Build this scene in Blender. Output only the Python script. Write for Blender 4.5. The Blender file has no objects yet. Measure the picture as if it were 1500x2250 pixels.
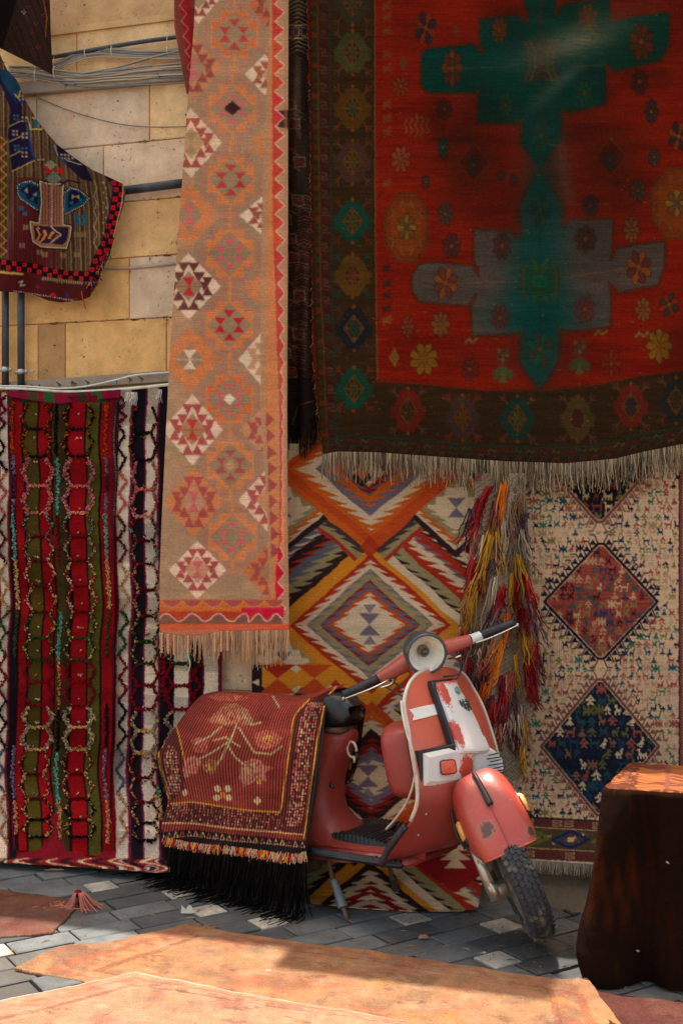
import bpy, bmesh, math, random
import numpy as np
from mathutils import Vector, Matrix

# ------------------------------------------------------------------ camera, sky, sun
scene = bpy.context.scene
F = 2592.0; CAMH = 1.5; HY = 1140.0           # focal length and horizon in photo pixels
TW = 0.29; D0 = 5.05                          # the wall: y = D0 - TW*x
cam = bpy.data.cameras.new("camera"); camo = bpy.data.objects.new("camera", cam)
scene.collection.objects.link(camo); scene.camera = camo
cam.sensor_fit = 'VERTICAL'; cam.sensor_height = 24.0; cam.lens = 24.0*F/2250.0
cam.shift_y = (HY-1125.0)/2250.0
cam.clip_end = 500
camo.location = (0, 0, CAMH); camo.rotation_euler = (math.radians(90), 0, 0)

SUN_AZ = math.radians(-10)                    # measured from +Y towards +X (sun stands behind the wall)
SUN_EL = math.radians(78)
world = bpy.data.worlds.new("World"); scene.world = world; world.use_nodes = True
nt = world.node_tree; nt.nodes.clear()
sky = nt.nodes.new('ShaderNodeTexSky'); sky.sky_type = 'NISHITA'; sky.sun_disc = False
sky.sun_elevation = SUN_EL; sky.sun_rotation = SUN_AZ; sky.dust_density = 3.0; sky.air_density = 0.9; sky.ozone_density = 0.6
bg = nt.nodes.new('ShaderNodeBackground'); bg.inputs['Strength'].default_value = 0.125
wo = nt.nodes.new('ShaderNodeOutputWorld')
wm = nt.nodes.new('ShaderNodeMix'); wm.data_type = 'RGBA'; wm.blend_type = 'MULTIPLY'; wm.inputs[0].default_value = 1
wm.inputs[7].default_value = (1.0, 0.85, 0.64, 1)          # warm bounce of the dusty street
nt.links.new(sky.outputs[0], wm.inputs[6]); nt.links.new(wm.outputs[2], bg.inputs[0]); nt.links.new(bg.outputs[0], wo.inputs[0])
sl = bpy.data.lights.new("sun", 'SUN'); sl.energy = 2.3; sl.angle = math.radians(0.6); sl.color = (1.0, 0.93, 0.82)
so = bpy.data.objects.new("sun", sl); scene.collection.objects.link(so)
sd = Vector((math.sin(SUN_AZ)*math.cos(SUN_EL), math.cos(SUN_AZ)*math.cos(SUN_EL), math.sin(SUN_EL)))
so.rotation_euler = sd.to_track_quat('Z', 'Y').to_euler(); so.location = (0, 6, 8)
scene.view_settings.view_transform = 'Standard'; scene.view_settings.look = 'None'
scene.view_settings.exposure = 2.08; scene.view_settings.gamma = 1

# ------------------------------------------------------------------ helpers
C = scene.collection
rng = np.random.RandomState(7); random.seed(7)

def lin(c):
    c = np.asarray(c, float)/255.0
    return np.where(c <= 0.04045, c/12.92, ((c+0.055)/1.055)**2.4)

def tag(o, label=None, cat=None, group=None, kind=None):
    if label: o['label'] = label
    if cat: o['category'] = cat
    if group: o['group'] = group
    if kind: o['kind'] = kind
    return o

def empty(name, loc=(0, 0, 0)):
    o = bpy.data.objects.new(name, None); C.objects.link(o); o.location = loc
    o.empty_display_size = 0.1
    return o

def link(name, me, mat=None, parent=None, smooth=True):
    o = bpy.data.objects.new(name, me); C.objects.link(o)
    if mat:
        for m in (mat if isinstance(mat, (list, tuple)) else [mat]): me.materials.append(m)
    if parent is not None: o.parent = parent
    if smooth and len(me.polygons): me.polygons.foreach_set('use_smooth', [True]*len(me.polygons))
    return o

class G:
    """collects verts, faces and per-vertex colours"""
    def __init__(s): s.v = []; s.f = []; s.c = []; s.n = 0
    def add(s, V, Fc, col=None):
        V = np.asarray(V, float).reshape(-1, 3)
        s.v.append(V); s.f += [tuple(int(i)+s.n for i in f) for f in Fc]
        if col is None: col = (0.5, 0.5, 0.5)
        col = np.asarray(col, float)
        if col.ndim == 1: col = np.repeat(col[None, :3], len(V), 0)
        s.c.append(col); s.n += len(V)
    def mesh(s, name):
        me = bpy.data.meshes.new(name)
        V = np.concatenate(s.v); me.from_pydata(V.tolist(), [], s.f)
        Cc = np.concatenate(s.c); a = me.color_attributes.new('Col', 'FLOAT_COLOR', 'POINT')
        a.data.foreach_set('color', np.c_[Cc, np.ones(len(Cc))].astype(np.float32).ravel())
        me.update(); return me
    def build(s, name, mat=None, parent=None, smooth=True):
        return link(name, s.mesh(name), mat, parent, smooth)

def frames(P):
    P = np.asarray(P, float); n = len(P)
    T = np.zeros_like(P); T[1:-1] = P[2:]-P[:-2]; T[0] = P[1]-P[0]; T[-1] = P[-1]-P[-2]
    T /= np.maximum(np.linalg.norm(T, axis=1, keepdims=True), 1e-9)
    up = np.array([0, 0, 1.0]) if abs(T[0][2]) < 0.9 else np.array([0, 1.0, 0])
    a = np.cross(up, T[0]); a /= np.linalg.norm(a); A = [a]
    for i in range(1, n):
        a = A[-1]-T[i]*np.dot(A[-1], T[i]); l = np.linalg.norm(a)
        a = a/l if l > 1e-6 else A[-1]; A.append(a)
    A = np.array(A); B = np.cross(T, A)
    return A, B

def tube(g, P, r, n=8, col=None, caps=True, flat=1.0):
    P = np.asarray(P, float); m = len(P)
    r = np.broadcast_to(np.asarray(r, float), (m,))
    A, B = frames(P)
    th = np.arange(n)*2*np.pi/n
    V = P[:, None]+r[:, None, None]*(np.cos(th)[None, :, None]*A[:, None]+flat*np.sin(th)[None, :, None]*B[:, None])
    Fc = [(i*n+j, i*n+(j+1) % n, (i+1)*n+(j+1) % n, (i+1)*n+j) for i in range(m-1) for j in range(n)]
    if caps: Fc += [tuple(range(n))[::-1], tuple((m-1)*n+j for j in range(n))]
    if col is not None:
        col = np.asarray(col, float)
        if col.ndim == 2: col = np.repeat(col, n, 0)
    g.add(V.reshape(-1, 3), Fc, col)

def smoothpath(P, k=6):
    P = np.asarray(P, float); n = len(P); out = []
    for i in range(n-1):
        p0 = P[max(i-1, 0)]; p1 = P[i]; p2 = P[i+1]; p3 = P[min(i+2, n-1)]
        for t in np.arange(k)/k:
            out.append(0.5*((2*p1)+(-p0+p2)*t+(2*p0-5*p1+4*p2-p3)*t*t+(-p0+3*p1-3*p2+p3)*t**3))
    out.append(P[-1]); return np.array(out)

def box(g, c, s, R=None, col=None, bev=0.0):
    c = np.array(c, float); hx, hy, hz = np.array(s, float)/2
    b = min(bev, hx*.9, hy*.9, hz*.9)
    if b <= 0:
        V = np.array([(x, y, z) for x in (-hx, hx) for y in (-hy, hy) for z in (-hz, hz)])
        Fc = [(0, 1, 3, 2), (4, 6, 7, 5), (0, 4, 5, 1), (2, 3, 7, 6), (0, 2, 6, 4), (1, 5, 7, 3)]
    else:
        bm = bmesh.new(); bmesh.ops.create_cube(bm, size=1.0)
        for v in bm.verts: v.co = Vector((v.co.x*2*hx, v.co.y*2*hy, v.co.z*2*hz))
        bmesh.ops.bevel(bm, geom=bm.edges[:], offset=b, segments=2, affect='EDGES')
        bm.verts.index_update()
        V = np.array([v.co[:] for v in bm.verts]); Fc = [[v.index for v in f.verts] for f in bm.faces]; bm.free()
    if R is not None: V = V@np.asarray(R).T
    g.add(V+c, Fc, col)

def grid_faces(nv, nu, off=0, closed_u=False):
    i = np.arange(nv-1)[:, None]; j = np.arange(nu if closed_u else nu-1)[None, :]
    a = i*nu+j; b = i*nu+(j+1) % nu; c = (i+1)*nu+(j+1) % nu; d = (i+1)*nu+j
    return (np.stack([a, d, c, b], -1).reshape(-1, 4)+off)

def big_mesh(name, V, quads, col, uv=None):
    """fast mesh from numpy arrays"""
    me = bpy.data.meshes.new(name)
    nq = len(quads); me.vertices.add(len(V)); me.loops.add(nq*4); me.polygons.add(nq)
    me.vertices.foreach_set('co', np.asarray(V, np.float32).ravel())
    me.loops.foreach_set('vertex_index', quads.astype(np.int32).ravel())
    me.polygons.foreach_set('loop_start', np.arange(nq, dtype=np.int32)*4)
    me.polygons.foreach_set('loop_total', np.full(nq, 4, np.int32))
    me.polygons.foreach_set('use_smooth', np.ones(nq, bool))
    a = me.color_attributes.new('Col', 'FLOAT_COLOR', 'POINT')
    a.data.foreach_set('color', np.c_[col, np.ones(len(col))].astype(np.float32).ravel())
    if uv is not None:
        l = me.uv_layers.new(name='UVMap')
        l.data.foreach_set('uv', np.asarray(uv, np.float32)[quads.ravel()].ravel())
    me.update(calc_edges=True); me.validate(); return me

# ---- smooth value noise on arrays
_NT = np.random.RandomState(3).rand(256, 256)
def vnoise(x, y, seed=0):
    x = np.asarray(x, float)+seed*17.3; y = np.asarray(y, float)+seed*31.7
    xi = np.floor(x).astype(int); yi = np.floor(y).astype(int); fx = x-xi; fy = y-yi
    fx = fx*fx*(3-2*fx); fy = fy*fy*(3-2*fy)
    g = lambda a, b: _NT[a & 255, b & 255]
    return (g(xi, yi)*(1-fx)+g(xi+1, yi)*fx)*(1-fy)+(g(xi, yi+1)*(1-fx)+g(xi+1, yi+1)*fx)*fy
def fbm(x, y, seed=0, o=4):
    s = 0; a = 0.5; t = 0
    for k in range(o): s = s+a*vnoise(x*2**k, y*2**k, seed+k); t += a; a *= .5
    return s/t

# ---- photo pixel -> point (used only to place things at their true distance)
def ray(px, py): return (np.asarray(px, float)-750)/F, (HY-np.asarray(py, float))/F
def gpt(px, py, z=0.0):
    a, b = ray(px, py); t = (z-CAMH)/b; return np.stack([a*t, t, z+0*t], -1)
WN = np.array([TW, 1.0, 0])/math.hypot(TW, 1)       # into the wall
WA = np.array([1.0, -TW, 0])/math.hypot(TW, 1)      # along the wall, rightwards
def wpt(px, py, d=0.0):
    """point on the plane d metres in front of the wall"""
    a, b = ray(px, py); t = (D0-d*math.hypot(TW, 1))/(1+TW*a); return np.stack([a*t, t, CAMH+b*t], -1)
def wall_d(P): return (D0-TW*P[..., 0]-P[..., 1])/math.hypot(TW, 1)
def surf(px, py, dfun):
    """where the pixel's ray meets a cloth surface lying dfun(s,z) metres in front of the wall"""
    a, b = ray(px, py); lo = np.full(a.shape, 2.5); hi = np.full(a.shape, 6.5)
    for _ in range(26):
        t = (lo+hi)/2; P = np.stack([a*t, t, CAMH+b*t], -1)
        inside = wall_d(P) < dfun(P@WA, P[..., 2])
        hi = np.where(inside, t, hi); lo = np.where(inside, lo, t)
    t = (lo+hi)/2; return np.stack([a*t, t, CAMH+b*t], -1)

# ------------------------------------------------------------------ materials
def newmat(name):
    m = bpy.data.materials.new(name); m.use_nodes = True; n = m.node_tree
    return m, n, n.nodes['Principled BSDF'], n.nodes.new, n.links.new

def mat_plain(name, col, rough=0.5, metal=0.0, var=0.15, scale=30, bump=0.0, bscale=200, dirt=None, dirt_amt=0.5, dscale=6, spec=0.5, coat=0):
    m, n, b, N, L = newmat(name)
    tc = N('ShaderNodeTexCoord'); nz = N('ShaderNodeTexNoise'); nz.inputs['Scale'].default_value = scale; nz.inputs['Detail'].default_value = 6
    L(tc.outputs['Object'], nz.inputs['Vector'])
    mr = N('ShaderNodeMapRange'); mr.inputs[3].default_value = 1-var; mr.inputs[4].default_value = 1+var
    L(nz.outputs[0], mr.inputs[0])
    mx = N('ShaderNodeMix'); mx.data_type = 'RGBA'; mx.blend_type = 'MULTIPLY'; mx.inputs[0].default_value = 1
    mx.inputs[6].default_value = (*lin(col), 1); L(mr.outputs[0], mx.inputs[7])
    out = mx.outputs[2]
    if dirt is not None:
        n2 = N('ShaderNodeTexNoise'); n2.inputs['Scale'].default_value = dscale; n2.inputs['Detail'].default_value = 9; n2.inputs['Roughness'].default_value = .7
        L(tc.outputs['Object'], n2.inputs['Vector'])
        r2 = N('ShaderNodeMapRange'); r2.inputs[1].default_value = .5; r2.inputs[2].default_value = .72; r2.inputs[4].default_value = dirt_amt
        L(n2.outputs[0], r2.inputs[0])
        m2 = N('ShaderNodeMix'); m2.data_type = 'RGBA'; L(r2.outputs[0], m2.inputs[0]); L(out, m2.inputs[6]); m2.inputs[7].default_value = (*lin(dirt), 1)
        out = m2.outputs[2]
    L(out, b.inputs['Base Color'])
    b.inputs['Roughness'].default_value = rough; b.inputs['Metallic'].default_value = metal
    b.inputs['Specular IOR Level'].default_value = spec; b.inputs['Coat Weight'].default_value = coat
    rr = N('ShaderNodeMapRange'); rr.inputs[3].default_value = max(rough-.12, .03); rr.inputs[4].default_value = min(rough+.15, 1)
    L(nz.outputs[0], rr.inputs[0]); L(rr.outputs[0], b.inputs['Roughness'])
    if bump > 0:
        n3 = N('ShaderNodeTexNoise'); n3.inputs['Scale'].default_value = bscale; n3.inputs['Detail'].default_value = 5
        L(tc.outputs['Object'], n3.inputs['Vector'])
        bp = N('ShaderNodeBump'); bp.inputs['Strength'].default_value = bump; bp.inputs['Distance'].default_value = .004
        L(n3.outputs[0], bp.inputs['Height']); L(bp.outputs[0], b.inputs['Normal'])
    return m

def mat_rug(name, warp=260, weft=420, bump=.5, streak=.22, fuzz=.12, pile=False, sheen=0.0):
    """woven cloth: colour from the knots (mesh attribute) x procedural yarn streaks, woven bump"""
    m, n, b, N, L = newmat(name)
    at = N('ShaderNodeAttribute'); at.attribute_name = 'Col'
    uv = N('ShaderNodeUVMap')
    mp = N('ShaderNodeMapping'); L(uv.outputs[0], mp.inputs[0]); mp.inputs['Scale'].default_value = (14, 330, 1)
    nz = N('ShaderNodeTexNoise'); nz.inputs['Scale'].default_value = 1; nz.inputs['Detail'].default_value = 3; L(mp.outputs[0], nz.inputs['Vector'])
    mr = N('ShaderNodeMapRange'); mr.inputs[1].default_value = .25; mr.inputs[2].default_value = .75
    mr.inputs[3].default_value = 1-streak; mr.inputs[4].default_value = 1+streak; L(nz.outputs[0], mr.inputs[0])
    nf = N('ShaderNodeTexNoise'); nf.inputs['Scale'].default_value = 420; nf.inputs['Detail'].default_value = 2; L(uv.outputs[0], nf.inputs['Vector'])
    mf = N('ShaderNodeMapRange'); mf.inputs[1].default_value = .3; mf.inputs[2].default_value = .7; mf.inputs[3].default_value = 1-fuzz; mf.inputs[4].default_value = 1+fuzz
    L(nf.outputs[0], mf.inputs[0])
    mu = N('ShaderNodeMath'); mu.operation = 'MULTIPLY'; L(mr.outputs[0], mu.inputs[0]); L(mf.outputs[0], mu.inputs[1])
    mx = N('ShaderNodeMix'); mx.data_type = 'RGBA'; mx.blend_type = 'MULTIPLY'; mx.inputs[0].default_value = 1
    L(at.outputs['Color'], mx.inputs[6]); L(mu.outputs[0], mx.inputs[7]); L(mx.outputs[2], b.inputs['Base Color'])
    b.inputs['Roughness'].default_value = 1.0; b.inputs['Specular IOR Level'].default_value = .05
    b.inputs['Sheen Weight'].default_value = sheen; b.inputs['Sheen Roughness'].default_value = .5
    m1 = N('ShaderNodeMapping'); L(uv.outputs[0], m1.inputs[0]); m1.inputs['Scale'].default_value = (warp, weft, 1)
    if pile:
        w = N('ShaderNodeTexNoise'); w.inputs['Scale'].default_value = 1.2; w.inputs['Detail'].default_value = 4
    else:
        w = N('ShaderNodeTexWave'); w.wave_type = 'BANDS'; w.bands_direction = 'X'; w.inputs['Scale'].default_value = 1/6.28*1.0
        w.inputs['Distortion'].default_value = 1.5; w.inputs['Detail'].default_value = 2
    L(m1.outputs[0], w.inputs['Vector'])
    ad = N('ShaderNodeMath'); L(w.outputs[0] if pile else w.outputs['Fac'], ad.inputs[0]); L(nf.outputs[0], ad.inputs[1])
    ad2 = N('ShaderNodeMath'); L(ad.outputs[0], ad2.inputs[0]); L(nz.outputs[0], ad2.inputs[1])
    bp = N('ShaderNodeBump'); bp.inputs['Strength'].default_value = bump; bp.inputs['Distance'].default_value = .0025
    L(ad2.outputs[0], bp.inputs['Height']); L(bp.outputs[0], b.inputs['Normal'])
    return m

def mat_yarn(name, rough=.95, var=.25, scale=300):
    m, n, b, N, L = newmat(name)
    at = N('ShaderNodeAttribute'); at.attribute_name = 'Col'
    tc = N('ShaderNodeTexCoord'); nz = N('ShaderNodeTexNoise'); nz.inputs['Scale'].default_value = scale; L(tc.outputs['Object'], nz.inputs['Vector'])
    mr = N('ShaderNodeMapRange'); mr.inputs[3].default_value = 1-var; mr.inputs[4].default_value = 1+var; L(nz.outputs[0], mr.inputs[0])
    mx = N('ShaderNodeMix'); mx.data_type = 'RGBA'; mx.blend_type = 'MULTIPLY'; mx.inputs[0].default_value = 1
    L(at.outputs['Color'], mx.inputs[6]); L(mr.outputs[0], mx.inputs[7]); L(mx.outputs[2], b.inputs['Base Color'])
    b.inputs['Roughness'].default_value = rough; b.inputs['Specular IOR Level'].default_value = .05
    bp = N('ShaderNodeBump'); bp.inputs['Strength'].default_value = .4; bp.inputs['Distance'].default_value = .002
    L(nz.outputs[0], bp.inputs['Height']); L(bp.outputs[0], b.inputs['Normal'])
    return m

YARN = mat_yarn('yarn')
RUG = mat_rug('flatweave')
RUGP = mat_rug('pile weave', pile=True, warp=500, weft=500, bump=.6, fuzz=.25)

# ------------------------------------------------------------------ a canvas on which rug designs are drawn knot by knot
class Cv:
    def __init__(s, x0, y0, x1, y1, step=1.6, bg=(128, 128, 128)):
        s.h = step/2; s.x0, s.y0 = x0, y0
        s.nx = int((x1-x0)/step)*2; s.ny = int((y1-y0)/step)*2
        s.img = np.empty((s.ny, s.nx, 3), np.float32); s.img[:] = np.array(bg, float)/255
        s.X = x0+(np.arange(s.nx)+.5)*s.h; s.Y = y0+(np.arange(s.ny)+.5)*s.h
    def grid(s): return np.meshgrid(s.X, s.Y)
    def _bb(s, x0, y0, x1, y1):
        i0 = max(int((y0-s.y0)/s.h)-1, 0); i1 = min(int((y1-s.y0)/s.h)+2, s.ny)
        j0 = max(int((x0-s.x0)/s.h)-1, 0); j1 = min(int((x1-s.x0)/s.h)+2, s.nx)
        if i1 <= i0 or j1 <= j0: return None
        return i0, i1, j0, j1
    def _put(s, bb, m, col, a=1.0):
        i0, i1, j0, j1 = bb; c = np.array(col, float)/255
        reg = s.img[i0:i1, j0:j1]; m = (m*a)[..., None] if m.dtype != bool else (m.astype(np.float32)*a)[..., None]
        reg[:] = reg*(1-m)+c*m
    def poly(s, pts, col, a=1.0):
        P = np.array(pts, float); bb = s._bb(P[:, 0].min(), P[:, 1].min(), P[:, 0].max(), P[:, 1].max())
        if bb is None: return
        i0, i1, j0, j1 = bb; X, Y = np.meshgrid(s.X[j0:j1], s.Y[i0:i1]); ins = np.zeros(X.shape, bool)
        n = len(P)
        for k in range(n):
            xa, ya = P[k]; xb, yb = P[(k+1) % n]
            if ya == yb: continue
            ins ^= ((ya > Y) != (yb > Y)) & (X < (xb-xa)*(Y-ya)/(yb-ya)+xa)
        s._put(bb, ins, col, a)
    def line(s, pts, w, col, a=1.0, closed=False):
        P = np.array(pts, float)
        if closed: P = np.vstack([P, P[:1]])
        bb = s._bb(P[:, 0].min()-w, P[:, 1].min()-w, P[:, 0].max()+w, P[:, 1].max()+w)
        if bb is None: return
        i0, i1, j0, j1 = bb; X, Y = np.meshgrid(s.X[j0:j1], s.Y[i0:i1]); d = np.full(X.shape, 1e9)
        for k in range(len(P)-1):
            ax, ay = P[k]; bx, by = P[k+1]; dx, dy = bx-ax, by-ay; l2 = dx*dx+dy*dy+1e-9
            t = np.clip(((X-ax)*dx+(Y-ay)*dy)/l2, 0, 1)
            d = np.minimum(d, np.hypot(X-ax-t*dx, Y-ay-t*dy))
        s._put(bb, np.clip((w/2-d)/s.h+.5, 0, 1).astype(np.float32), col, a)
    def disc(s, cx, cy, rx, ry, col, a=1.0):
        bb = s._bb(cx-rx, cy-ry, cx+rx, cy+ry)
        if bb is None: return
        i0, i1, j0, j1 = bb; X, Y = np.meshgrid(s.X[j0:j1], s.Y[i0:i1])
        s._put(bb, ((X-cx)/rx)**2+((Y-cy)/ry)**2 < 1, col, a)
    def dia(s, cx, cy, rx, ry, col, a=1.0): s.poly([(cx, cy-ry), (cx+rx, cy), (cx, cy+ry), (cx-rx, cy)], col, a)
    def rect(s, x0, y0, x1, y1, col, a=1.0): s.poly([(x0, y0), (x1, y0), (x1, y1), (x0, y1)], col, a)
    def where(s, m, col, a=1.0):
        mm = (m.astype(np.float32)*a)[..., None]; s.img[:] = s.img*(1-mm)+(np.array(col, float)/255)*mm
    def mul(s, f): s.img *= f[..., None] if f.ndim == 2 else f
    def blur(s, px_, amt, m=None):
        r = max(int(px_/s.h), 1); I = s.img
        for ax in (0, 1):
            P = np.concatenate([np.repeat(I.take([0], ax), r+1, ax), I, np.repeat(I.take([-1], ax), r, ax)], ax); Cs = np.cumsum(P, ax, dtype=np.float64); n = I.shape[ax]
            I = ((Cs.take(range(2*r+1, 2*r+1+n), ax)-Cs.take(range(0, n), ax))/(2*r+1)).astype(np.float32)
        a_ = amt if m is None else (amt*m)[..., None]
        s.img = (s.img*(1-a_)+I*a_).astype(np.float32)
    def finish(s, warp=1.2, grain=.06, abrash=.08, seed=1, freq=.12):
        X, Y = s.grid()
        if warp > 0:
            rowj = (np.random.RandomState(seed).rand(s.ny//4+2)-.5)
            rj = np.repeat(rowj, 4)[:s.ny][:, None]
            dx = ((fbm(X*freq, Y*freq, seed)-.5)*3*warp+rj*warp)/s.h; dy = ((fbm(X*freq, Y*freq, seed+9)-.5)*3*warp)/s.h
            I = np.clip((np.arange(s.ny)[:, None]+dy).round().astype(int), 0, s.ny-1)
            J = np.clip((np.arange(s.nx)[None, :]+dx).round().astype(int), 0, s.nx-1)
            s.img = s.img[I, J]
        s.img = s.img*(1+abrash*2*(fbm(X*.006, Y*.05, seed+3)-.5))[..., None]
        s.img = s.img.reshape(s.ny//2, 2, s.nx//2, 2, 3).mean((1, 3))
        if grain: s.img = s.img*(1+grain*(np.random.RandomState(seed).rand(*s.img.shape[:2])-.5)*2)[..., None]
        s.img = np.clip(s.img, 0.004, 1)
        s.img = np.where(s.img <= .04045, s.img/12.92, ((s.img+.055)/1.055)**2.4)
        return s
    def sample(s, px, py, gain=1.0):
        st = s.h*2; h, w = s.img.shape[:2]
        x = np.clip((px-s.x0)/st-.5, 0, w-1.001); y = np.clip((py-s.y0)/st-.5, 0, h-1.001)
        xi = x.astype(int); yi = y.astype(int); fx = (x-xi)[..., None]; fy = (y-yi)[..., None]
        I = s.img
        c = (I[yi, xi]*(1-fx)+I[yi, xi+1]*fx)*(1-fy)+(I[yi+1, xi]*(1-fx)+I[yi+1, xi+1]*fx)*fy
        return c*gain

def curve(pts, y):
    P = np.array(sorted(pts, key=lambda p: p[1])); return np.interp(y, P[:, 1], P[:, 0])

def sheet(px, py, P, col, name, mat, parent=None, thick=.007, away=None):
    """a cloth sheet from a grid of points, with a turned-back rim so that its edge has a thickness"""
    nv, nu = px.shape; V = P.reshape(-1, 3); q = grid_faces(nv, nu)
    idx = np.arange(nv*nu).reshape(nv, nu)
    loop = np.concatenate([idx[0, :-1], idx[:-1, -1], idx[-1, :0:-1], idx[:0:-1, 0]])
    away = WN if away is None else away
    m = len(loop); V2 = V[loop]+away*thick
    a = np.arange(m); rim = np.stack([loop[a], nv*nu+a, nv*nu+(a+1) % m, loop[(a+1) % m]], -1)
    rim = rim[:, ::-1]
    Vall = np.vstack([V, V2]); col = col.reshape(-1, 3); colall = np.vstack([col, col[loop]*.8])
    uv = np.c_[px.ravel(), -py.ravel()]/520.0; uvall = np.vstack([uv, uv[loop]])
    me = big_mesh(name, Vall, np.vstack([q, rim]), colall, uvall)
    return link(name, me, mat, parent, smooth=False)

def rug_grid(left, right, y0, y1, step=1.6, top=None, bot=None):
    """pixel grid between two side curves; top/bot add a y deviation along u"""
    nv = int((y1-y0)/step)+1; ww = max(abs(curve(right, y)-curve(left, y)) for y in np.linspace(y0, y1, 9))
    nu = int(ww/step)+1; u = np.linspace(0, 1, nu)[None, :]; v = np.linspace(0, 1, nv)[:, None]
    py = y0+(y1-y0)*v+0*u
    if top is not None: py = py+np.interp(u, *zip(*top))*(1-v)
    if bot is not None: py = py+np.interp(u, *zip(*bot))*v
    yy = (y0+(y1-y0)*v)[:, 0]
    xl = curve(left, yy)[:, None]; xr = curve(right, yy)[:, None]
    return xl+(xr-xl)*u, py

def fringe(name, P0, length, colors, parent, r=.0016, seg=5, spread=.01, sway=.006, out=None, jit=.25, mat=None, clump=0, seed=0, gravity=(0, 0, -1), floor_z=None):
    """strands hanging from the points P0"""
    R = np.random.RandomState(seed); g = G(); out = -WN if out is None else out; grav = np.array(gravity, float)
    n = len(P0); cols = [lin(c) for c in colors]
    cl = np.arange(n)//clump if clump else None
    for i, p in enumerate(P0):
        L = length[i] if hasattr(length, '__len__') else length
        L = L*(1+jit*(R.rand()-.5)*2)
        t = np.linspace(0, 1, seg+1)[:, None]
        tgt = WA*(R.rand()-.5)*spread*2+out*(R.rand()*.9)*spread
        if clump:
            c = P0[min(int((cl[i]+.5)*clump), n-1)]; tgt = tgt*.4+(c-p)*.8
        ph = R.rand()*6.28
        Q = p[None]+grav*L*t+tgt*t**1.3+WA*np.sin(t*5+ph)*sway*t*.6+out*np.cos(t*4+ph)*sway*.3*t
        c0 = cols[(int(cl[i])*7919+int(cl[i])**2*31+seed) % len(cols) if (clump > 20 and R.rand() < .75) else R.randint(len(cols))]*(.75+.5*R.rand())
        if floor_z is not None:
            under = np.clip(floor_z-Q[:, 2], 0, None); Q[:, 2] = np.maximum(Q[:, 2], floor_z+.002*R.rand()+.006*R.rand()*(under > 0)); Q = Q+(out*np.array([1, 1, 0])+WA*(R.rand()-.6)*.8)*(under*(.4+.6*R.rand()))[:, None]
        tube(g, Q, np.linspace(r, r*.55, seg+1), 3, c0, caps=False)
    return g.build(name, mat or YARN, parent)
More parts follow.
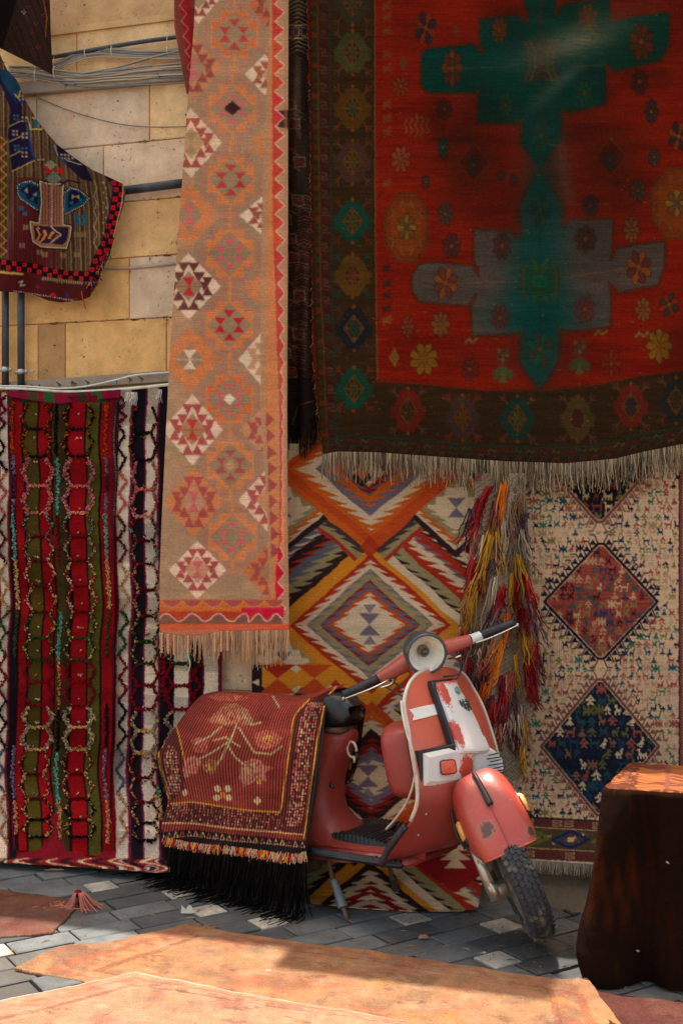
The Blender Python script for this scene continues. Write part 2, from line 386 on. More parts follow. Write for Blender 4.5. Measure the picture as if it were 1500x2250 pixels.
# ================================================================== GROUND
def vc_mat(name, rough=.85, var=.18, scale=14, bump=.5, bscale=90, dirt=(60, 50, 40), damt=.5, dscale=3, pits=False):
    m, n, b, N, L = newmat(name)
    at = N('ShaderNodeAttribute'); at.attribute_name = 'Col'
    tc = N('ShaderNodeTexCoord')
    nz = N('ShaderNodeTexNoise'); nz.inputs['Scale'].default_value = scale; nz.inputs['Detail'].default_value = 8; nz.inputs['Roughness'].default_value = .65
    L(tc.outputs['Object'], nz.inputs['Vector'])
    mr = N('ShaderNodeMapRange'); mr.inputs[1].default_value = .3; mr.inputs[2].default_value = .7; mr.inputs[3].default_value = 1-var; mr.inputs[4].default_value = 1+var; L(nz.outputs[0], mr.inputs[0])
    ns = N('ShaderNodeTexNoise'); ns.inputs['Scale'].default_value = 330; ns.inputs['Detail'].default_value = 2; L(tc.outputs['Object'], ns.inputs['Vector'])
    ms = N('ShaderNodeMapRange'); ms.inputs[1].default_value = .3; ms.inputs[2].default_value = .7; ms.inputs[3].default_value = .85; ms.inputs[4].default_value = 1.12; L(ns.outputs[0], ms.inputs[0])
    mu = N('ShaderNodeMath'); mu.operation = 'MULTIPLY'; L(mr.outputs[0], mu.inputs[0]); L(ms.outputs[0], mu.inputs[1])
    mx = N('ShaderNodeMix'); mx.data_type = 'RGBA'; mx.blend_type = 'MULTIPLY'; mx.inputs[0].default_value = 1
    L(at.outputs['Color'], mx.inputs[6]); L(mu.outputs[0], mx.inputs[7]); out = mx.outputs[2]
    n2 = N('ShaderNodeTexNoise'); n2.inputs['Scale'].default_value = dscale; n2.inputs['Detail'].default_value = 10; n2.inputs['Roughness'].default_value = .72; L(tc.outputs['Object'], n2.inputs['Vector'])
    r2 = N('ShaderNodeMapRange'); r2.inputs[1].default_value = .48; r2.inputs[2].default_value = .75; r2.inputs[4].default_value = damt; L(n2.outputs[0], r2.inputs[0])
    m2 = N('ShaderNodeMix'); m2.data_type = 'RGBA'; L(r2.outputs[0], m2.inputs[0]); L(out, m2.inputs[6]); m2.inputs[7].default_value = (*lin(dirt), 1); out = m2.outputs[2]
    hsrc = ns.outputs[0]
    if pits:
        vo = N('ShaderNodeTexVoronoi'); vo.inputs['Scale'].default_value = 38; vo.inputs['Randomness'].default_value = 1; L(tc.outputs['Object'], vo.inputs['Vector'])
        rp = N('ShaderNodeMapRange'); rp.inputs[1].default_value = .07; rp.inputs[2].default_value = .2; L(vo.outputs['Distance'], rp.inputs[0]); nv_ = N('ShaderNodeTexNoise'); nv_.inputs['Scale'].default_value = 60; L(tc.outputs['Object'], nv_.inputs['Vector']); vm_ = N('ShaderNodeVectorMath'); vm_.operation = 'MULTIPLY_ADD'; L(nv_.outputs[1], vm_.inputs[0]); vm_.inputs[1].default_value = (.03, .03, .03); L(tc.outputs['Object'], vm_.inputs[2]); L(vm_.outputs[0], vo.inputs['Vector'])
        n4 = N('ShaderNodeTexNoise'); n4.inputs['Scale'].default_value = 7; L(tc.outputs['Object'], n4.inputs['Vector'])
        r4 = N('ShaderNodeMapRange'); r4.inputs[1].default_value = .5; r4.inputs[2].default_value = .6; r4.inputs[3].default_value = 1; r4.inputs[4].default_value = 0; L(n4.outputs[0], r4.inputs[0])
        mm = N('ShaderNodeMath'); mm.operation = 'MAXIMUM'; L(rp.outputs[0], mm.inputs[0]); L(r4.outputs[0], mm.inputs[1])
        m3 = N('ShaderNodeMix'); m3.data_type = 'RGBA'; L(mm.outputs[0], m3.inputs[0]); m3.inputs[6].default_value = (*lin((150, 108, 70)), 1); L(out, m3.inputs[7]); out = m3.outputs[2]
        ah = N('ShaderNodeMath'); L(mm.outputs[0], ah.inputs[0]); L(ns.outputs[0], ah.inputs[1]); hsrc = ah.outputs[0]
    L(out, b.inputs['Base Color']); b.inputs['Roughness'].default_value = rough; b.inputs['Specular IOR Level'].default_value = .3
    a2 = N('ShaderNodeMath'); L(hsrc, a2.inputs[0]); L(nz.outputs[0], a2.inputs[1])
    bp = N('ShaderNodeBump'); bp.inputs['Strength'].default_value = bump; bp.inputs['Distance'].default_value = .004; L(a2.outputs[0], bp.inputs['Height']); L(bp.outputs[0], b.inputs['Normal'])
    return m

PAVE = vc_mat('worn paving', dirt=(84, 70, 54), damt=.75, dscale=3.4, bump=.9, var=.3, scale=9)
STONE = vc_mat('tuff stone', dirt=(206, 138, 72), damt=.5, dscale=3.0, var=.2, bump=.9, pits=True, scale=11)

g = G(); S = 60
g.add([(-S, -S, -.016), (S, -S, -.016), (S, S, -.016), (-S, S, -.016)], [(0, 1, 2, 3)], lin((92, 88, 84)))
gr = g.build('ground', PAVE); tag(gr, kind='structure')

g = G(); a = math.radians(33); ca, sa = math.cos(a), math.sin(a); w = .125; Lb = .235; R = np.random.RandomState(5)
for r in range(-34, 40):
    t = -5.0+((r*0.5) % 1)*Lb*1.04; k = R.randint(5)
    while t < 5.5:
        k += 1; white = (k % 4 == 0) and r % 2 == 0
        l = w if white else Lb
        c0, c1 = t+.004, t+l-.004; r0, r1 = r*w+.004, (r+1)*w-.004
        cx, cy = (c0+c1)/2, (r0+r1)/2; X = cx*ca-cy*sa; Y = cx*sa+cy*ca+3.9
        if -2.6 < X < 2.6 and 2.6 < Y < 5.35:
            h = R.normal()*.0025; tl = R.normal(size=2)*.006
            if white: col = lin((178, 172, 160))*(.85+.3*R.rand())
            else:
                b_ = 70+R.rand()*34; col = lin((b_*1.0, b_*1.03, b_*1.04))
            V = []
            for zz, ins in ((-.02, 0), (-.003, 0), (0, .005)):
                for (p, q) in ((c0+ins, r0+ins), (c1-ins, r0+ins), (c1-ins, r1-ins), (c0+ins, r1-ins)):
                    V.append((p*ca-q*sa, p*sa+q*ca+3.9, zz+h+(p-cx)*tl[0]+(q-cy)*tl[1]))
            Fc = [(8, 9, 10, 11)]
            for lay in (0, 4):
                for i in range(4): Fc.append((lay+i, lay+(i+1) % 4, lay+4+(i+1) % 4, lay+4+i))
            g.add(V, Fc, col)
        t += l
pv = g.build('pavement', PAVE, smooth=False); tag(pv, kind='structure')

# ================================================================== STONE WALL
wall = empty('stone_wall', tuple(wpt(300, 1140, 0)[:2])+(0,)); w0 = Vector(wall.location)
tag(wall, 'tan cut-stone house wall behind the hanging rugs', 'wall')
HW = 3.76; HT = 5.10; SSTEP = .25
def wl(s, d, z):      # s along the wall from its px=750 foot, d in front
    o = np.array([0, D0, 0.]); p = o+WA*s-WN*d; return np.array([p[0], p[1], z])-np.array(w0)
def s_of(px, py=1140):
    P = wpt(px, py, 0); return (P-np.array([0, D0, 0]))@WA
g = G(); R = np.random.RandomState(11)
pal = [(242, 192, 132), (240, 184, 116), (243, 198, 144), (232, 196, 162), (242, 194, 134), (226, 192, 160)]
zs = [CAMH+(1140-y)*5.36/F for y in (840, 705, 570, 447, 320, 185, 62)]
rows = []
z = zs[0]
zz = list(zs); 
while zz[-1] < HW-.1: zz.append(min(zz[-1]+.265, HW))
lo = [zs[0]]
while lo[0] > .02: lo.insert(0, max(lo[0]-.275, 0))
zz = lo[:-1]+zz
spec = {(705, 570): ([-160, -20, 285, 395], [4, 1, 3, 3]), (840, 705): ([-90, 85, 145, 367], [1, 0, 1, 1]), (570, 447): ([-200, 60, 415], [1, 0, 1]),
        (447, 320): ([-40, 228, 520], [5, 3, 4]), (320, 185): ([-120, 82, 330, 500], [3, 5, 2, 3]), (185, 62): ([-60, 170, 420], [4, 2, 0])}
dark = {(840, 705, 1)}
for i in range(len(zz)-1):
    za, zb = zz[i], zz[i+1]; cuts = None
    for k, (ya, yb) in enumerate(((840, 705), (705, 570), (570, 447), (447, 320), (320, 185), (185, 62))):
        if abs(za-zs[k]) < 1e-6: cuts = spec[(ya, yb)]
    if cuts:
        ss = [s_of(x, 500) for x in cuts[0]]
        left = [ss[0]-.55*q for q in range(9, 0, -1)]; right = [ss[-1]+.55*q for q in range(1, 12)]
        edges = left+ss+right; cols = [R.randint(6) for _ in left]+cuts[1][:-0 or None]+[R.randint(6) for _ in right]
    else:
        edges = [-5.5+R.rand()*.4]
        while edges[-1] < 6: edges.append(edges[-1]+.38+R.rand()*.4)
        cols = [R.randint(6) for _ in edges]
    for j in range(len(edges)-1):
        sa_, sb_ = edges[j], edges[j+1]
        c = lin(pal[cols[j] % 6])*(.9+.16*R.rand())
        if cuts and cuts[0][0] == -90 and abs(sa_-s_of(85, 500)) < 1e-6: c = lin((188, 140, 92))
        pr = R.rand()*.002; e = .0014+.001*R.rand(); b_ = .0028
        V = []
        for d, ins in ((-.05, e), (pr, e), (pr+.004, e+b_)):
            for (s_, z_) in ((sa_+ins, za+ins), (sb_-ins, za+ins), (sb_-ins, zb-ins), (sa_+ins, zb-ins)):
                V.append(wl(s_, d, z_))
        Fc = [(8, 9, 10, 11)]+[(l+q, l+(q+1) % 4, l+4+(q+1) % 4, l+4+q) for l in (0, 4) for q in range(4)]
        g.add(V, Fc, c)
g.build('masonry', STONE, wall, smooth=False)
g = G(); R = np.random.RandomState(23)      # crumbled gaps along the joints
for k in range(420):
    i = R.randint(max(len(lo)-3, 0), len(zz)-1); z_ = zz[i]+R.normal()*.003; s_ = -2.2+R.rand()*1.6; L_ = .004+.02*R.rand()**2; h_ = .0012+.0028*R.rand(); t_ = R.normal()*.15
    if fbm(s_*3, z_*5, 6) < .47: continue
    d_ = .0088; V = [wl(s_-L_, d_, z_-h_*.3-t_*L_), wl(s_-L_*.2, d_, z_-h_), wl(s_+L_, d_, z_+t_*L_), wl(s_+L_*.3, d_, z_+h_)]; g.add(V, [(0, 1, 2, 3)], lin((58, 40, 28)))
for k in range(150):
    z_ = 1.9+R.rand()*2; s_ = -2.2+R.rand()*1.6; r_ = .0015+.003*R.rand()**2; d_ = .0088; g.add([wl(s_+r_*1.6*math.cos(a_), d_, z_+r_*math.sin(a_)) for a_ in np.arange(5)*1.256+R.rand()], [(0, 1, 2, 3, 4)], lin((96, 66, 42)))
jg = g.build('crumbled_joints', STONE, wall, smooth=False); jg['kind'] = 'stuff'
g = G()     # mortar body of the wall, full thickness; its unseen top is stepped to shape the pavement shadow
for (sa_, sb_, zt_) in ((-6, SSTEP, HT), (SSTEP+.002, 6.5, HW)):
    V = [wl(s_, d, z_) for d in (-.004, -.5) for (s_, z_) in ((sa_, -.05), (sb_, -.05), (sb_, zt_), (sa_, zt_))]
    g.add(V, [(0, 1, 2, 3), (7, 6, 5, 4), (3, 2, 6, 7), (0, 4, 5, 1), (0, 3, 7, 4), (1, 5, 6, 2)], lin((200, 156, 108)))
g.build('mortar', STONE, wall, smooth=False)
# two shallow moulded ledges near the top left
g = G()
for ya, yb, d in ((52, 66, .018),):
    za, zb = CAMH+(1140-yb)*5.36/F, CAMH+(1140-ya)*5.36/F
    V = [wl(s_, dd, z_) for dd in (0, d) for (s_, z_) in ((-6, za), (6.5, za), (6.5, zb), (-6, zb))]
    g.add(V, [(4, 5, 6, 7), (0, 1, 5, 4), (3, 7, 6, 2)], lin((205, 165, 115)))
g.build('ledge', STONE, wall, smooth=False)
# rough foot of the wall
g = G(); nu, nv = 260, 14
U = np.linspace(-6, 6.5, nu); 
prof = [(.0, .16), (.14, .158), (.18, .152), (.20, .135), (.205, .11), (.22, .08), (.245, .04), (.29, -.01)]
VV = []
for s_ in U:
    for k, (d, z_) in enumerate(prof):
        n1 = (fbm(s_*3.1, k*.9, 4)-.5)*.07; n2 = (fbm(s_*4, k*.7, 8)-.5)*.04
        VV.append(wl(s_, d+n1*(k > 0), max(z_+n2*(0 < k < 7), -.02)))
g.add(VV, grid_faces(nu, len(prof)), lin((112, 98, 82)))
pl = g.build('plinth', vc_mat('plinth', dirt=(70, 72, 52), damt=.7, dscale=5, bump=.9, bscale=40), wall)

# unseen board added over the rugs, only to shade the pavement
ZB = 4.3; rail = empty('shade_board', tuple(wl(.15, .17, ZB)+np.array(w0))); tag(rail, 'unseen board added above the rugs to shade the pavement', 'board')
def rl(p): return np.array(p)-np.array(rail.location)  # local to the added shade board
Rw = np.stack([WA, WN, [0, 0, 1]], 1)
g = G(); V = [rl(wl(s_, d, z_)+np.array(w0)) for z_ in (ZB-.015, ZB+.015) for (s_, d) in ((-.32, .04), (.62, .08), (.60, .35), (-.30, .33))]
g.add(V, [(3, 2, 1, 0), (4, 5, 6, 7), (0, 1, 5, 4), (1, 2, 6, 5), (2, 3, 7, 6), (3, 0, 4, 7)]); g.build('shade_board_plank', mat_plain('shade_board_plank', (120, 88, 58), .8), rail, smooth=False)
for s_ in (-.2, .2, .55):
    g = G(); box(g, rl(wl(s_, .12, ZB-.03)+np.array(w0)), (.03, .24, .025), Rw, None, .003)
    if s_ > .3: box(g, rl(wl(s_, -.02, (ZB+HW)/2-.1)+np.array(w0)), (.03, .03, ZB-HW+.25), Rw, None, .003)
    g.build('shade_board_bracket', mat_plain('shade_board_bracket', (60, 60, 60), .5, .8), rail, smooth=False)

# ================================================================== PIPES, CABLES, DUCTS
BLACKP = mat_plain('black pipe', (44, 50, 58), .42, 0, .2, 20, dirt=(120, 100, 80), dirt_amt=.4, dscale=9)
GREYP = mat_plain('grey conduit', (176, 160, 142), .55, 0, .12, 20, dirt=(120, 95, 70), dirt_amt=.5)
GALV = mat_plain('galvanised', (176, 172, 165), .38, .9, .15, 60)
PVC = mat_plain('weathered pvc', (150, 130, 108), .6, 0, .2, 12, dirt=(96, 74, 54), dirt_amt=.6, dscale=14)

def pipe_thing(name, pix, d, r, mat, label, cat, group=None, n=16, sm=1):
    P = np.array([wpt(x, y, d) for x, y in pix]); o = P[0]
    if sm > 1: P = smoothpath(P, sm)
    g = G(); tube(g, P-o, r, n); ob = g.build(name, mat); ob.location = o
    tag(ob, label, cat, group); return ob
pa = empty('drain_pipe', wpt(12, 860, .05)); tag(pa, 'black vertical pipe at the left picture edge, with a metal clamp', 'pipe', 'black pipes running down the wall')
pb = empty('drain_pipe', wpt(47, 860, .05)); tag(pb, 'black vertical pipe, the right one of the pair, clamp screw showing', 'pipe', 'black pipes running down the wall')
for root, px, yc in ((pa, 12.5, 812), (pb, 47, 817)):
    o = np.array(root.location); g = G(); tube(g, np.array([wpt(px, y, .05) for y in (560, 700, 862)])-o, .0165, 20); g.build('pipe', BLACKP, root)
    g = G(); c = wpt(px, yc, .05)-o; P = [c+np.array([0, 0, -.011]), c+np.array([0, 0, .011])]; tube(g, P, .0185, 20)
    box(g, c+WA*.024, (.014, .01, .02), Rw, None, .002); box(g, c-WA*.024, (.014, .01, .02), Rw, None, .002)
    tube(g, [c+WA*.02, c+WA*(.07 if px > 40 else .035)], .0035, 6); g.build('clamp', GALV, root)
pipe_thing('water_pipe', [(255, 421), (430, 399)], .05, .0195, BLACKP, 'thick black horizontal pipe coming out from behind the medallion kilim', 'pipe', n=20)
pipe_thing('conduit', [(200, 592), (300, 588), (430, 574)], .012, .0065, GREYP, 'thin grey conduit running level across the stone below the medallion kilim', 'conduit')
pipe_thing('loose_wire', [(20, 190), (60, 203), (120, 230), (180, 252), (260, 272), (330, 279), (430, 278)], .02, .0026, mat_plain('grey wire', (120, 110, 98), .6), 'single thin grey wire sagging across bare stone', 'wire', sm=6, n=6)
pipe_thing('white_cable', [(-30, 848), (60, 849), (110, 853), (150, 853), (195, 848), (250, 836), (300, 824), (390, 817)], .075, .0042, mat_plain('white cable', (205, 200, 190), .5), 'pale cable lying over the lower trunking above the tufted rugs', 'cable', sm=6, n=8)
pipe_thing('white_rail', [(-40, 852), (60, 855), (150, 861), (260, 856), (400, 842)], .085, .0068, mat_plain('white rail', (214, 206, 190), .5, dirt=(170, 110, 60), dirt_amt=.7, dscale=12), 'white painted rod carrying the tufted rugs', 'rod', sm=5, n=10)
pipe_thing('black_hose', [(90, 129), (118, 125), (220, 107), (310, 92), (430, 76)], .045, .0095, BLACKP, 'upper black hose with the cable bundle tied beneath it', 'hose', sm=4)
pipe_thing('black_hose', [(150, 176), (240, 181), (330, 174), (430, 163)], .03, .0085, BLACKP, 'lower black hose half hidden by grey cables', 'hose', sm=4)

NAIL = mat_plain('nail', (40, 32, 26), .6)
def trunk(name, A, B, h, label, holes):
    o = wpt(*A, .0); root = empty(name, tuple(o)); tag(root, label, 'cable duct')
    a3, b3 = wpt(*A, .02), wpt(*B, .02); L = np.linalg.norm(b3-a3); ax = (b3-a3)/L; up = np.cross(WN, ax)*-1
    if up[2] < 0: up = -up
    M = np.stack([ax, WN, up], 1); g = G(); box(g, (a3+b3)/2-o, (L, .04, h), M, None, .003)
    g.build('channel', PVC, root, smooth=False)
    for hx, ty in holes:
        g = G(); p = a3+ax*L*hx-WN*.021; box(g, p-o, (.03 if ty else .012, .004, .004), M@np.array([[.8, 0, .5], [0, 1, 0], [-.5, 0, .8]]), None)
        tube(g, [p-o, p-o+np.array([0.004, -.014, -.02])], .0016, 5)
        g.build('nail', NAIL, root, smooth=False)
    return root
trunk('cable_trunking', (30, 199), (440, 161), .058, 'short length of old grey-brown trunking under the cable bundle', [(.3, 1), (.35, 1), (.5, 0), (.62, 0), (.8, 1)])
trunk('cable_trunking', (-60, 858), (420, 824), .05, 'long grey trunking with nails above the tufted rugs', [(.2, 0), (.27, 1), (.3, 1), (.33, 0), (.42, 1), (.48, 0), (.49, 1), (.55, 1), (.68, 0), (.74, 1), (.79, 1)])

def bundle(label, paths, seed, ties):
    R = np.random.RandomState(seed); o = wpt(*paths[0][0], .04)
    root = empty('cable_bundle', tuple(o)); tag(root, label, 'cables', 'grey cable bundles across the wall')
    shades = [(158, 140, 122), (132, 122, 112), (176, 154, 128), (118, 116, 118), (150, 144, 138)]
    mats = [bpy.data.materials.get('cable %d' % i) or mat_plain('cable %d' % i, c, .55, 0, .1) for i, c in enumerate(shades)]
    for k, pth in enumerate(paths):
        P = np.array([wpt(x, y+R.normal()*.8, .038+.012*R.rand()) for x, y in pth])-o
        g = G(); tube(g, smoothpath(P, 5), .0036, 6); g.build('cable', mats[R.randint(5)], root)
    for x, y, h in ties:
        c = wpt(x, y, .045)-o; g = G(); th = np.linspace(0, 2*np.pi, 15)
        tube(g, np.array([c+WN*.018*np.cos(t)+np.array([0, 0, h])*np.sin(t) for t in th]), .0018, 5); tube(g, [c-WN*.018+np.array([0, 0, h*.8]), c-WN*.03+np.array([.008, 0, h+.03])], .0015, 4)
        g.build('cable_tie', bpy.data.materials.get('tie') or mat_plain('tie', (205, 200, 180), .5), root)
paths = []
for k in range(8):
    o_ = k*2.7-8
    paths.append([(60, 157+o_*.6), (118, 146+o_*.8), (160, 126+o_), (200, 116+o_), (250, 114+o_), (310, 118+o_*.9), (370, 117+o_*1.1), (440, 108+o_*1.4)])
bundle('upper bundle of grey cables tied under the black hose', paths, 3, [(190, 117, .02), (248, 113, .022), (370, 110, .02)])
paths = []
for k in range(11):
    o_ = k*2.6-12; e = R.rand()*14-4
    paths.append([(20, 156+o_*.9), (70, 158+o_), (120, 166+o_), (180, 170+o_*.9), (240, 165+o_*.9), (310, 157+o_+e*.5), (370, 150+o_*.9+e), (440, 147+o_+e)])
paths.append([(90, 165), (150, 186), (220, 190), (300, 186), (370, 184), (430, 180)])
paths.append([(180, 160), (260, 146), (320, 128), (400, 110), (440, 104)])
paths.append([(200, 163), (290, 140), (350, 122), (440, 98)])
bundle('lower and thicker bundle of grey cables above the old trunking', paths, 4, [(122, 160, .03), (80, 168, .03)])
# ================================================================== RED CARPET (large, right)
def rosette(c, x, y, rx, ry, petal, line, core, n=8, rot=0.0, tip=1):
    for k in range(n):
        a = rot+2*math.pi*k/n; dx, dy = math.sin(a), -math.cos(a); px_, py_ = -dy, dx
        q = [(0, 0), (.55, .26), (.85, .22), (1.0 if tip else .9, 0), (.85, -.22), (.55, -.26)]
        P = [(x+rx*(dx*u+px_*v), y+ry*(dy*u+py_*v)) for u, v in q]
        c.poly(P, petal[k % len(petal)] if isinstance(petal[0], (tuple, list)) else petal, .85)
        c.line(P, 1.3, line, .75, closed=True)
    c.dia(x, y, rx*.22, ry*.18, core)

cv = Cv(660, -24, 1520, 1040, 1.7, (62, 40, 18))
X, Y = cv.grid()
# inner field edge
fy = np.interp(X, [815, 830, 1070, 1200, 1300, 1380, 1500, 1530], [836, 838, 858, 857, 846, 830, 812, 808])
field = (X > 824) & (Y < fy)
strk = fbm(X*.02, Y*.35, 5); big = fbm(X*.008, Y*.02, 6)
red = np.stack([150+44*(strk-.5)+26*(big-.5), 26+20*(strk-.5)+12*big, 14+10*(strk-.5)], -1)/255
cv.img = np.where(field[..., None], red, cv.img).astype(np.float32)
bd = np.stack([66+40*(strk-.5), 44+28*(strk-.5), 24+16*(strk-.5)], -1)/255
low = (X > 722) & ~field
cv.img = np.where(low[..., None], bd, cv.img).astype(np.float32)
ORL = (150, 62, 18); DK = (32, 22, 16)
m1 = [(925, 120), (934, 109), (960, 105), (1038, 98), (1052, 112), (1064, 122), (1066, 112), (1054, 95), (1054, 42), (1100, 36), (1136, 33), (1150, 46), (1159, 54), (1160, 30), (1150, 0), (1150, -24), (1216, -24), (1222, 0), (1216, 37), (1226, 25), (1239, 7), (1280, 2), (1337, -2), (1339, 49), (1345, 54), (1351, 46), (1400, 36), (1466, 27), (1469, 50), (1468, 97), (1451, 132), (1400, 145), (1345, 156), (1338, 146), (1328, 138), (1331, 170), (1329, 229), (1290, 238), (1248, 247), (1236, 240), (1226, 235), (1232, 255), (1232, 304), (1185, 367), (1144, 315), (1147, 272), (1153, 249), (1139, 270), (1100, 270), (1048, 271), (1051, 200), (1064, 182), (1043, 203), (937, 203), (925, 183)]
m2 = [(905, 603), (922, 580), (960, 577), (1037, 584), (1045, 602), (1052, 607), (1051, 590), (1040, 570), (1041, 503), (1070, 506), (1122, 506), (1130, 522), (1140, 524), (1144, 500), (1139, 459), (1160, 415), (1185, 378), (1210, 415), (1236, 447), (1233, 497), (1240, 500), (1250, 484), (1300, 482), (1345, 480), (1344, 530), (1339, 569), (1345, 572), (1354, 546), (1400, 538), (1460, 530), (1457, 589), (1443, 626), (1400, 634), (1357, 643), (1348, 628), (1337, 618), (1341, 660), (1339, 718), (1290, 724), (1236, 727), (1230, 722), (1222, 712), (1228, 740), (1226, 790), (1200, 838), (1185, 855), (1160, 825), (1142, 795), (1143, 745), (1153, 717), (1148, 720), (1139, 732), (1100, 735), (1037, 738), (1035, 675), (1048, 646), (1046, 644), (1027, 671), (980, 668), (922, 663), (905, 638)]
for m, cA in ((m1, (8, 70, 62)), (m2, (52, 86, 84))):
    cv.line(m, 9, (78, 32, 16), 1, True); cv.line(m, 5, ORL, 1, True)
    before = cv.img.copy(); cv.poly(m, cA)
    mask = (np.abs(cv.img-before).sum(-1) > 1e-5)
    # dye of the medallion wanders between green, teal and grey
    t = fbm(X*.012, Y*.02, 21 if m is m1 else 33); s_ = fbm(X*.02, Y*.4, 4)
    if m is m1:
        a_ = np.array([8, 84, 70])/255; b2 = np.array([14, 62, 66])/255
    else:
        a_ = np.array([16, 84, 86])/255; b2 = np.array([92, 84, 84])/255
        t = np.clip(1.25-np.exp(-((X-1180)/75)**2)*1.1-.35*np.exp(-((Y-690)/70)**2)*(np.abs(X-1180) < 160)+.4*(t-.5), 0, 1)
    colr = a_*(1-t[..., None])+b2*t[..., None]
    cv.img = np.where(mask[..., None], colr*(.82+.36*s_[..., None]), cv.img).astype(np.float32)
    cv.line(m, 1.8, DK, .8, True)
# dots line
for x0, x1, y0, y1, cc in ((1020, 1140, 150, 146, (150, 110, 50)), (1000, 1150, 623, 619, (170, 110, 50)), (1235, 1380, 610, 590, (170, 110, 50)), (1235, 1330, 150, 140, (120, 100, 60))):
    for x in np.arange(x0, x1, 4.2): cv.disc(x, y0+(y1-y0)*(x-x0)/(x1-x0), 1.3, 1.3, cc)
# central ornaments
cv.line([(1186, -20), (1186, 330)], 5, (90, 44, 34)); cv.line([(1186, 400), (1186, 760)], 2.4, (30, 60, 40))
for sx in (-1, 1):
    for o_, cc in ((8, (92, 40, 34)), (18, (96, 92, 58)), (30, (120, 56, 50))):
        cv.line([(1188+sx*(o_+6), 92), (1188+sx*(o_-4), 115), (1188+sx*(o_-4), 150), (1188+sx*(o_+6), 176)], 8, cc)
        cv.line([(1188+sx*(o_+10), 92), (1188+sx*o_, 115), (1188+sx*o_, 150), (1188+sx*(o_+10), 176)], 1.2, DK, .7)
    cv.line([(1185+sx*30, 582), (1185+sx*36, 590), (1185+sx*36, 640), (1185+sx*30, 656)], 8, (92, 76, 22)); cv.line([(1185+sx*35, 586), (1185+sx*41, 592), (1185+sx*41, 640)], 1.3, DK)
    cv.poly([(1185, 596), (1185+sx*10, 572), (1185+sx*20, 566), (1185+sx*14, 596)], (70, 96, 34)); cv.poly([(1185, 640), (1185+sx*10, 664), (1185+sx*20, 668), (1185+sx*14, 640)], (70, 96, 34))
cv.rect(1160, 596, 1210, 642, (24, 92, 60)); cv.line([(1165, 602), (1206, 602), (1206, 636), (1165, 636)], 3, (84, 46, 20), 1, True); cv.line([(1173, 610), (1198, 610), (1198, 628), (1173, 628)], 4, (20, 120, 84), 1, True)
# scattered flowers  x y rx ry petal
olv = (106, 88, 44); mau = (92, 44, 44); tan = (138, 96, 52); teal = (22, 84, 78); orr = (150, 60, 22); gry = (84, 70, 66); gold = (158, 118, 34)
FL = [(934, 62, 24, 40, [(150, 60, 30), (44, 50, 66)]), (880, 190, 20, 24, (150, 62, 30)), (880, 350, 22, 32, (160, 80, 50)), (975, 240, 18, 26, (90, 36, 26)), (993, 150, 24, 44, [(158, 62, 22), (120, 50, 30)]),
      (1096, 66, 18, 30, (150, 70, 26)), (1110, 232, 17, 30, (40, 92, 62)), (1188, 298, 24, 42, [(90, 60, 40), (40, 100, 80)]), (1290, 40, 22, 34, (140, 74, 40)), (1408, 92, 28, 44, [(136, 48, 22), (98, 52, 26)]), (1282, 204, 20, 30, (30, 88, 70)),
      (1404, 180, 20, 30, (74, 44, 36)), (1430, 245, 15, 30, (58, 54, 60)), (1436, 345, 14, 22, (66, 66, 64)), (1400, 418, 18, 28, gry), (1296, 452, 18, 26, (52, 60, 68)), (1386, 505, 18, 30, tan), (978, 470, 18, 28, gry), (973, 324, 13, 26, teal),
      (935, 400, 10, 16, (88, 64, 52)), (992, 540, 20, 30, (86, 50, 56)), (1102, 540, 20, 34, (84, 48, 52)), (1186, 462, 22, 40, [(40, 50, 46), (70, 80, 50)]), (1286, 525, 25, 32, (74, 42, 38)), (978, 622, 27, 38, [(160, 86, 44), (120, 56, 50)]), (1402, 588, 28, 40, [(160, 80, 34), (104, 46, 34)]),
      (1412, 681, 18, 30, tan), (1468, 670, 22, 28, [(46, 66, 60), (150, 50, 24)]), (1098, 698, 20, 30, (104, 50, 48)), (1284, 680, 24, 32, (104, 50, 46)), (1186, 768, 30, 42, [(36, 110, 84), (110, 60, 40)]), (895, 718, 15, 26, [(130, 84, 60), (150, 60, 44)]), (967, 712, 21, 30, (140, 98, 50)),
      (931, 789, 32, 38, gold), (1032, 812, 20, 28, (110, 46, 40)), (1342, 799, 22, 32, [(160, 54, 20), (140, 40, 24)]), (1447, 760, 29, 40, gold), (1490, 300, 24, 34, [(150, 66, 24), (40, 50, 60)]), (1100, 385, 10, 14, (66, 60, 58)), (1128, 395, 9, 14, (60, 66, 60))]
for x, y, rx, ry, pt in FL: rosette(cv, x, y, rx*1.05, ry*1.0, pt, (34, 20, 14), (150, 90, 30), rot=0 if (x+y) % 2 else math.pi/8)
for x, y in ((1104, 783), (1272, 765)):
    for k in range(3):
        for j in range(3): cv.dia(x-9+k*9, y-12+j*10, 5, 6, [(150, 140, 40), (60, 70, 120), (70, 110, 60)][(k+j) % 3])
    cv.poly([(x, y+18), (x+24, y+34), (x+20, y+52), (x, y+40), (x-20, y+52), (x-24, y+34)], (84, 100, 62)); cv.poly([(x-9, y+58), (x, y+28), (x+9, y+58)], (96, 120, 70))
for x, y in ((1035, 748), (1320, 731), (1410, 735)): cv.line([(x-14, y+5), (x-6, y-4), (x+2, y+4), (x+12, y-5)], 5, (140, 124, 70)); 
for x, y, rx, ry in ((866, 785, 13, 22), (886, 140, 12, 17), (1000, 66, 9, 13)):
    for k in (-1, 0, 1):
        for j in (-1, 0, 1): cv.dia(x+(k-j)*rx*.32, y+(k+j)*ry*.32, rx*.3, ry*.3, (150, 112, 50) if y > 500 else (120, 66, 34))
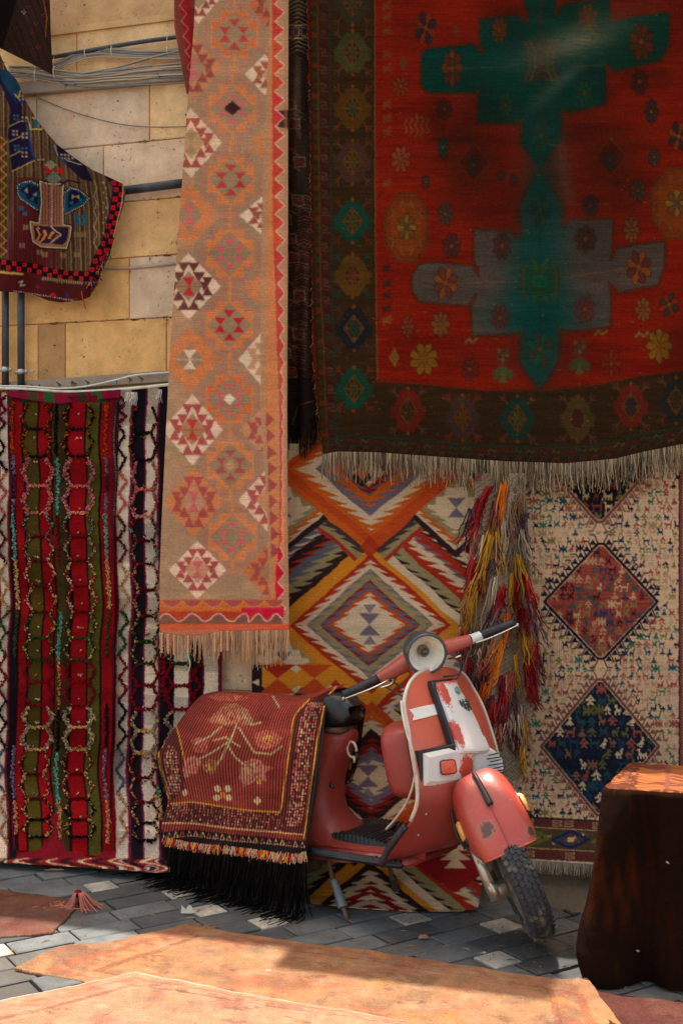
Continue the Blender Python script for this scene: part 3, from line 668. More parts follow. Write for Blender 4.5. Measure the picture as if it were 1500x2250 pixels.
# little hooks down the left of the field
for y, cc in ((14, 1), (40, 1), (70, 1), (120, 1), (152, 1), (232, 1), (262, 1), (292, 1), (405, 1), (590, 0), (625, 0), (650, 0), (680, 0), (706, 2)):
    c_ = [(70, 44, 40), (140, 72, 40), (150, 90, 40)][cc]
    for k in (-1, 0, 1): cv.line([(843, y), (843+15, y+k*8-4)], 4.2, c_)
    cv.rect(841, y-8, 845, y+10, c_)
for y in (170, 250, 300, 420, 610, 690): cv.line([(826, y+20), (846, y-8)], 1.3, (80, 20, 12), .8)
# ram-horn lattice
for k in range(5):
    for s_ in (-1, 1):
        cv.line([(912-24+k*12, 250+abs(k-2)*7), (912-18+k*12, 262), (912-24+k*12, 274), (912-18+k*12, 288), (912-24+k*12, 302-abs(k-2)*5)], 2.2, (140, 104, 62))
        cv.line([(1462-20+k*10, 150), (1456-14+k*10, 170), (1462-20+k*10, 186)], 1.4, (110, 50, 34))
# octagons
for cx, cy, a_, b_ in ((893, 500, 46, 74), (1486, 447, 56, 76)):
    O = [(cx-a_*.42, cy-b_), (cx+a_*.42, cy-b_), (cx+a_, cy-b_*.45), (cx+a_, cy+b_*.45), (cx+a_*.42, cy+b_), (cx-a_*.42, cy+b_), (cx-a_, cy+b_*.45), (cx-a_, cy-b_*.45)]
    cv.poly(O, (140, 58, 20)); cv.line(O, 4, (120, 92, 48), 1, True); cv.line(O, 1.4, DK, 1, True)
    cv.poly([(cx+(x-cx)*.72, cy+(y-cy)*.72) for x, y in O], (148, 70, 24))
    rosette(cv, cx, cy, a_*.5, b_*.42, [(150, 120, 50), (120, 80, 50)], DK, (60, 90, 50), 8)
    for sx in (-1, 1):
        for sy in (-1, 1):
            cv.line([(cx+sx*a_*.8, cy+sy*b_*.3), (cx+sx*a_*.6, cy+sy*b_*.42), (cx+sx*a_*.7, cy+sy*b_*.55)], 4, (130, 96, 60)); cv.line([(cx+sx*a_*.2, cy+sy*b_*.8), (cx+sx*a_*.3, cy+sy*b_*.6)], 4, (130, 96, 60))
# pale outlined stars
for cx, cy in ((1040, 357), (1340, 345)):
    cv.dia(cx, cy, 34, 44, (84, 34, 22), .5)
    for k in range(12):
        a_ = k*math.pi/6; r0, r1 = 1.0, 1.75
        for sp in (-.12, .12):
            cv.line([(cx+34*math.sin(a_+sp), cy-44*math.cos(a_+sp)), (cx+34*r1*math.sin(a_), cy-44*r1*math.cos(a_))], 2.0, (118, 70, 32), .75)
    cv.line([(cx, cy-44), (cx+34, cy), (cx, cy+44), (cx-34, cy)], 2.0, (140, 84, 30), 1, True)
    rosette(cv, cx, cy+6, 14, 24, [(60, 62, 68), (40, 80, 76)], DK, (150, 80, 30), 6)
# field edge line, side border
cv.line([(823, -24), (823, 300), (825, 600), (829, 838)], 3.4, (116, 88, 48)); cv.line([(820, -24), (820, 300), (822, 600), (826, 840)], 1.2, DK)
cv.line([(829, 838), (960, 846), (1070, 858), (1200, 857), (1300, 846), (1380, 830), (1520, 810)], 3, (120, 48, 26))
def bmotif(x, y, col, rx=36, ry=44, inner=(96, 96, 50), horn=(120, 70, 44), diam=(80, 44, 24)):
    cv.disc(x-rx*.95, y-2, 8, 10, col, .8); cv.disc(x+rx*.95, y-2, 8, 10, col, .8); cv.disc(x-rx*.95, y+12, 7, 7, col, .8); cv.disc(x+rx*.95, y+12, 7, 7, col, .8)
    cv.poly([(x-14, y-ry), (x+14, y-ry), (x+rx*.8, y-ry*.5), (x+rx, y), (x+rx*.8, y+ry*.5), (x+14, y+ry), (x-14, y+ry), (x-rx*.8, y+ry*.5), (x-rx, y), (x-rx*.8, y-ry*.5)], col)
    for sx in (-1, 1):
        for sy in (-1, 1):
            bx, by = x+sx*rx*.68, y+sy*ry*.72
            cv.line([(bx, by), (bx+sx*9, by+sy*11)], 4, horn)
            for dd in ((12, 1), (1, 13), (10, 9)): cv.line([(bx+sx*6, by+sy*7), (bx+sx*(6+dd[0]), by+sy*(7+dd[1]))], 3, horn)
    cv.dia(x, y, rx*.63, ry*.72, (150, 96, 40)); cv.dia(x, y, rx*.56, ry*.64, diam)
    rosette(cv, x, y, rx*.38, ry*.48, inner, (50, 30, 18), inner, 8)
    for dx, dy in ((0, -.5), (0, .5), (-.42, 0), (.42, 0)): cv.dia(x+dx*rx, y+dy*ry, 4, 5, (140, 92, 40))
    cv.dia(x, y-ry-4, 5, 5, (170, 96, 30)); cv.dia(x, y+ry+4, 5, 5, (160, 90, 30))
cols = [(66, 66, 50), (84, 96, 56), (116, 74, 22), (92, 62, 58), (10, 92, 84), (122, 84, 26), (26, 34, 62), (10, 96, 78)]
inn = [(96, 110, 60), (110, 112, 58), (96, 104, 54), (120, 108, 44), (96, 110, 62), (160, 74, 52), (24, 92, 84), (96, 110, 60)]
for k, y in enumerate((6, 116, 238, 356, 486, 606, 722, 855)):
    bmotif(774+ (k > 5)*3, y, cols[k], inner=inn[k], horn=[(110, 66, 36), (116, 80, 60), (150, 72, 28), (120, 74, 60), (130, 60, 30), (20, 84, 80), (80, 60, 52), (140, 56, 44)][k])
for x, y, cc, ii in ((896, 903, (158, 34, 24), (110, 70, 24)), (1016, 918, (84, 62, 70), (150, 100, 34)), (1136, 920, (16, 80, 78), (104, 120, 60)), (1268, 920, (104, 88, 50), (90, 50, 50)), (1385, 893, (146, 36, 32), (52, 58, 80)), (1484, 880, (34, 44, 56), (72, 72, 50))):
    bmotif(x, y, cc, 33, 46, ii, (130, 76, 66) if x != 1016 else (160, 50, 36))
# guard stripes at left
for k in range(48):
    y = -20+k*22.5; xo = np.interp(y, [0, 1000], [0, 22]); 
    cv.rect(682+xo, y, 697+xo, y+12, [(88, 52, 24), (134, 50, 20), (64, 62, 34)][k % 3])
    cv.poly([(697+xo, y+13), (690+xo, y+18), (697+xo, y+22)], (60, 60, 36))
yy = np.linspace(-24, 1040, 60); xo = np.interp(yy, [0, 600, 1040], [0, 6, 26])
cv.line(list(zip(676+xo, yy)), 7, (134, 28, 16)); cv.line(list(zip(697+xo, yy)), 3, (116, 84, 50)); 
cv.line(list(zip(711+xo*.9, yy)), 22, (86, 32, 26)); cv.line(list(zip(724+xo*.7, yy)), 3.4, (16, 80, 70)); cv.line(list(zip(681+xo, yy)), 1.5, DK)
for k in range(26):
    y = -10+k*39; xx = 711+np.interp(y, [0, 600, 1040], [0, 6, 26])
    cv.line([(xx-7, y-10), (xx+8, y-10+10)], 4, (60, 20, 20)); cv.line([(xx-8, y), (xx+2, y), (xx+2, y+8), (xx-6, y+8), (xx-6, y+15), (xx+7, y+15)], 3.2, (110, 82, 72) if (k//3) % 2 else (40, 82, 76) if k > 14 else (100, 80, 66))
# lower guard stripes following the hem
hx = np.array([700, 735, 830, 985, 1100, 1233, 1328, 1385, 1500, 1530]); hy = np.array([996, 990, 995, 1007, 1015, 1018, 1010, 993, 973, 968])
def hem(o): return [(x, float(np.interp(x, hx, hy))+o) for x in np.arange(735, 1530, 12)]
cv.line(hem(-34), 3.2, (18, 84, 72)); cv.line(hem(-24), 15, (58, 36, 28)); cv.line(hem(-13), 2.4, (24, 66, 56)); cv.line(hem(-7), 10, (52, 34, 26)); cv.line(hem(0), 5, (60, 36, 30))
for k, x in enumerate(np.arange(745, 1520, 28)):
    y = float(np.interp(x, hx, hy))
    cv.line([(x-9, y-21), (x-5, y-28), (x, y-24), (x+4, y-21), (x+8, y-27)], 3.6, [(60, 104, 72), (110, 44, 34), (110, 98, 50), (96, 42, 34), (24, 100, 84)][k % 5]); cv.line([(x+10, y-19), (x+17, y-29)], 2.4, (118, 40, 30))
    cv.line([(x-6, y-4), (x, y-11), (x+6, y-11), (x+5, y-6)], 3.4, [(98, 50, 40), (84, 62, 50), (120, 60, 34)][k % 3])
bm_ = ((X < 822) | (Y > fy+4)).astype(np.float32)*.34; cv.img = (cv.img*(1-bm_[..., None])+np.array([58, 44, 26])/255*bm_[..., None]).astype(np.float32)
# bled and faded dye in soft stains; upper-right darkness is painted shade
X, Y = cv.grid()
def blot(cx, cy, rx, ry, amt, ang=0):
    u = (X-cx)*math.cos(ang)+(Y-cy)*math.sin(ang); v = -(X-cx)*math.sin(ang)+(Y-cy)*math.cos(ang)
    d = (u/rx)**2+(v/ry)**2+(fbm(X*.015, Y*.03, 40)-.5)*.9; return amt*np.clip(np.exp(-np.clip(d, 0, 9)), 0, 1)
dk = np.zeros_like(X)
for b_ in ((965, 265, 38, 75, .62), (1290, 280, 120, 60, .6), (1230, 400, 90, 100, .5), (1110, 300, 60, 60, .35), (1005, 800, 380, 20, .0), (1120, 30, 60, 60, .45), (1260, 30, 90, 34, .5), (1400, 160, 80, 50, .5), (1330, 220, 40, 80, .5), (1130, 500, 200, 40, .2), (1490, 30, 40, 60, .5), (1500, 780, 50, 90, .45), (1360, 60, 210, 150, .42), (1420, 330, 90, 160, .2), (960, 520, 60, 40, .2), (1080, 780, 220, 30, .25), (1000, 930, 500, 60, .25), (1045, 330, 95, 150, .72), (1335, 380, 105, 160, .66), (1110, 460, 140, 60, .5), (900, 60, 60, 60, .2), (1250, 790, 90, 50, .3)):
    dk = np.maximum(dk, blot(*b_))
dk = np.where(X > 830, dk, dk*.3)
tint = np.array([34, 22, 16])/255
cv.img = (cv.img*(1-dk[..., None]*.8)+tint*dk[..., None]*.8).astype(np.float32)
tb_ = np.maximum(blot(1190, 360, 46, 170, .75), np.maximum(blot(1188, 700, 60, 130, .5), blot(1110, 150, 120, 60, .4)))*(.5+.8*fbm(X*.03, Y*.4, 71)); tb_ = np.clip(tb_, 0, .8)
cv.img = (cv.img*(1-tb_[..., None])+np.array([14, 66, 66])/255*tb_[..., None]).astype(np.float32)
fd = np.maximum(blot(1262, 88, 115, 34, .95, -.35), np.maximum(blot(1225, 185, 80, 14, .45, -.75), blot(1238, 375, 16, 90, .3, -.15)))
fd *= (.6+.7*fbm(X*.06, Y*.3, 50))
cv.img = (cv.img*(1-fd[..., None])+np.array([118, 128, 116])/255*fd[..., None]).astype(np.float32)
cv.blur(5, .12); cv.blur(14, .38, np.clip(np.exp(-((X-1195)/150)**2)*1.2, 0, 1)*(Y < 860))
for k in range(260):
    x = 690+rng.rand()*820; y = (rng.rand()**.4)*1000; cv.line([(x, y), (x+rng.rand()*7, y)], 1.3, (170, 140, 100), .6)
cv.img *= (np.array([.76, .68, .58], np.float32)*(.88+.24*fbm(X*.012, Y*.5, 61))[..., None]).astype(np.float32)
cv.finish(1.1, .10, .10, 11)
hem_dev = [(0, 8), (.04, 2), (.15, 4), (.35, 16), (.5, 24), (.65, 28), (.78, 18), (.86, 2), (1, -20)]
px, py = rug_grid([(674, -24), (680, 200), (682, 400), (684, 600), (688, 800), (696, 880), (704, 950), (711, 1000)], [(1530, -24), (1530, 1000)], -24, 990, 1.7, bot=hem_dev)
def dred(s, z):
    t = np.clip((z-1.8)/2.2, 0, 1); lo = 1-t
    return .085+.05*lo+lo*(.022*np.sin(s*5.1+.6)+.014*np.sin(s*11+z*1.5+1))+.012*np.sin(s*3+z*2.2)+.045*np.exp(-((s-1.22+.25*(z-1.7))/.09)**2)*np.clip(1.2-t*1.1, 0, 1)-.03*np.exp(-((s-1.42)/.08)**2)*lo+.010*fbm(s*4, z*4, 3)
P = surf(px, py, dred)
red_carpet = empty('carpet', tuple(wpt(1090, 1000, .12)))
tag(red_carpet, 'huge worn red carpet with two teal cross medallions, hanging over the scooter', 'carpet')
def sub(P, root): return P-np.array(root.location)
sheet(px, py, sub(P, red_carpet), cv.sample(px, py, 1.0), 'woven_field', RUG, red_carpet)
bx = np.linspace(0, px.shape[1]-1, 560).astype(int); B = P[-1, bx]-WN*.002
fringe('fringe', sub(B, red_carpet), .105, [(150, 128, 100), (120, 100, 78), (98, 84, 66), (168, 146, 118), (84, 74, 60)], red_carpet, r=.0021, spread=.018, sway=.009, clump=5, seed=2)
xs = np.linspace(2, px.shape[0]-3, 150).astype(int); B = P[xs, 0]
fringe('side_edge', sub(B, red_carpet), .014, [(150, 40, 24), (120, 90, 60), (90, 24, 18)], red_carpet, r=.002, spread=.01, seg=2, seed=3)

# ================================================================== PINK RUNNER
TAN = (192, 138, 104); GRY = (152, 122, 90); ORG = (210, 118, 70); OR2 = (200, 92, 54); RED_ = (186, 52, 46); PNK = (206, 92, 92); CRM = (228, 190, 158); MAR = (140, 62, 52); BRN = (98, 50, 44); ROSE = (168, 72, 68)
cv = Cv(330, -24, 660, 1420, 1.55, TAN); X, Y = cv.grid()
n_ = fbm(X*.02, Y*.06, 3); cv.img = (cv.img*(1-.0*n_[..., None])*(1)+(np.array(GRY)/255-np.array(TAN)/255)*(n_[..., None]*1.1)).astype(np.float32)
ctr = [(515, 75), (511, 238), (507, 395), (505, 557), (504, 714), (504, 877), (506, 1022), (511, 1180)]
MC = [(RED_, GRY), (PNK, (34, 12, 16)), (RED_, GRY), (PNK, GRY), ((190, 34, 40), GRY), (PNK, (232, 196, 170)), (ROSE, TAN), (PNK, GRY)]
for k, (cx, cy) in enumerate(ctr):
    h = 79 if k < 6 else 74
    # grey stepped surround with pink pin lines
    cv.poly([(cx-22, cy-h), (cx+22, cy-h), (cx+36, cy-h+6), (cx+80, cy-20), (cx+80, cy+20), (cx+36, cy+h-6), (cx-36, cy+h-6), (cx-80, cy+20), (cx-80, cy-20), (cx-36, cy-h+6)], GRY, .75)
    for sx in (-1, 1):
        cv.line([(cx+sx*13, cy-h), (cx+sx*13, cy-58), (cx+sx*38, cy-58), (cx+sx*38, cy-36), (cx+sx*62, cy-32), (cx+sx*62, cy+32), (cx+sx*38, cy+36), (cx+sx*38, cy+58), (cx+sx*13, cy+58), (cx+sx*13, cy+h)], 4.2, PNK, .6)
        cv.line([(cx+sx*19, cy-h), (cx+sx*19, cy-62)], 1.8, PNK, .5); cv.line([(cx+sx*19, cy+h), (cx+sx*19, cy+62)], 1.8, PNK, .5)
    cv.line([(cx, cy-h-4), (cx, cy-48)], 7, ORG); cv.line([(cx, cy+h+4), (cx, cy+48)], 7, ORG)
    O = [(cx-30, cy-52), (cx+30, cy-52), (cx+30, cy-30), (cx+52, cy-30), (cx+52, cy+30), (cx+30, cy+30), (cx+30, cy+52), (cx-30, cy+52), (cx-30, cy+30), (cx-52, cy+30), (cx-52, cy-30), (cx-30, cy-30)]
    cv.poly(O, ORG if k < 6 else (210, 124, 78)); cv.poly([(cx+(x-cx)*.93, cy+(y-cy)*.92) for x, y in O], OR2 if k in (0, 5) else ORG, .6)
    cv.dia(cx, cy, 50, 50, GRY)
    mc, cc = MC[k]
    for (dx, dy) in ((0, -26), (-20, -9), (20, -9)): cv.poly([(cx+dx-13, cy+dy-7), (cx+dx+13, cy+dy-7), (cx+dx, cy+dy+9)], mc)
    for (dx, dy) in ((0, 26), (-20, 9), (20, 9)): cv.poly([(cx+dx-13, cy+dy+8), (cx+dx+13, cy+dy+8), (cx+dx, cy+dy-9)], mc)
    cv.dia(cx, cy, 14 if k != 1 else 19, 13 if k != 1 else 16, cc)
def ldia(cx, cy, hw, hh, base, tri, core, hour=None):
    cv.dia(cx, cy, hw, hh, base)
    r = 2*hh/7.0
    for row in range(7):
        yc = cy-hh+r*(row+.5); wrow = hw*(1-abs(yc-cy)/hh)
        n = min(row, 6-row)
        if n == 0: 
            if row in (0, 6): continue
        for j in range(-n, n+1, 2):
            up = row > 3
            x = cx+j*hw/6.4
            if abs(j) < n-1 and n > 1: continue
            w_ = hw*.19; s = 1 if up else -1
            cv.poly([(x-w_, yc+s*r*.5), (x+w_, yc+s*r*.5), (x, yc-s*r*.55)], tri)
    for j, (yc, s) in enumerate(((cy-r*.5, 1), (cy+r*.5, -1))):
        for sx in (-1, 1): cv.poly([(cx+sx*hw*.58-hw*.17, yc-s*r*.5), (cx+sx*hw*.58+hw*.17, yc-s*r*.5), (cx+sx*hw*.58, yc+s*r*.5)], tri)
    cv.dia(cx, cy, hw*.44, hh*.46, core)
    if hour:
        cv.poly([(cx-hw*.2, cy-r*1.0), (cx+hw*.2, cy-r*1.0), (cx, cy)], hour); cv.poly([(cx-hw*.2, cy+r*1.0), (cx+hw*.2, cy+r*1.0), (cx, cy)], hour); cv.line([(cx-hw*.4, cy), (cx+hw*.4, cy)], 2, hour, .8)
LD = [(436, -8, 52, 60, CRM, MAR, GRY, None), (424, 150, 66, 72, (196, 120, 80), MAR, GRY, PNK), (420, 314, 68, 76, CRM, (158, 66, 54), (184, 140, 96), GRY), (416, 472, 68, 76, (190, 122, 82), ORG, GRY, PNK), (415, 629, 71, 73, CRM, BRN, GRY, (190, 40, 44)),
      (417, 790, 70, 74, (196, 116, 72), ORG, GRY, CRM), (423, 944, 67, 78, CRM, ROSE, (168, 120, 82), RED_), (426, 1103, 66, 78, (208, 122, 72), ROSE, TAN, PNK), (434, 1252, 64, 64, CRM, ROSE, TAN, PNK)]
for d in LD: ldia(*d)
for k in range(len(LD)-1):        # hourglass ties between the left diamonds
    x = (LD[k][0]+LD[k+1][0])/2; y = (LD[k][1]+LD[k+1][1])/2; cv.line([(x-34, y), (x-8, y)], 2.5, PNK, .5); cv.line([(x+8, y), (x+34, y)], 2.5, PNK, .5)
RD = [(604, 10, 60, 66, (196, 96, 60), MAR, GRY), (604, 164, 66, 68, CRM, (160, 84, 62), TAN), (604, 318, 66, 62, (182, 122, 84), ORG, TAN), (600, 474, 73, 64, CRM, (158, 84, 62), TAN), (598, 634, 70, 60, (190, 116, 76), ORG, TAN), (594, 789, 70, 82, CRM, TAN, TAN), (592, 946, 66, 66, (196, 134, 92), ROSE, TAN), (592, 1098, 68, 74, CRM, ROSE, (190, 128, 84)), (598, 1256, 66, 70, (200, 112, 62), ROSE, (168, 120, 84))]
for d in RD: ldia(*d)
# folded right part: bands parallel to the edge
def band(xa, xb, col, a=1.0):
    L_ = [(np.interp(y, [-24, 500, 900, 1100, 1320], xa), y) for y in np.arange(-24, 1330, 20)]; R_ = [(np.interp(y, [-24, 500, 900, 1100, 1320], xb), y) for y in np.arange(-24, 1330, 20)]
    cv.poly(L_+R_[::-1], col, a)
band([594, 574, 572, 586, 592], [640, 640, 640, 640, 640], (178, 130, 92))
band([596, 586, 582, 598, 596], [606, 602, 608, 612, 612], (204, 122, 72))
for k, y in enumerate(np.arange(520, 900, 36)): cv.poly([(604, y), (586, y+16), (604, y+34)], ORG)
for k, y in enumerate(np.arange(905, 1200, 36)):
    x = np.interp(y, [900, 1200], [584, 596]); cv.poly([(x, y), (x+20, y+17), (x, y+34)], (158, 64, 62)); cv.poly([(x+34, y-18), (x+16, y), (x+34, y+18)], (206, 126, 74))
xb = lambda y: np.interp(y, [-24, 480, 560, 700, 880, 1000, 1180, 1240, 1330], [602, 603, 607, 611, 618, 619, 617, 610, 608])
xt = lambda y: np.interp(y, [-24, 480, 700, 900, 1000, 1180, 1250, 1330], [625, 626, 626, 624, 621, 622, 626, 627])
ys = np.arange(-30, 1340, 38.5)
for k, y in enumerate(ys):
    c_ = [(194, 50, 42), (200, 66, 40), (190, 48, 46)][(k//3) % 3] if y < 1200 else (196, 20, 48)
    cv.poly([(xb(y), y), (xt(y+19), y+19), (xb(y+38), y+38.5)], c_); cv.rect(xb(y)-4, y, xb(y)+1.5, y+38.5, c_)
    cv.line([(xb(y)+1, y), (xt(y+19), y+19), (xb(y+38)+1, y+38.5)], 2.2, (240, 178, 150))
for y0_, y1_ in ((240, 284),): cv.poly([(612, y0_+4), (640, y0_), (640, y1_), (612, y1_-4)], (48, 14, 16), .9); 
ys2 = ys[6:8]
for k, y in enumerate(ys2): cv.poly([(xb(y), y), (xt(y+19), y+19), (xb(y+38), y+38.5)], (200, 46, 50)); cv.line([(xb(y)+1, y), (xt(y+19), y+19), (xb(y+38)+1, y+38.5)], 2.2, (240, 178, 150))
cv.line([(628, -20), (628, 1330)], 6, (160, 112, 84), .5)
# lower border
cv.rect(330, 1317, 617, 1347, (200, 98, 40)); 
for k, x in enumerate(np.arange(356, 600, 45)): cv.poly([(x, 1318), (x+44, 1318), (x+33, 1331), (x+22, 1335), (x+11, 1331)], ROSE); cv.line([(x, 1321), (x+11, 1331), (x+22, 1335), (x+33, 1331), (x+45, 1321)], 1.6, (214, 150, 110), .8)
cv.rect(330, 1343, 600, 1372, (170, 50, 32)); cv.rect(530, 1335, 624, 1356, (196, 20, 50))
wv = [(x, 1357+8.5*math.cos((x-366)/(9.1 if x < 545 else 6.4))*-1) for x in np.arange(345, 622, 3)]
cv.poly(wv+[(622, 1376), (345, 1376)], (116, 72, 60)); cv.line(wv, 2.6, (240, 176, 150))
cv.rect(330, 1371, 650, 1384, (204, 82, 50)); cv.rect(330, 1384, 650, 1420, (182, 104, 76))
cv.blur(5, .25)
f_ = np.clip(fbm(X*.006, Y*.004, 77)*1.5-.45, 0, 1)*.35; cv.img = (cv.img*(1-f_[..., None])+np.array([206, 150, 112])/255*f_[..., None]).astype(np.float32)
cv.finish(1.0, .09, .07, 12)
lft = [(430, -24), (426, 60), (412, 230), (400, 400), (385, 600), (372, 800), (362, 1000), (355, 1150), (351, 1260), (351, 1395)]
rgt = [(633, -24), (632, 300), (632, 480), (630, 900), (632, 1200), (635, 1385)]
px, py = rug_grid(lft, rgt, -24, 1384, 1.55, bot=[(0, 5), (.15, 12), (.3, 12), (.5, 2), (1, 0)])
def drun(s, z):
    t = np.clip((3.9-z)/2.9, 0, 1)
    return .12+.10*t+.006*np.sin(s*9+z*2)+.012*fbm(s*5, z*2, 8)+.014*np.exp(-((s-(-.335-.0*t))/.028)**2)*t-.02*np.exp(-((s+.27)/.03)**2)*np.clip(t*1.5, 0, 1)
P = surf(px, py, drun)
runner = empty('runner', tuple(wpt(500, 1384, .2))); tag(runner, 'long faded pink and orange kilim runner with cream diamonds', 'rug')
sheet(px, py, sub(P, runner), cv.sample(px, py), 'woven_field', RUG, runner)
bx = np.linspace(0, px.shape[1]-1, 190).astype(int); B = P[-1, bx]
Ls = np.interp(np.linspace(0, 1, 190), [0, .3, .55, .7, 1], [.085, .09, .10, .14, .115])
fringe('fringe', sub(B, runner), Ls, [(206, 158, 120), (180, 136, 104), (150, 112, 84), (196, 150, 110)], runner, r=.0024, spread=.012, sway=.006, clump=7, seed=4)
# plaited cords in the fringe
for x in (358, 372, 384, 415, 475, 489, 503):
    g = G(); i = int((x-351)/284*(px.shape[1]-1)); p = sub(P[-1, i], runner)-WN*.005
    Q = np.array([p+np.array([0, 0, -.085*t])+WA*.002*math.sin(t*40) for t in np.linspace(0, 1, 16)]); tube(g, Q, .0048+.0012*np.sin(np.linspace(0, 40, 16)), 6, lin((204, 150, 112))); g.build('plait', YARN, runner)
g = G(); i = int((415-351)/284*(px.shape[1]-1)); p = sub(P[-1, i], runner)-WN*.012+np.array([0, 0, -.06])
tube(g, smoothpath([p, p+np.array([.004, 0, -.03]), p+np.array([.012, -.004, -.06]), p+np.array([.004, 0, -.095])], 5), .003, 5, lin((150, 190, 160))); g.build('tie_string', YARN, runner)

# maroon cloth edge behind the runner's top
cv = Cv(370, -24, 450, 215, 1.6, (120, 56, 46)); 
for k in range(7):
    y = -20+k*34; x = 396+k*4.2; cv.poly([(x-6, y), (x+22, y+4), (x+22, y+36), (x+2, y+32)], (150, 30, 34)); cv.line([(x-6, y-2), (x+10, y+16), (x-2, y+32)], 2, (190, 104, 90))
cv.line([(381, -24), (384, 60), (398, 150), (412, 215)], 3, (160, 84, 66)); cv.finish(.8, .1, .1, 5)
px, py = rug_grid([(382, -24), (383, 60), (398, 140), (410, 205)], [(440, -24), (440, 100), (425, 160), (413, 205)], -24, 205, 1.6)
P = surf(px, py, lambda s, z: .085+.01*np.sin(s*30+z*4)+0*z)
bk = empty('kilim', tuple(wpt(410, 100, .08))); tag(bk, 'maroon kilim edge with a white-outlined zigzag, behind the top of the pink runner', 'rug')
sheet(px, py, sub(P, bk), cv.sample(px, py), 'woven_field', RUG, bk)

# ================================================================== DIAMOND KILIM (behind the scooter)
cv = Cv(520, 960, 1090, 2020, 1.6, (196, 168, 134)); X, Y = cv.grid()
XX = X+2.5*(fbm(X*.01, Y*.01, 2)-.5)*6; YY = Y+(fbm(X*.012, Y*.012, 5)-.5)*16
CR = (206, 176, 142); BK = (52, 34, 34); OG = (196, 88, 28); RD_ = (164, 46, 28); YL = (206, 126, 34); LI = (112, 98, 108); BL = (92, 92, 98); OV = (146, 128, 88); DR = (140, 30, 30); OC = (188, 70, 30)
img = cv.img
def ramp(Yv, P_, sgn): f = (Yv/P_) % 1.0; return (f-.5)*sgn
def rings(m, spec, r, sgn, sel, P_=18.5):
    """spec: list of (r_end, colour, saw amplitude)"""
    out = np.zeros(img.shape, np.float32); done = np.zeros(r.shape, bool); saw = ramp(YY, P_, sgn)
    for rend, col, amp in spec:
        k = (~done) & (r < rend+amp*saw); out[k] = np.array(col)/255; done |= k
    out[~done] = np.array(spec[-1][1])/255
    img[sel] = out[sel]
HW_, HH_ = 196, 168
X0c = 812
def near(y_c, hh): return np.abs(XX-X0c)/HW_, (YY-y_c)/hh
# central cells stacked on x=812 with X-crossings between
cells = [(1035, 167, 'A'), (1371, 169, 'B'), (1708, 168, 'C'), (2045, 168, 'D')]
specA = [(20, OC, 0), (40, OG, 22), (64, CR, 0), (88, LI, 26), (112, OG, 0), (118, BL, 20), (134, DR, 0), (140, OV, 16), (185, CR, 0)]
specB = [(15, YL, 0), (31, RD_, 17), (48, CR, 2), (54, LI, 22), (74, OV, 0), (80, DR, 17), (94, BL, 14), (106, OC, 12), (200, CR, 0)]
specC = [(18, OC, 0), (38, OG, 18), (60, CR, 0), (82, BK, 24), (100, DR, 14), (122, LI, 14), (200, CR, 0)]
specD = [(16, YL, 0), (36, BK, 16), (60, CR, 20), (84, DR, 20), (110, CR, 22), (200, DR, 20)]
for yc, hh, k in cells:
    a_, b_ = near(yc, hh); m = a_+np.abs(b_); r = (1-m)*hh; sel = (m < 1)
    spec = dict(A=specA, B=specB, C=specC, D=specD)[k]
    up = b_ < 0
    rings(m, spec, r, -1, sel & up); rings(m, spec, r, 1, sel & ~up)
# side cells: near upper arm two bands, then bands parallel to lower arm, around a cream diamond
for side in (-1, 1):
    for jx, yx in ((0, 1202), (1, 1540), (2, 1876)):
        d = (XX-X0c)*side; slope = HH_/HW_
        upper = yx-slope*d; lower = yx+slope*d; p = YY-upper; q = lower-YY
        sel = (d > 0) & (p >= 0) & (q >= 0) & (d < 400)
        if jx == 0: sp = [(18, OC if side > 0 else OG, 0), (34, (70, 52, 50), 14), (50, OV, 0), (66, RD_, 18), (88, LI, 20)]
        elif jx == 1: sp = [(18, YL, 0), (40, RD_, 16), (60, CR, 18), (82, LI, 20)]
        else: sp = [(18, DR, 0), (40, CR, 16), (60, BK, 18), (82, OG, 20)]
        sq = [(24, CR if side > 0 else (70, 52, 50), 0), (30, BK, 24), (58, OV, 0), (80, RD_, 20), (102, CR, 8), (110, LI, 22), (136, RD_, 14), (146, BK, 24), (172, CR, 20), (196, BK, 14), (400, CR, 0)] if side > 0 else \
             [(22, YL, 0), (44, BK, 18), (66, OV, 18), (90, BL, 10), (98, RD_, 24), (124, BK, 8), (130, CR, 26), (160, BL, 6), (168, RD_, 26), (190, BK, 12), (400, CR, 0)]
        pl_ = 62 if side > 0 else 62
        rings(None, sq, q, 1, sel & (p >= pl_)); rings(None, sp, p, -1, sel & (p < pl_))
        dc = (X0c+side*190, yx-86); 
        m = np.abs(XX-dc[0])/118+np.abs(YY-dc[1])/108; r2 = (1-m)*108
        rings(None, [(16, BK, 0), (26, CR, 14), (38, OG if jx != 1 else YL, 12), (54, OV, 14), (200, CR, 0)], r2, 1, (m < 1) & (d > 0) & (p > 16))
        for s_ in (-1, 1): cv.poly([(dc[0]-20, dc[1]+s_*22), (dc[0]+20, dc[1]+s_*22), (dc[0], dc[1])], LI)
for (cx, cy) in ((812, 1372), (808, 1706)):
    for s_ in (-1, 1): cv.poly([(cx-24, cy+s_*24), (cx+24, cy+s_*24), (cx, cy)], LI); cv.poly([(cx-15, cy+s_*44), (cx+15, cy+s_*44), (cx, cy+s_*24)], LI, .8)
cv.dia(795, 1048, 24, 22, BK); cv.dia(795, 1040, 16, 14, OG); cv.dia(812, 1202, 22, 26, RD_, .8)
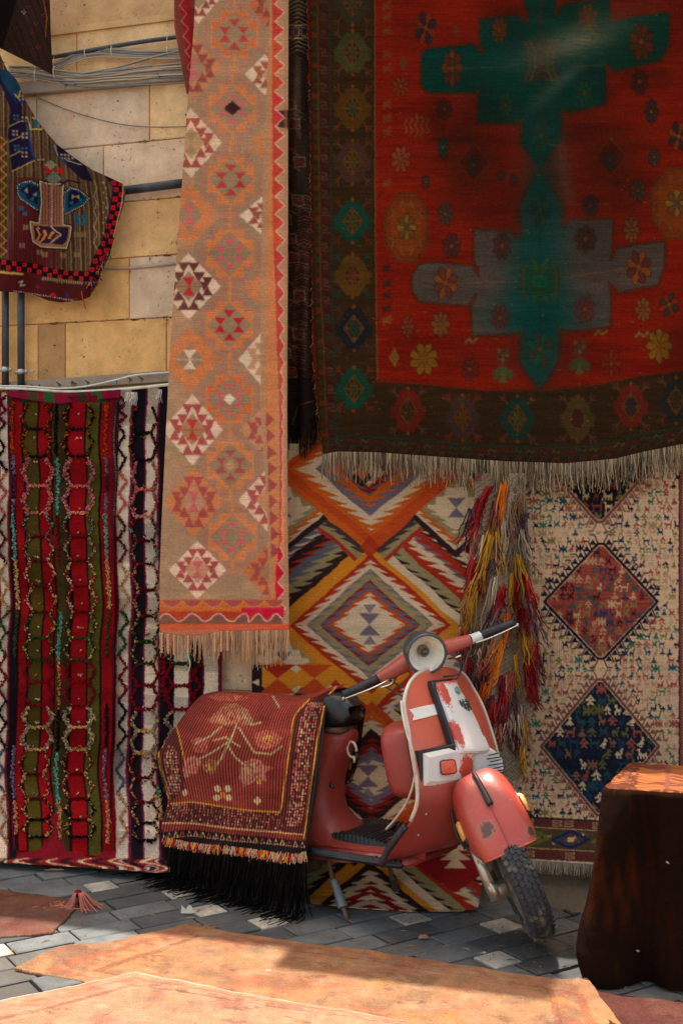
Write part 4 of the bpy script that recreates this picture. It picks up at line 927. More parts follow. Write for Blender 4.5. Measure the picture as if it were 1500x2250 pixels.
for k, (x, y) in enumerate(((610, 1490), (690, 1490))):
    cv.dia(x, y, 52, 44, YL); cv.poly([(x-40, y-30), (x+40, y-30), (x, y)], RD_ if k == 0 else OC); cv.poly([(x-40, y+34), (x+40, y+34), (x, y)], OC); 
cv.poly([(553, 1460), (576, 1460), (576, 1540), (553, 1540)], (44, 32, 32)); cv.poly([(553, 1500), (570, 1492), (570, 1508)], CR)
# lower right: dark red diamond with a cream tree
cv.dia(1000, 1878, 118, 84, DR)
for dy, w_ in ((-34, 16), (-14, 26), (8, 34), (26, 24)): cv.poly([(1000-w_, 1870+dy+12), (1000+w_, 1870+dy+12), (1000, 1870+dy-14)], CR)
cv.line([(885, 1878), (1050, 1878)], 1.6, CR)
cv.finish(.9, .07, .07, 21, freq=.06)
kl = [(553, 960), (553, 1600), (600, 1800), (672, 1930), (685, 1996)]; kr = [(1062, 960), (1060, 1300), (1050, 1500), (1056, 1800), (1064, 1900), (1046, 2003)]
px, py = rug_grid(kl, kr, 975, 1985, 1.6, bot=[(0, 0), (.3, 12), (.6, 18), (.9, 18), (1, 10)])
def dkil(s, z):
    return .03+.22/(1+np.exp((z-.30)/.06))+.14*np.exp(-np.clip(z-.015, 0, 9)/.05)+.012*np.sin(s*7+1)+.006*np.sin(s*19+z*3)+.02*fbm(s*3, z*2, 2)+.012*np.sin(s*40)*np.exp(-z/.15)+1.5*np.clip(.012-z, 0, 1)*20
P = surf(px, py, dkil); P[..., 2] = np.maximum(P[..., 2], .008)
kil = empty('kilim', tuple(gpt(860, 1990))); tag(kil, 'flatwoven kilim of cream, orange and black toothed diamonds, hanging behind the scooter', 'rug')
sheet(px, py, sub(P, kil), cv.sample(px, py, .95), 'woven_field', RUG, kil)
# ================================================================== SOUMAK WITH ANIMALS (right)
GL = ["..##....|..##....|...#..#.|...####.|..#####.|..#..#..|..#..#..", ".....##.|.....#..|#...##..|######..|######..|#.#.#.#.|#.#.#.#.", "...#....|..###...|...#....|..###...|.#####..|#######.|..#.#...",
      ".#...##.|.#..##..|.#####..|..####..|.######.|.#....#.|.#....#.", "....##..|....###.|...##...|..####..|.#####..|##.#....|..###...", "##......|.##.....|.#..##..|.######.|..#####.|..#..#..|.##.##..",
      "...##...|..####..|.##..##.|########|...##...|..####..|.##..##.", "#..##..#|##.##.##|########|.######.|########|##.##.##|#..##..#", "......##|#.....#.|#######.|.######.|.#....#.|.#....#.|##...##.", "....#...|...###..|..#####.|.###.###|...#....|..##.#..|.##..##."]
GL = [np.array([[ch == '#' for ch in row] for row in t.split('|')]) for t in GL]
def glyph(c, x, y, w, h, k, col, flip):
    m = GL[k][:, ::-1] if flip else GL[k]; bb = c._bb(x, y, x+w, y+h)
    if bb is None: return
    i0, i1, j0, j1 = bb; yy = ((c.Y[i0:i1]-y)/h*7).astype(int); xx = ((c.X[j0:j1]-x)/w*8).astype(int)
    ok = ((yy >= 0) & (yy < 7))[:, None] & ((xx >= 0) & (xx < 8))[None, :]
    mm = m[np.clip(yy, 0, 6)][:, np.clip(xx, 0, 7)] & ok; c._put((i0, i1, j0, j1), mm, col)
cv = Cv(1105, 1000, 1530, 1945, 1.5, (205, 168, 132)); X, Y = cv.grid(); R = np.random.RandomState(9)
acol = [(150, 78, 66), (30, 74, 86), (150, 122, 84), (108, 104, 52), (40, 30, 44), (176, 130, 104), (44, 100, 78), (140, 60, 54), (26, 50, 76), (180, 150, 116)]
def herd(x0, y0, x1, y1, size, cols, dens=.92, seed=1):
    R = np.random.RandomState(seed); y = y0
    while y < y1:
        x = x0+R.rand()*8
        while x < x1:
            w_ = size*(.8+.4*R.rand())
            if R.rand() < dens: glyph(cv, x, y+R.rand()*3, w_, size*1.0, R.randint(10), cols[R.randint(len(cols))], R.rand() < .5)
            x += w_*1.08
        y += size*1.13
herd(1112, 1004, 1500, 1800, 15.5, acol, .95, 3)
def medal(cx, cy, hw, up, dn, fieldc, edge, edge2, tri, herdcols, hs, seed, dtri=True):
    D = [(cx-5, cy-up), (cx+5, cy-up), (cx+hw, cy), (cx+5, cy+dn), (cx-5, cy+dn), (cx-hw, cy)]
    def sc(o): return [(cx-5-o*.3, cy-up-o), (cx+5+o*.3, cy-up-o), (cx+hw+o, cy), (cx+5+o*.3, cy+dn+o), (cx-5-o*.3, cy+dn+o), (cx-hw-o, cy)]
    cv.poly(sc(25), (205, 168, 132))
    before = cv.img.copy(); cv.poly(D, (1, 2, 3)); m = np.abs(cv.img-before).sum(-1) > .02
    keep = cv.img.copy(); st = fbm(X*.01, Y*.3, seed)
    cv.img[:] = (np.array(fieldc)/255)*(.75+.5*st[..., None]); herd(cx-hw, cy-up+4, cx+hw, cy+dn-4, hs, herdcols, .93, seed)
    cv.img = np.where(m[..., None], cv.img, keep).astype(np.float32)
    cv.line(sc(1), 2.2, edge2, 1, True); cv.line(sc(5), 6, edge, 1, True)
    # latch hooks round the border
    for sx in (-1, 1):
        for sy, ln in ((-1, up), (1, dn)):
            ax, ay = cx+sx*5, cy+sy*(ln+5); bx, by = cx+sx*(hw+5), cy
            n = int(math.hypot(bx-ax, by-ay)/19); ox, oy = sx*.0, sy*1
            for i in range(n):
                t = (i+.5)/n; x = ax+(bx-ax)*t; y = ay+(by-ay)*t; t2 = (i+1)/n
                cv.poly([(x+sx*6-8, y+sy*9+4), (x+sx*6+8, y+sy*9+4), (x+sx*6, y+sy*9-9)], tri)
                cv.line([(ax+(bx-ax)*(i/n), ay+(by-ay)*(i/n)), (ax+(bx-ax)*(i/n)+sx*10, ay+(by-ay)*(i/n)+sy*20), (ax+(bx-ax)*(i/n)+sx*19, ay+(by-ay)*(i/n)+sy*20)], 2.6, edge)
    return
NAVY = (30, 34, 48); MARN = (112, 66, 58)
medal(1316, 1016, 118, 118, 126, (26, 26, 36), MARN, (190, 150, 110), (130, 84, 74), [(196, 160, 110), (104, 96, 50), (120, 54, 46), (180, 150, 110)], 22, 5)
medal(1319, 1322, 119, 122, 120, (140, 62, 50), (34, 24, 36), (214, 176, 130), (30, 30, 54), [(190, 150, 112), (34, 56, 84), (130, 104, 66), (170, 130, 96), (40, 76, 76), (60, 30, 40)], 17, 6)
medal(1317, 1640, 124, 142, 146, NAVY, MARN, (214, 176, 130), (120, 78, 70), [(206, 174, 134), (96, 92, 50), (150, 74, 60), (28, 60, 84), (130, 84, 60), (40, 70, 70)], 21, 7)
cv.rect(1491, 1000, 1530, 1945, (120, 62, 52)); cv.line([(1491, 1000), (1491, 1945)], 2.4, (40, 26, 30)); 
for y in np.arange(1000, 1800, 6): cv.rect(1497, y, 1504, y+3, (170, 120, 96))
# lower borders (they slope with the hem)
sl_ = lambda x, y: y+(x-1200)*.055
def bandp(y0, y1, col): cv.poly([(1105, sl_(1105, y0)), (1530, sl_(1530, y0)), (1530, sl_(1530, y1)), (1105, sl_(1105, y1))], col)
bandp(1796, 1960, (90, 46, 42)); bandp(1796, 1799, (34, 24, 24)); bandp(1818, 1866, (74, 60, 44)); bandp(1818, 1820, (180, 140, 90)); bandp(1864, 1866, (180, 140, 90)); bandp(1889, 1960, (190, 172, 148))
for k in range(8):
    cx = 1165+k*88; cy = sl_(cx, 1842)
    for j in range(6):
        w_ = (6-j)*7; c1 = [(92, 96, 40), (92, 96, 40), (60, 66, 36), (110, 110, 50), (84, 88, 44), (190, 160, 110)][j] if k % 2 == 0 else [(24, 40, 76), (24, 40, 76), (90, 50, 40), (30, 60, 90), (120, 60, 40), (190, 160, 110)][j]
        cv.rect(cx-w_, cy-(j == 5)*4-(6-j)*1.2-(2 if j < 5 else 0), cx+w_, cy+(j == 5)*4+(6-j)*1.2+(2 if j < 5 else 0), c1) if j == 5 else [cv.rect(cx-w_+q*7, cy-3.4-q*3.4, cx+w_-q*7, cy+3.4+q*3.4, c1) for q in range(6-j)]
    for xx, yy in ((cx-4, 1808), (cx-30, 1808), (cx-2, 1878)):
        y = sl_(xx, yy); cv.rect(xx-10, y-7, xx+10, y+7, (168, 130, 98)); cv.line([(xx-7, y-4), (xx+7, y-4), (xx, y-4), (xx, y+4), (xx-7, y+4), (xx+7, y+4)], 2, (74, 36, 36)); cv.line([(xx-10, y), (xx-3, y)], 2, (74, 36, 36)); cv.line([(xx+3, y), (xx+10, y)], 2, (74, 36, 36))
for k in range(46): glyph(cv, 1110+k*9.3, sl_(1110+k*9.3, 1826+R.randint(4)*8), 7, 6, R.randint(10), [(92, 96, 40), (24, 80, 76), (130, 60, 40), (190, 160, 110)][R.randint(4)], 0)
cv.img *= np.interp(Y[:, :1], [1000, 1500, 1945], [1.0, .96, .86])[..., None]**0
cv.finish(.7, .08, .05, 31, freq=.2)
px, py = rug_grid([(1112, 1000), (1120, 1400), (1118, 1895)], [(1530, 1000), (1530, 1895)], 1000, 1890, 1.5, bot=[(0, -2), (.5, 12), (1, 34)])
def dsou(s, z): return .035+.20/(1+np.exp((z-.26)/.05))+.01*np.sin(s*6+1)+.006*np.sin(s*13+z*2)+.010*fbm(s*3, z*3, 5)+.05*np.clip(.5-z, 0, 1)
P = surf(px, py, dsou)
sou = empty('carpet', tuple(wpt(1320, 1890, .1))); tag(sou, 'cream carpet covered with tiny woven animals and three dark-edged diamonds, hanging at the right', 'carpet')
sheet(px, py, sub(P, sou), cv.sample(px, py, .92), 'woven_field', RUG, sou)
bx = np.linspace(0, px.shape[1]-1, 330).astype(int)
fringe('fringe', sub(P[-1, bx], sou), .042, [(206, 190, 168), (184, 168, 148), (160, 144, 124)], sou, r=.0019, spread=.008, sway=.003, clump=3, seed=8)

# ================================================================== TUFTED RUGS (left)
def wob(y): return 3.2*np.sin(y/95.0)+2.4*np.sin(y/41.0+1)+1.2*np.sin(y/23.)
# cream one behind
cv = Cv(-30, 845, 500, 1935, 1.7, (214, 192, 166)); X, Y = cv.grid(); XW = X-wob(Y)*.8+np.interp(Y, [850, 1100, 1500, 1900], [-4, 0, 3, 6])*(X < 330)*1
edges = [(-40, 'b'), (-4, 'r'), (1, 'c'), (19, 'r'), (24, 'k'), (40, 'r'), (120, 'r'), (250, 'r'), (259, 'c'), (285, 'm'), (291, 'k'), (317, 'm'), (321, 'c'), (347, 'm'), (352, 'k'), (383, 'c'), (414, 'm'), (419, 'k'), (445, 'm'), (449, 'c'), (479, 'm'), (500, 'm')]
pc = dict(b=(30, 20, 24), r=(118, 20, 30), c=(214, 190, 164), m=(104, 22, 48), k=(26, 20, 26))
for (x0, k), (x1, _) in zip(edges[:-1], edges[1:]): cv.where((XW >= x0) & (XW < x1), pc[k])
gr_ = ((fbm(X*.002+7, Y*.017, 5) > .53)); isc = np.zeros(X.shape, bool)
for a_, b_ in ((1, 19), (259, 285), (321, 347), (383, 414), (449, 479)): isc |= (XW >= a_) & (XW < b_)
cv.where(isc & gr_, (176, 158, 140), .7); cv.where(isc & (np.random.RandomState(1).rand(*X.shape) > .9) & gr_, (70, 62, 60), .7)
m = (Y > 1885); sw = np.sin(X*.09+2.5*np.sin(Y*.2)+4*fbm(X*.03, Y*.1, 3)); cv.where(m & (sw > -.2), (110, 24, 26)); cv.where(m & (sw > .86), (206, 170, 140)); cv.where(m & (sw < -.75), (40, 24, 26)); cv.where(m & (np.abs(sw-.3) < .12), (150, 70, 40))
cv.finish(.8, .10, .06, 41)
px, py = rug_grid([(-30, 860), (-30, 1880)], [(366, 862), (400, 1000), (486, 1300), (486, 1600), (480, 1800), (420, 1920)], 862, 1890, 1.7, top=[(0, -4), (.6, 2), (1, -14)], bot=[(0, 4), (.3, 12), (.6, 20), (.8, 28), (1, 26)])
def dcream(s, z): return .045+.22/(1+np.exp((z-.26)/.05))+.20*np.exp(-np.clip(z-.01, 0, 9)/.045)+.012*np.sin(s*16+z*1.6)+.008*np.sin(z*11+s*5)+.02*fbm(s*3, z*2, 12)+.02*np.sin(s*50)*np.exp(-z/.1)
P = surf(px, py, dcream); P[..., 2] = np.maximum(P[..., 2], .008)
crug = empty('rug', tuple(gpt(300, 1905))); tag(crug, 'cream rug with black stripes and tufted hexagons, the lower layer on the left wall', 'rug')
sheet(px, py, sub(P, crug), cv.sample(px, py, .95), 'woven_field', RUG, crug)

# red and olive one in front
cv = Cv(0, 860, 285, 1905, 1.6, (120, 18, 24)); X, Y = cv.grid(); XW = X-wob(Y)*1.0-np.interp(Y, [870, 1000, 1200, 1500, 1700, 1880], [0, 0, 6, 8, 2, 6])*(np.clip((200-X)/150, -.2, 1))
ed = [(0, (96, 20, 40)), (26, (30, 22, 20)), (34, (150, 20, 24)), (51, (28, 24, 18)), (56, (88, 78, 26)), (85, (24, 20, 16)), (89, (158, 18, 24)), (114, (30, 22, 18)), (118, (78, 66, 30)), (136, (62, 54, 24)), (149, (30, 18, 16)), (155, (154, 16, 22)), (189, (26, 22, 18)), (193, (86, 86, 28)), (220, (28, 20, 18)), (225, (150, 20, 22)), (247, (100, 30, 40)), (253, (40, 26, 24)), (262, (110, 24, 44))]
for k, (x0, c_) in enumerate(ed): cv.where((XW >= x0) & (XW < (ed[k+1][0] if k+1 < len(ed) else 400)), c_)
sc_ = fbm(X*.004, Y*.02, 9); cv.mul((.78+.5*sc_).astype(np.float32))
# vertical dotted stitching
for xx in (17, 254):
    for y in np.arange(870, 1890, 5): cv.rect(xx+wob(y), y, xx+wob(y)+2.5, y+2.4, (196, 170, 140) if (int(y/130) % 3) else (120, 70, 50))
cv.rect(0, 860, 285, 884, (124, 20, 44))
for x in range(5, 285, 42): cv.rect(x, 860, x+21, 884, (44, 74, 34) if (x//42) % 2 else (70, 60, 34))
cv.finish(.8, .12, .10, 43)
px, py = rug_grid([(16, 868), (18, 1000), (28, 1200), (36, 1400), (32, 1600), (26, 1800), (30, 1872)], [(262, 868), (258, 1000), (250, 1150), (252, 1400), (246, 1600), (240, 1760), (256, 1872)], 868, 1868, 1.6, top=[(0, -8), (.4, 4), (.75, 1), (1, -10)], bot=[(0, 0), (.5, 10), (1, 14)])
def dredr(s, z): return .085+.22/(1+np.exp((z-.26)/.05))+.018*np.sin(s*15+z*1.3)+.010*np.sin(z*9+s*4)+.012*np.sin(z*21+s*9)+.02*fbm(s*4, z*3, 14)+.03*np.clip(.5-z, 0, 1)
P2 = surf(px, py, dredr)
rrug = empty('rug', tuple(wpt(140, 1868, .1))); tag(rrug, 'dark red and olive striped rug with chains of tufted hexagons, front layer on the left', 'rug')
sheet(px, py, sub(P2, rrug), cv.sample(px, py, np.array([.60, .50, .60])), 'woven_field', RUG, rrug)
# folded-over heading of the red rug
cvh = Cv(0, 850, 290, 900, 1.6, (124, 20, 44))
for k, x in enumerate(range(-8, 290, 35)): cvh.rect(x, 850, x+22, 900, [(40, 80, 40), (120, 20, 44), (64, 58, 34)][k % 3])
cvh.finish(.8, .1, .05, 3)
px, py = rug_grid([(8, 858), (22, 872)], [(264, 858), (262, 884)], 858, 872, 1.5, top=[(0, 0), (.5, 6), (1, -2)], bot=[(0, 0), (.25, 9), (.45, 16), (.7, 8), (1, 2)])
sheet(px, py, sub(surf(px, py, lambda s, z: .115+.006*np.sin(s*40)), rrug), cvh.sample(px, py), 'heading', RUG, rrug)

# knotted pile tufts: real wool loops standing off the cloth
def tufts(name, parent, lines, dfun, seed, r0=.0052):
    """lines: (pixel path, [colours], width px)"""
    R = np.random.RandomState(seed); oct_ = np.array([(1, 0, 0), (-1, 0, 0), (0, 1, 0), (0, -1, 0), (0, 0, 1), (0, 0, -1)], float)
    of = [(0, 2, 4), (2, 1, 4), (1, 3, 4), (3, 0, 4), (2, 0, 5), (1, 2, 5), (3, 1, 5), (0, 3, 5)]
    pts = []; cols = []; rad = []
    for path, cc, w in lines:
        P = np.array(path, float); seg = np.hypot(*np.diff(P, axis=0).T); L = seg.sum(); n = max(int(L/2.1), 1); cum = np.r_[0, np.cumsum(seg)]
        for t in np.linspace(0, L, n):
            x = np.interp(t, cum, P[:, 0]); y = np.interp(t, cum, P[:, 1])
            for _ in range(2 if w > 3 else 1):
                pts.append((x+R.normal()*w*.30+wob(y)*.9, y+R.normal()*w*.25)); cols.append(lin(cc[R.randint(len(cc))])*(.45+.5*R.rand())); rad.append(r0*(.9+.6*R.rand())*(w/6.0)**.4)
    pts = np.array(pts); Q = surf(pts[:, 0], pts[:, 1], dfun); Q -= WN*(.004+.006*R.rand(len(Q), 1)); Q -= np.array(parent.location)
    n = len(Q); rot_ = R.normal(size=(n, 3, 3)); V = Q[:, None]+np.einsum('nij,kj->nki', rot_/np.linalg.norm(rot_, axis=2, keepdims=True), oct_)*np.array(rad)[:, None, None]
    Fc = (np.array(of)[None]+6*np.arange(n)[:, None, None]).reshape(-1, 3)
    me = bpy.data.meshes.new(name); me.from_pydata(V.reshape(-1, 3).tolist(), [], Fc.tolist())
    a = me.color_attributes.new('Col', 'FLOAT_COLOR', 'POINT'); cc = np.repeat(np.array(cols), 6, 0); a.data.foreach_set('color', np.c_[cc, np.ones(len(cc))].astype(np.float32).ravel())
    return link(name, me, YARN, parent, smooth=False)
def hexl(cx, y0, y1, w, wt, top=True, bot=True):
    ym = (y0+y1)/2; L_ = [[(cx-wt, y0), (cx-w, ym), (cx-wt, y1)], [(cx+wt, y0), (cx+w, ym), (cx+wt, y1)]]
    B_ = [[(cx-wt, y1), (cx+wt, y1)]] if bot else []
    return L_, B_
BLK = [(26, 18, 22), (34, 24, 26)]; SAL = [(220, 120, 100), (206, 100, 84), (190, 110, 110), (110, 70, 100)]; DRD = [(104, 18, 20), (90, 16, 20)]; TEA = [(110, 150, 130), (104, 18, 20), (120, 20, 24)]; CRE = [(208, 160, 120), (150, 24, 26)]; GRN = [(50, 66, 28), (206, 160, 90), (40, 54, 26)]; CRI = [(140, 16, 30), (120, 14, 28)]; GLD = [(200, 170, 120), (180, 150, 110), (140, 110, 100)]; GOL = [(210, 160, 90), (200, 150, 100)]
seq = [(888, 943, BLK+[(190, 80, 30)], BLK), (943, 1003, BLK+[(190, 80, 30)], BLK), (1008, 1068, SAL, [(226, 116, 96)]), (1068, 1127, SAL, [(220, 140, 110)]), (1129, 1180, TEA, DRD), (1180, 1232, TEA+[(200, 150, 110)], DRD), (1232, 1288, CRE, DRD), (1288, 1345, CRE, DRD), (1345, 1402, GRN, [(46, 62, 26)]), (1402, 1450, GRN, [(46, 62, 26)]), (1450, 1498, CRI, CRI), (1498, 1550, CRI, CRI), (1553, 1597, GLD, GOL), (1597, 1646, GLD, GOL), (1648, 1700, [(120, 20, 24), (200, 150, 110), (110, 18, 24)], DRD), (1700, 1754, [(120, 20, 24), (200, 150, 110)], DRD), (1756, 1800, BLK+[(200, 140, 90)], BLK), (1800, 1838, BLK+[(200, 150, 90)], BLK)]
LN = []
for cx in (84, 176):
    for y0, y1, c1, c2 in seq:
        dx = np.interp((y0+y1)/2, [870, 1200, 1500, 1700, 1850], [0, 4, 4, -2, 0])*(1 if cx < 100 else .3)
        fat = 8 if (c1 is SAL or c1 is GLD) else 5.2
        Ls, Bs = hexl(cx+dx, y0, y1, 33, 19)
        LN += [(l, c1, fat) for l in Ls]+[(l, c2, 5.5) for l in Bs]
def vline(x, parts, w=6):
    return [([(x+np.interp(a, [870, 1200, 1500, 1850], [0, 5, 5, 4])*(1 if x < 150 else .0), a), (x+np.interp(b, [870, 1200, 1500, 1850], [0, 5, 5, 4])*(1 if x < 150 else .0), b)], c, w) for a, b, c in parts]
LIL = [(130, 110, 130), (110, 90, 110)]; TL = [(110, 160, 140), (90, 150, 130)]; ORG_ = [(190, 70, 20), (160, 50, 20)]; PCH = [(206, 140, 96), (200, 120, 80)]
LN += vline(31, [(884, 1000, ORG_), (1004, 1040, LIL), (1040, 1090, [(70, 40, 60)]), (1100, 1130, LIL), (1130, 1228, TL), (1230, 1340, GOL), (1345, 1440, [(56, 70, 34)]), (1640, 1750, LIL), (1760, 1830, PCH)])
LN += vline(127, [(890, 1000, BLK), (1010, 1130, TL), (1135, 1240, [(130, 16, 24)]), (1345, 1448, TL), (1450, 1556, PCH+ORG_), (1560, 1650, BLK), (1655, 1760, TL), (1760, 1840, PCH)])
LN += vline(237, [(890, 1000, ORG_), (1006, 1040, LIL), (1040, 1080, [(70, 40, 60)]), (1085, 1125, LIL), (1130, 1226, TL), (1228, 1336, GOL), (1345, 1440, [(56, 70, 34)]), (1550, 1640, BLK), (1645, 1755, LIL), (1758, 1850, PCH)])
R = np.random.RandomState(2)
for y in np.arange(910, 1830, 52):
    for x in (78, 172): LN.append(([(x+R.rand()*8, y), (x+R.rand()*8+4, y+2)], [(214, 170, 140), (200, 90, 30), (150, 170, 150)], 4))
tufts('pile_tufts', rrug, LN, dredr, 5)
LN = []
off = -2
for cx, x_end, y_st in ((320, 0, 0), (398, 1, 1400), (458, 1, 1400)):
    for y0, y1, c1, c2 in seq:
        if y1 < y_st+40: continue
        y0_, y1_ = y0+8, y1+8
        k1 = c1 if c1 is not CRE else [(130, 20, 40), (190, 140, 100)]
        Ls, Bs = hexl(cx, y0_, y1_, 29 if cx < 390 else 32, 17)
        if cx == 458: Ls = Ls[:1]; Bs = []
        LN += [(l, k1, 6 if (c1 is SAL or c1 is GLD or c1 is BLK) else 5) for l in Ls]+[(l, c2, 6.5) for l in Bs]
zz = [(870, 930, [(130, 16, 50)]), (930, 1034, [(30, 24, 34)]), (1036, 1130, [(222, 120, 100)]), (1132, 1236, [(110, 34, 30)]), (1236, 1340, [(214, 170, 110)]), (1342, 1438, [(50, 80, 44)]), (1440, 1538, [(140, 20, 50)]), (1540, 1640, [(30, 26, 40)]), (1642, 1740, [(104, 104, 124)]), (1742, 1850, [(206, 150, 110)])]
for x0, sg in ((271, 1), (8, -1)):
    for a, b, c_ in zz:
        ys_ = np.linspace(a, b, 5); LN.append(([(x0+sg*(9 if k % 2 else -8), y) for k, y in enumerate(ys_)], c_, 4.6))
for y0 in (1450, 1490): LN.append(([(360, y0), (366, y0+44)], [(130, 16, 30), (150, 20, 34)], 12))
for a, b, c_ in ((1730, 1748, TL), (1748, 1800, GOL)): LN.append(([(352, a), (354, b)], c_, 6))
for y in np.arange(960, 1840, 54): LN.append(([(314+R.rand()*14, y), (318+R.rand()*14, y+3)], [(206, 190, 170), (70, 90, 50), (200, 110, 60), (120, 20, 40)], 4))
LN = [l for l in LN if not (l[0][0][0] > 240 and False)]
tufts('pile_tufts', crug, LN, dcream, 6, .0056)
# white tassels of the cream rug's top
for PP in ([(276+i*1.0, 862) for i in range(26)], [(346+i*.9, 856) for i in range(12)]):
    P = np.array([wpt(x, y, .1) for x, y in PP]); fringe('tassel', sub(P, crug), .05, [(220, 208, 196), (196, 184, 170)], crug, r=.002, spread=.035, sway=.01, seed=9, clump=13)

# ================================================================== DARK RUG between runner and red carpet
cv = Cv(615, -24, 712, 1000, 1.5, (34, 24, 18)); X, Y = cv.grid()
t_ = fbm(X*.03, Y*.012, 3); cv.mul((.6+.9*t_).astype(np.float32))
for y in np.arange(-20, 120, 9): cv.line([(615, y+14), (655, y-6), (700, y+16)], 1.8, (120, 98, 66), .7)
for y in (56, 84): cv.line([(615, y), (712, y-2)], 3, (136, 104, 70), .8)
for x in (628, 645, 662): cv.rect(x, 61, x+12, 78, (40, 24, 40)); cv.line([(x, 61), (x+12, 61), (x+12, 78), (x, 78)], 1.5, (120, 96, 66), .8, True)
for k in range(26): cv.line([(620, 100+k*5), (660, 130+k*7)], 1.6, (110, 84, 60), .55)
for k in range(46):
    y = 230+k*14; x = 636+22*math.sin(k*.9); cv.line([(x-12, y-8), (x+14, y+6)], 1.6, (124, 92, 66), .55); cv.line([(x-12, y+8), (x+14, y-6)], 1.6, (110, 52, 38), .5)
    if k % 3 == 0: cv.dia(x, y, 10, 9, (84, 26, 24), .7); cv.line([(x-12, y-12), (x+12, y-10), (x+14, y+10), (x-10, y+12)], 1.5, (150, 120, 84), .6, True)
for k in range(60):
    y = 430+k*6.4; x = 672-np.interp(y, [430, 780], [0, 14]); cv.line([(x-16, y+6), (x-2, y), (x+14, y+5)], 1.8, [(110, 88, 64), (124, 50, 34), (60, 40, 28), (150, 60, 40)][k % 4], .65)
for k in range(22): cv.line([(655+R.rand()*30, 500+R.rand()*280), (655+R.rand()*34, 500+R.rand()*280)][:1]+[(655+R.rand()*30, 500+R.rand()*280)], 1, (170, 120, 90), .0)
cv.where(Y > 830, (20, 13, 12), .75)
cv.line([(640, 940), (655, 890), (690, 880)], 2, (120, 100, 66), .5)
cv.finish(1.2, .2, .12, 51)
px, py = rug_grid([(622, -24), (622, 940)], [(706, -24), (706, 880)], -24, 930, 1.5, bot=[(0, 0), (.6, 10), (1, -50)])
def ddk(s, z): return .05+.03*np.sin(s*34+z*1.2+.6)+.014*np.sin(s*60-z*3)+.02*fbm(s*6, z*3, 4)
P = surf(px, py, ddk)
dkr = empty('rug', tuple(wpt(660, 930, .06))); tag(dkr, 'dark brown embroidered rug squeezed between the pink runner and the red carpet', 'rug')
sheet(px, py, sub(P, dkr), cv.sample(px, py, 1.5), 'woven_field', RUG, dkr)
bx = np.linspace(0, px.shape[1]-1, 110).astype(int)
fringe('fringe', sub(P[-1, bx], dkr), .12, [(30, 20, 18), (44, 28, 22), (22, 16, 16)], dkr, r=.0024, spread=.012, sway=.008, seed=12, clump=4)

# ================================================================== MEDALLION KILIM (bag face) at the left
cv = Cv(-30, 115, 290, 680, 1.35, (96, 66, 42)); X, Y = cv.grid()
xs_ = X-np.interp(Y, [130, 300, 450, 660], [-60, -22, 0, 6])*np.clip((X-60)/120, 0, 1)
st = np.floor(xs_/5.2).astype(int); pa_ = np.array([(104, 70, 48), (128, 104, 62), (84, 40, 34), (112, 88, 56)])/255
zone = np.clip((X-20)/200, 0, 1); base = pa_[st % 4]; rb = np.array([96, 20, 26])/255; k_ = np.clip(1.5-np.abs(X-70)/60-np.abs(Y-560)/120, 0, 1)+np.clip(.9-np.abs(X-60)/40, 0, 1)*(Y > 390)
cv.img = (base*(1-np.clip(k_, 0, .85)[..., None])+rb*np.clip(k_, 0, .85)[..., None]).astype(np.float32)
cv.where((np.mod(xs_, 5.2) < 1.3), (40, 24, 18), .75)
cv.poly([(-30, 300), (16, 300), (20, 420), (12, 575), (-30, 575)], (90, 80, 32)); cv.where((np.mod(X, 6) < 1.6) & (X < 18) & (Y > 280), (44, 30, 16), .7)
cv.line([(22, 380), (28, 440), (14, 575)], 4, (120, 50, 80))
for y in np.arange(300, 560, 24): cv.line([(-2, y), (12, y+12), (-2, y+24)], 3, (180, 60, 30)) ; cv.line([(2, y), (16, y+12), (2, y+24)], 1.5, (214, 180, 110), .8)
# navy strap top-left with little flowers
cv.poly([(0, 148), (20, 170), (48, 205), (50, 250), (70, 330), (74, 352), (28, 374), (18, 300), (24, 240), (0, 180)], (34, 26, 54))
cv.poly([(0, 150), (30, 160), (46, 200), (28, 214), (4, 176)], (28, 60, 84))
cv.poly([(124, 300), (140, 322), (160, 338), (184, 356), (206, 400), (180, 394), (150, 366), (128, 340)], (32, 24, 46))
for (x, y) in ((36, 258), (54, 262), (34, 292), (55, 298), (38, 325), (54, 330), (54, 340), (140, 344), (156, 344), (48, 215), (36, 210)):
    for dx, dy in ((-4, -4), (4, -4), (-4, 4), (4, 4)): cv.rect(x+dx-2.5, y+dy-2.5, x+dx+2.5, y+dy+2.5, (160, 132, 108) if (x+y) % 3 else (60, 90, 110))
for pts in ([(20, 278), (48, 265)], [(20, 312), (50, 298)], [(22, 344), (46, 332)], [(146, 352), (180, 362)], [(28, 376), (78, 352), (98, 350)]): cv.line(pts, 2, (206, 170, 110), .9)
cv.line([(28, 206), (36, 226), (58, 222)], 4, (30, 50, 110)); cv.line([(34, 208), (40, 216), (46, 200)], 3, (206, 160, 70)); cv.line([(60, 258), (68, 284), (92, 284)], 3, (200, 170, 100)); cv.line([(72, 258), (95, 272), (92, 285)], 3, (200, 150, 70)); cv.rect(74, 262, 84, 280, (34, 90, 100))
cv.line([(60, 264), (72, 340), (80, 352)], 4, (38, 60, 110)); cv.line([(116, 318), (124, 340), (146, 360)], 4, (40, 60, 120)); cv.line([(120, 320), (128, 342)], 2, (206, 180, 120))
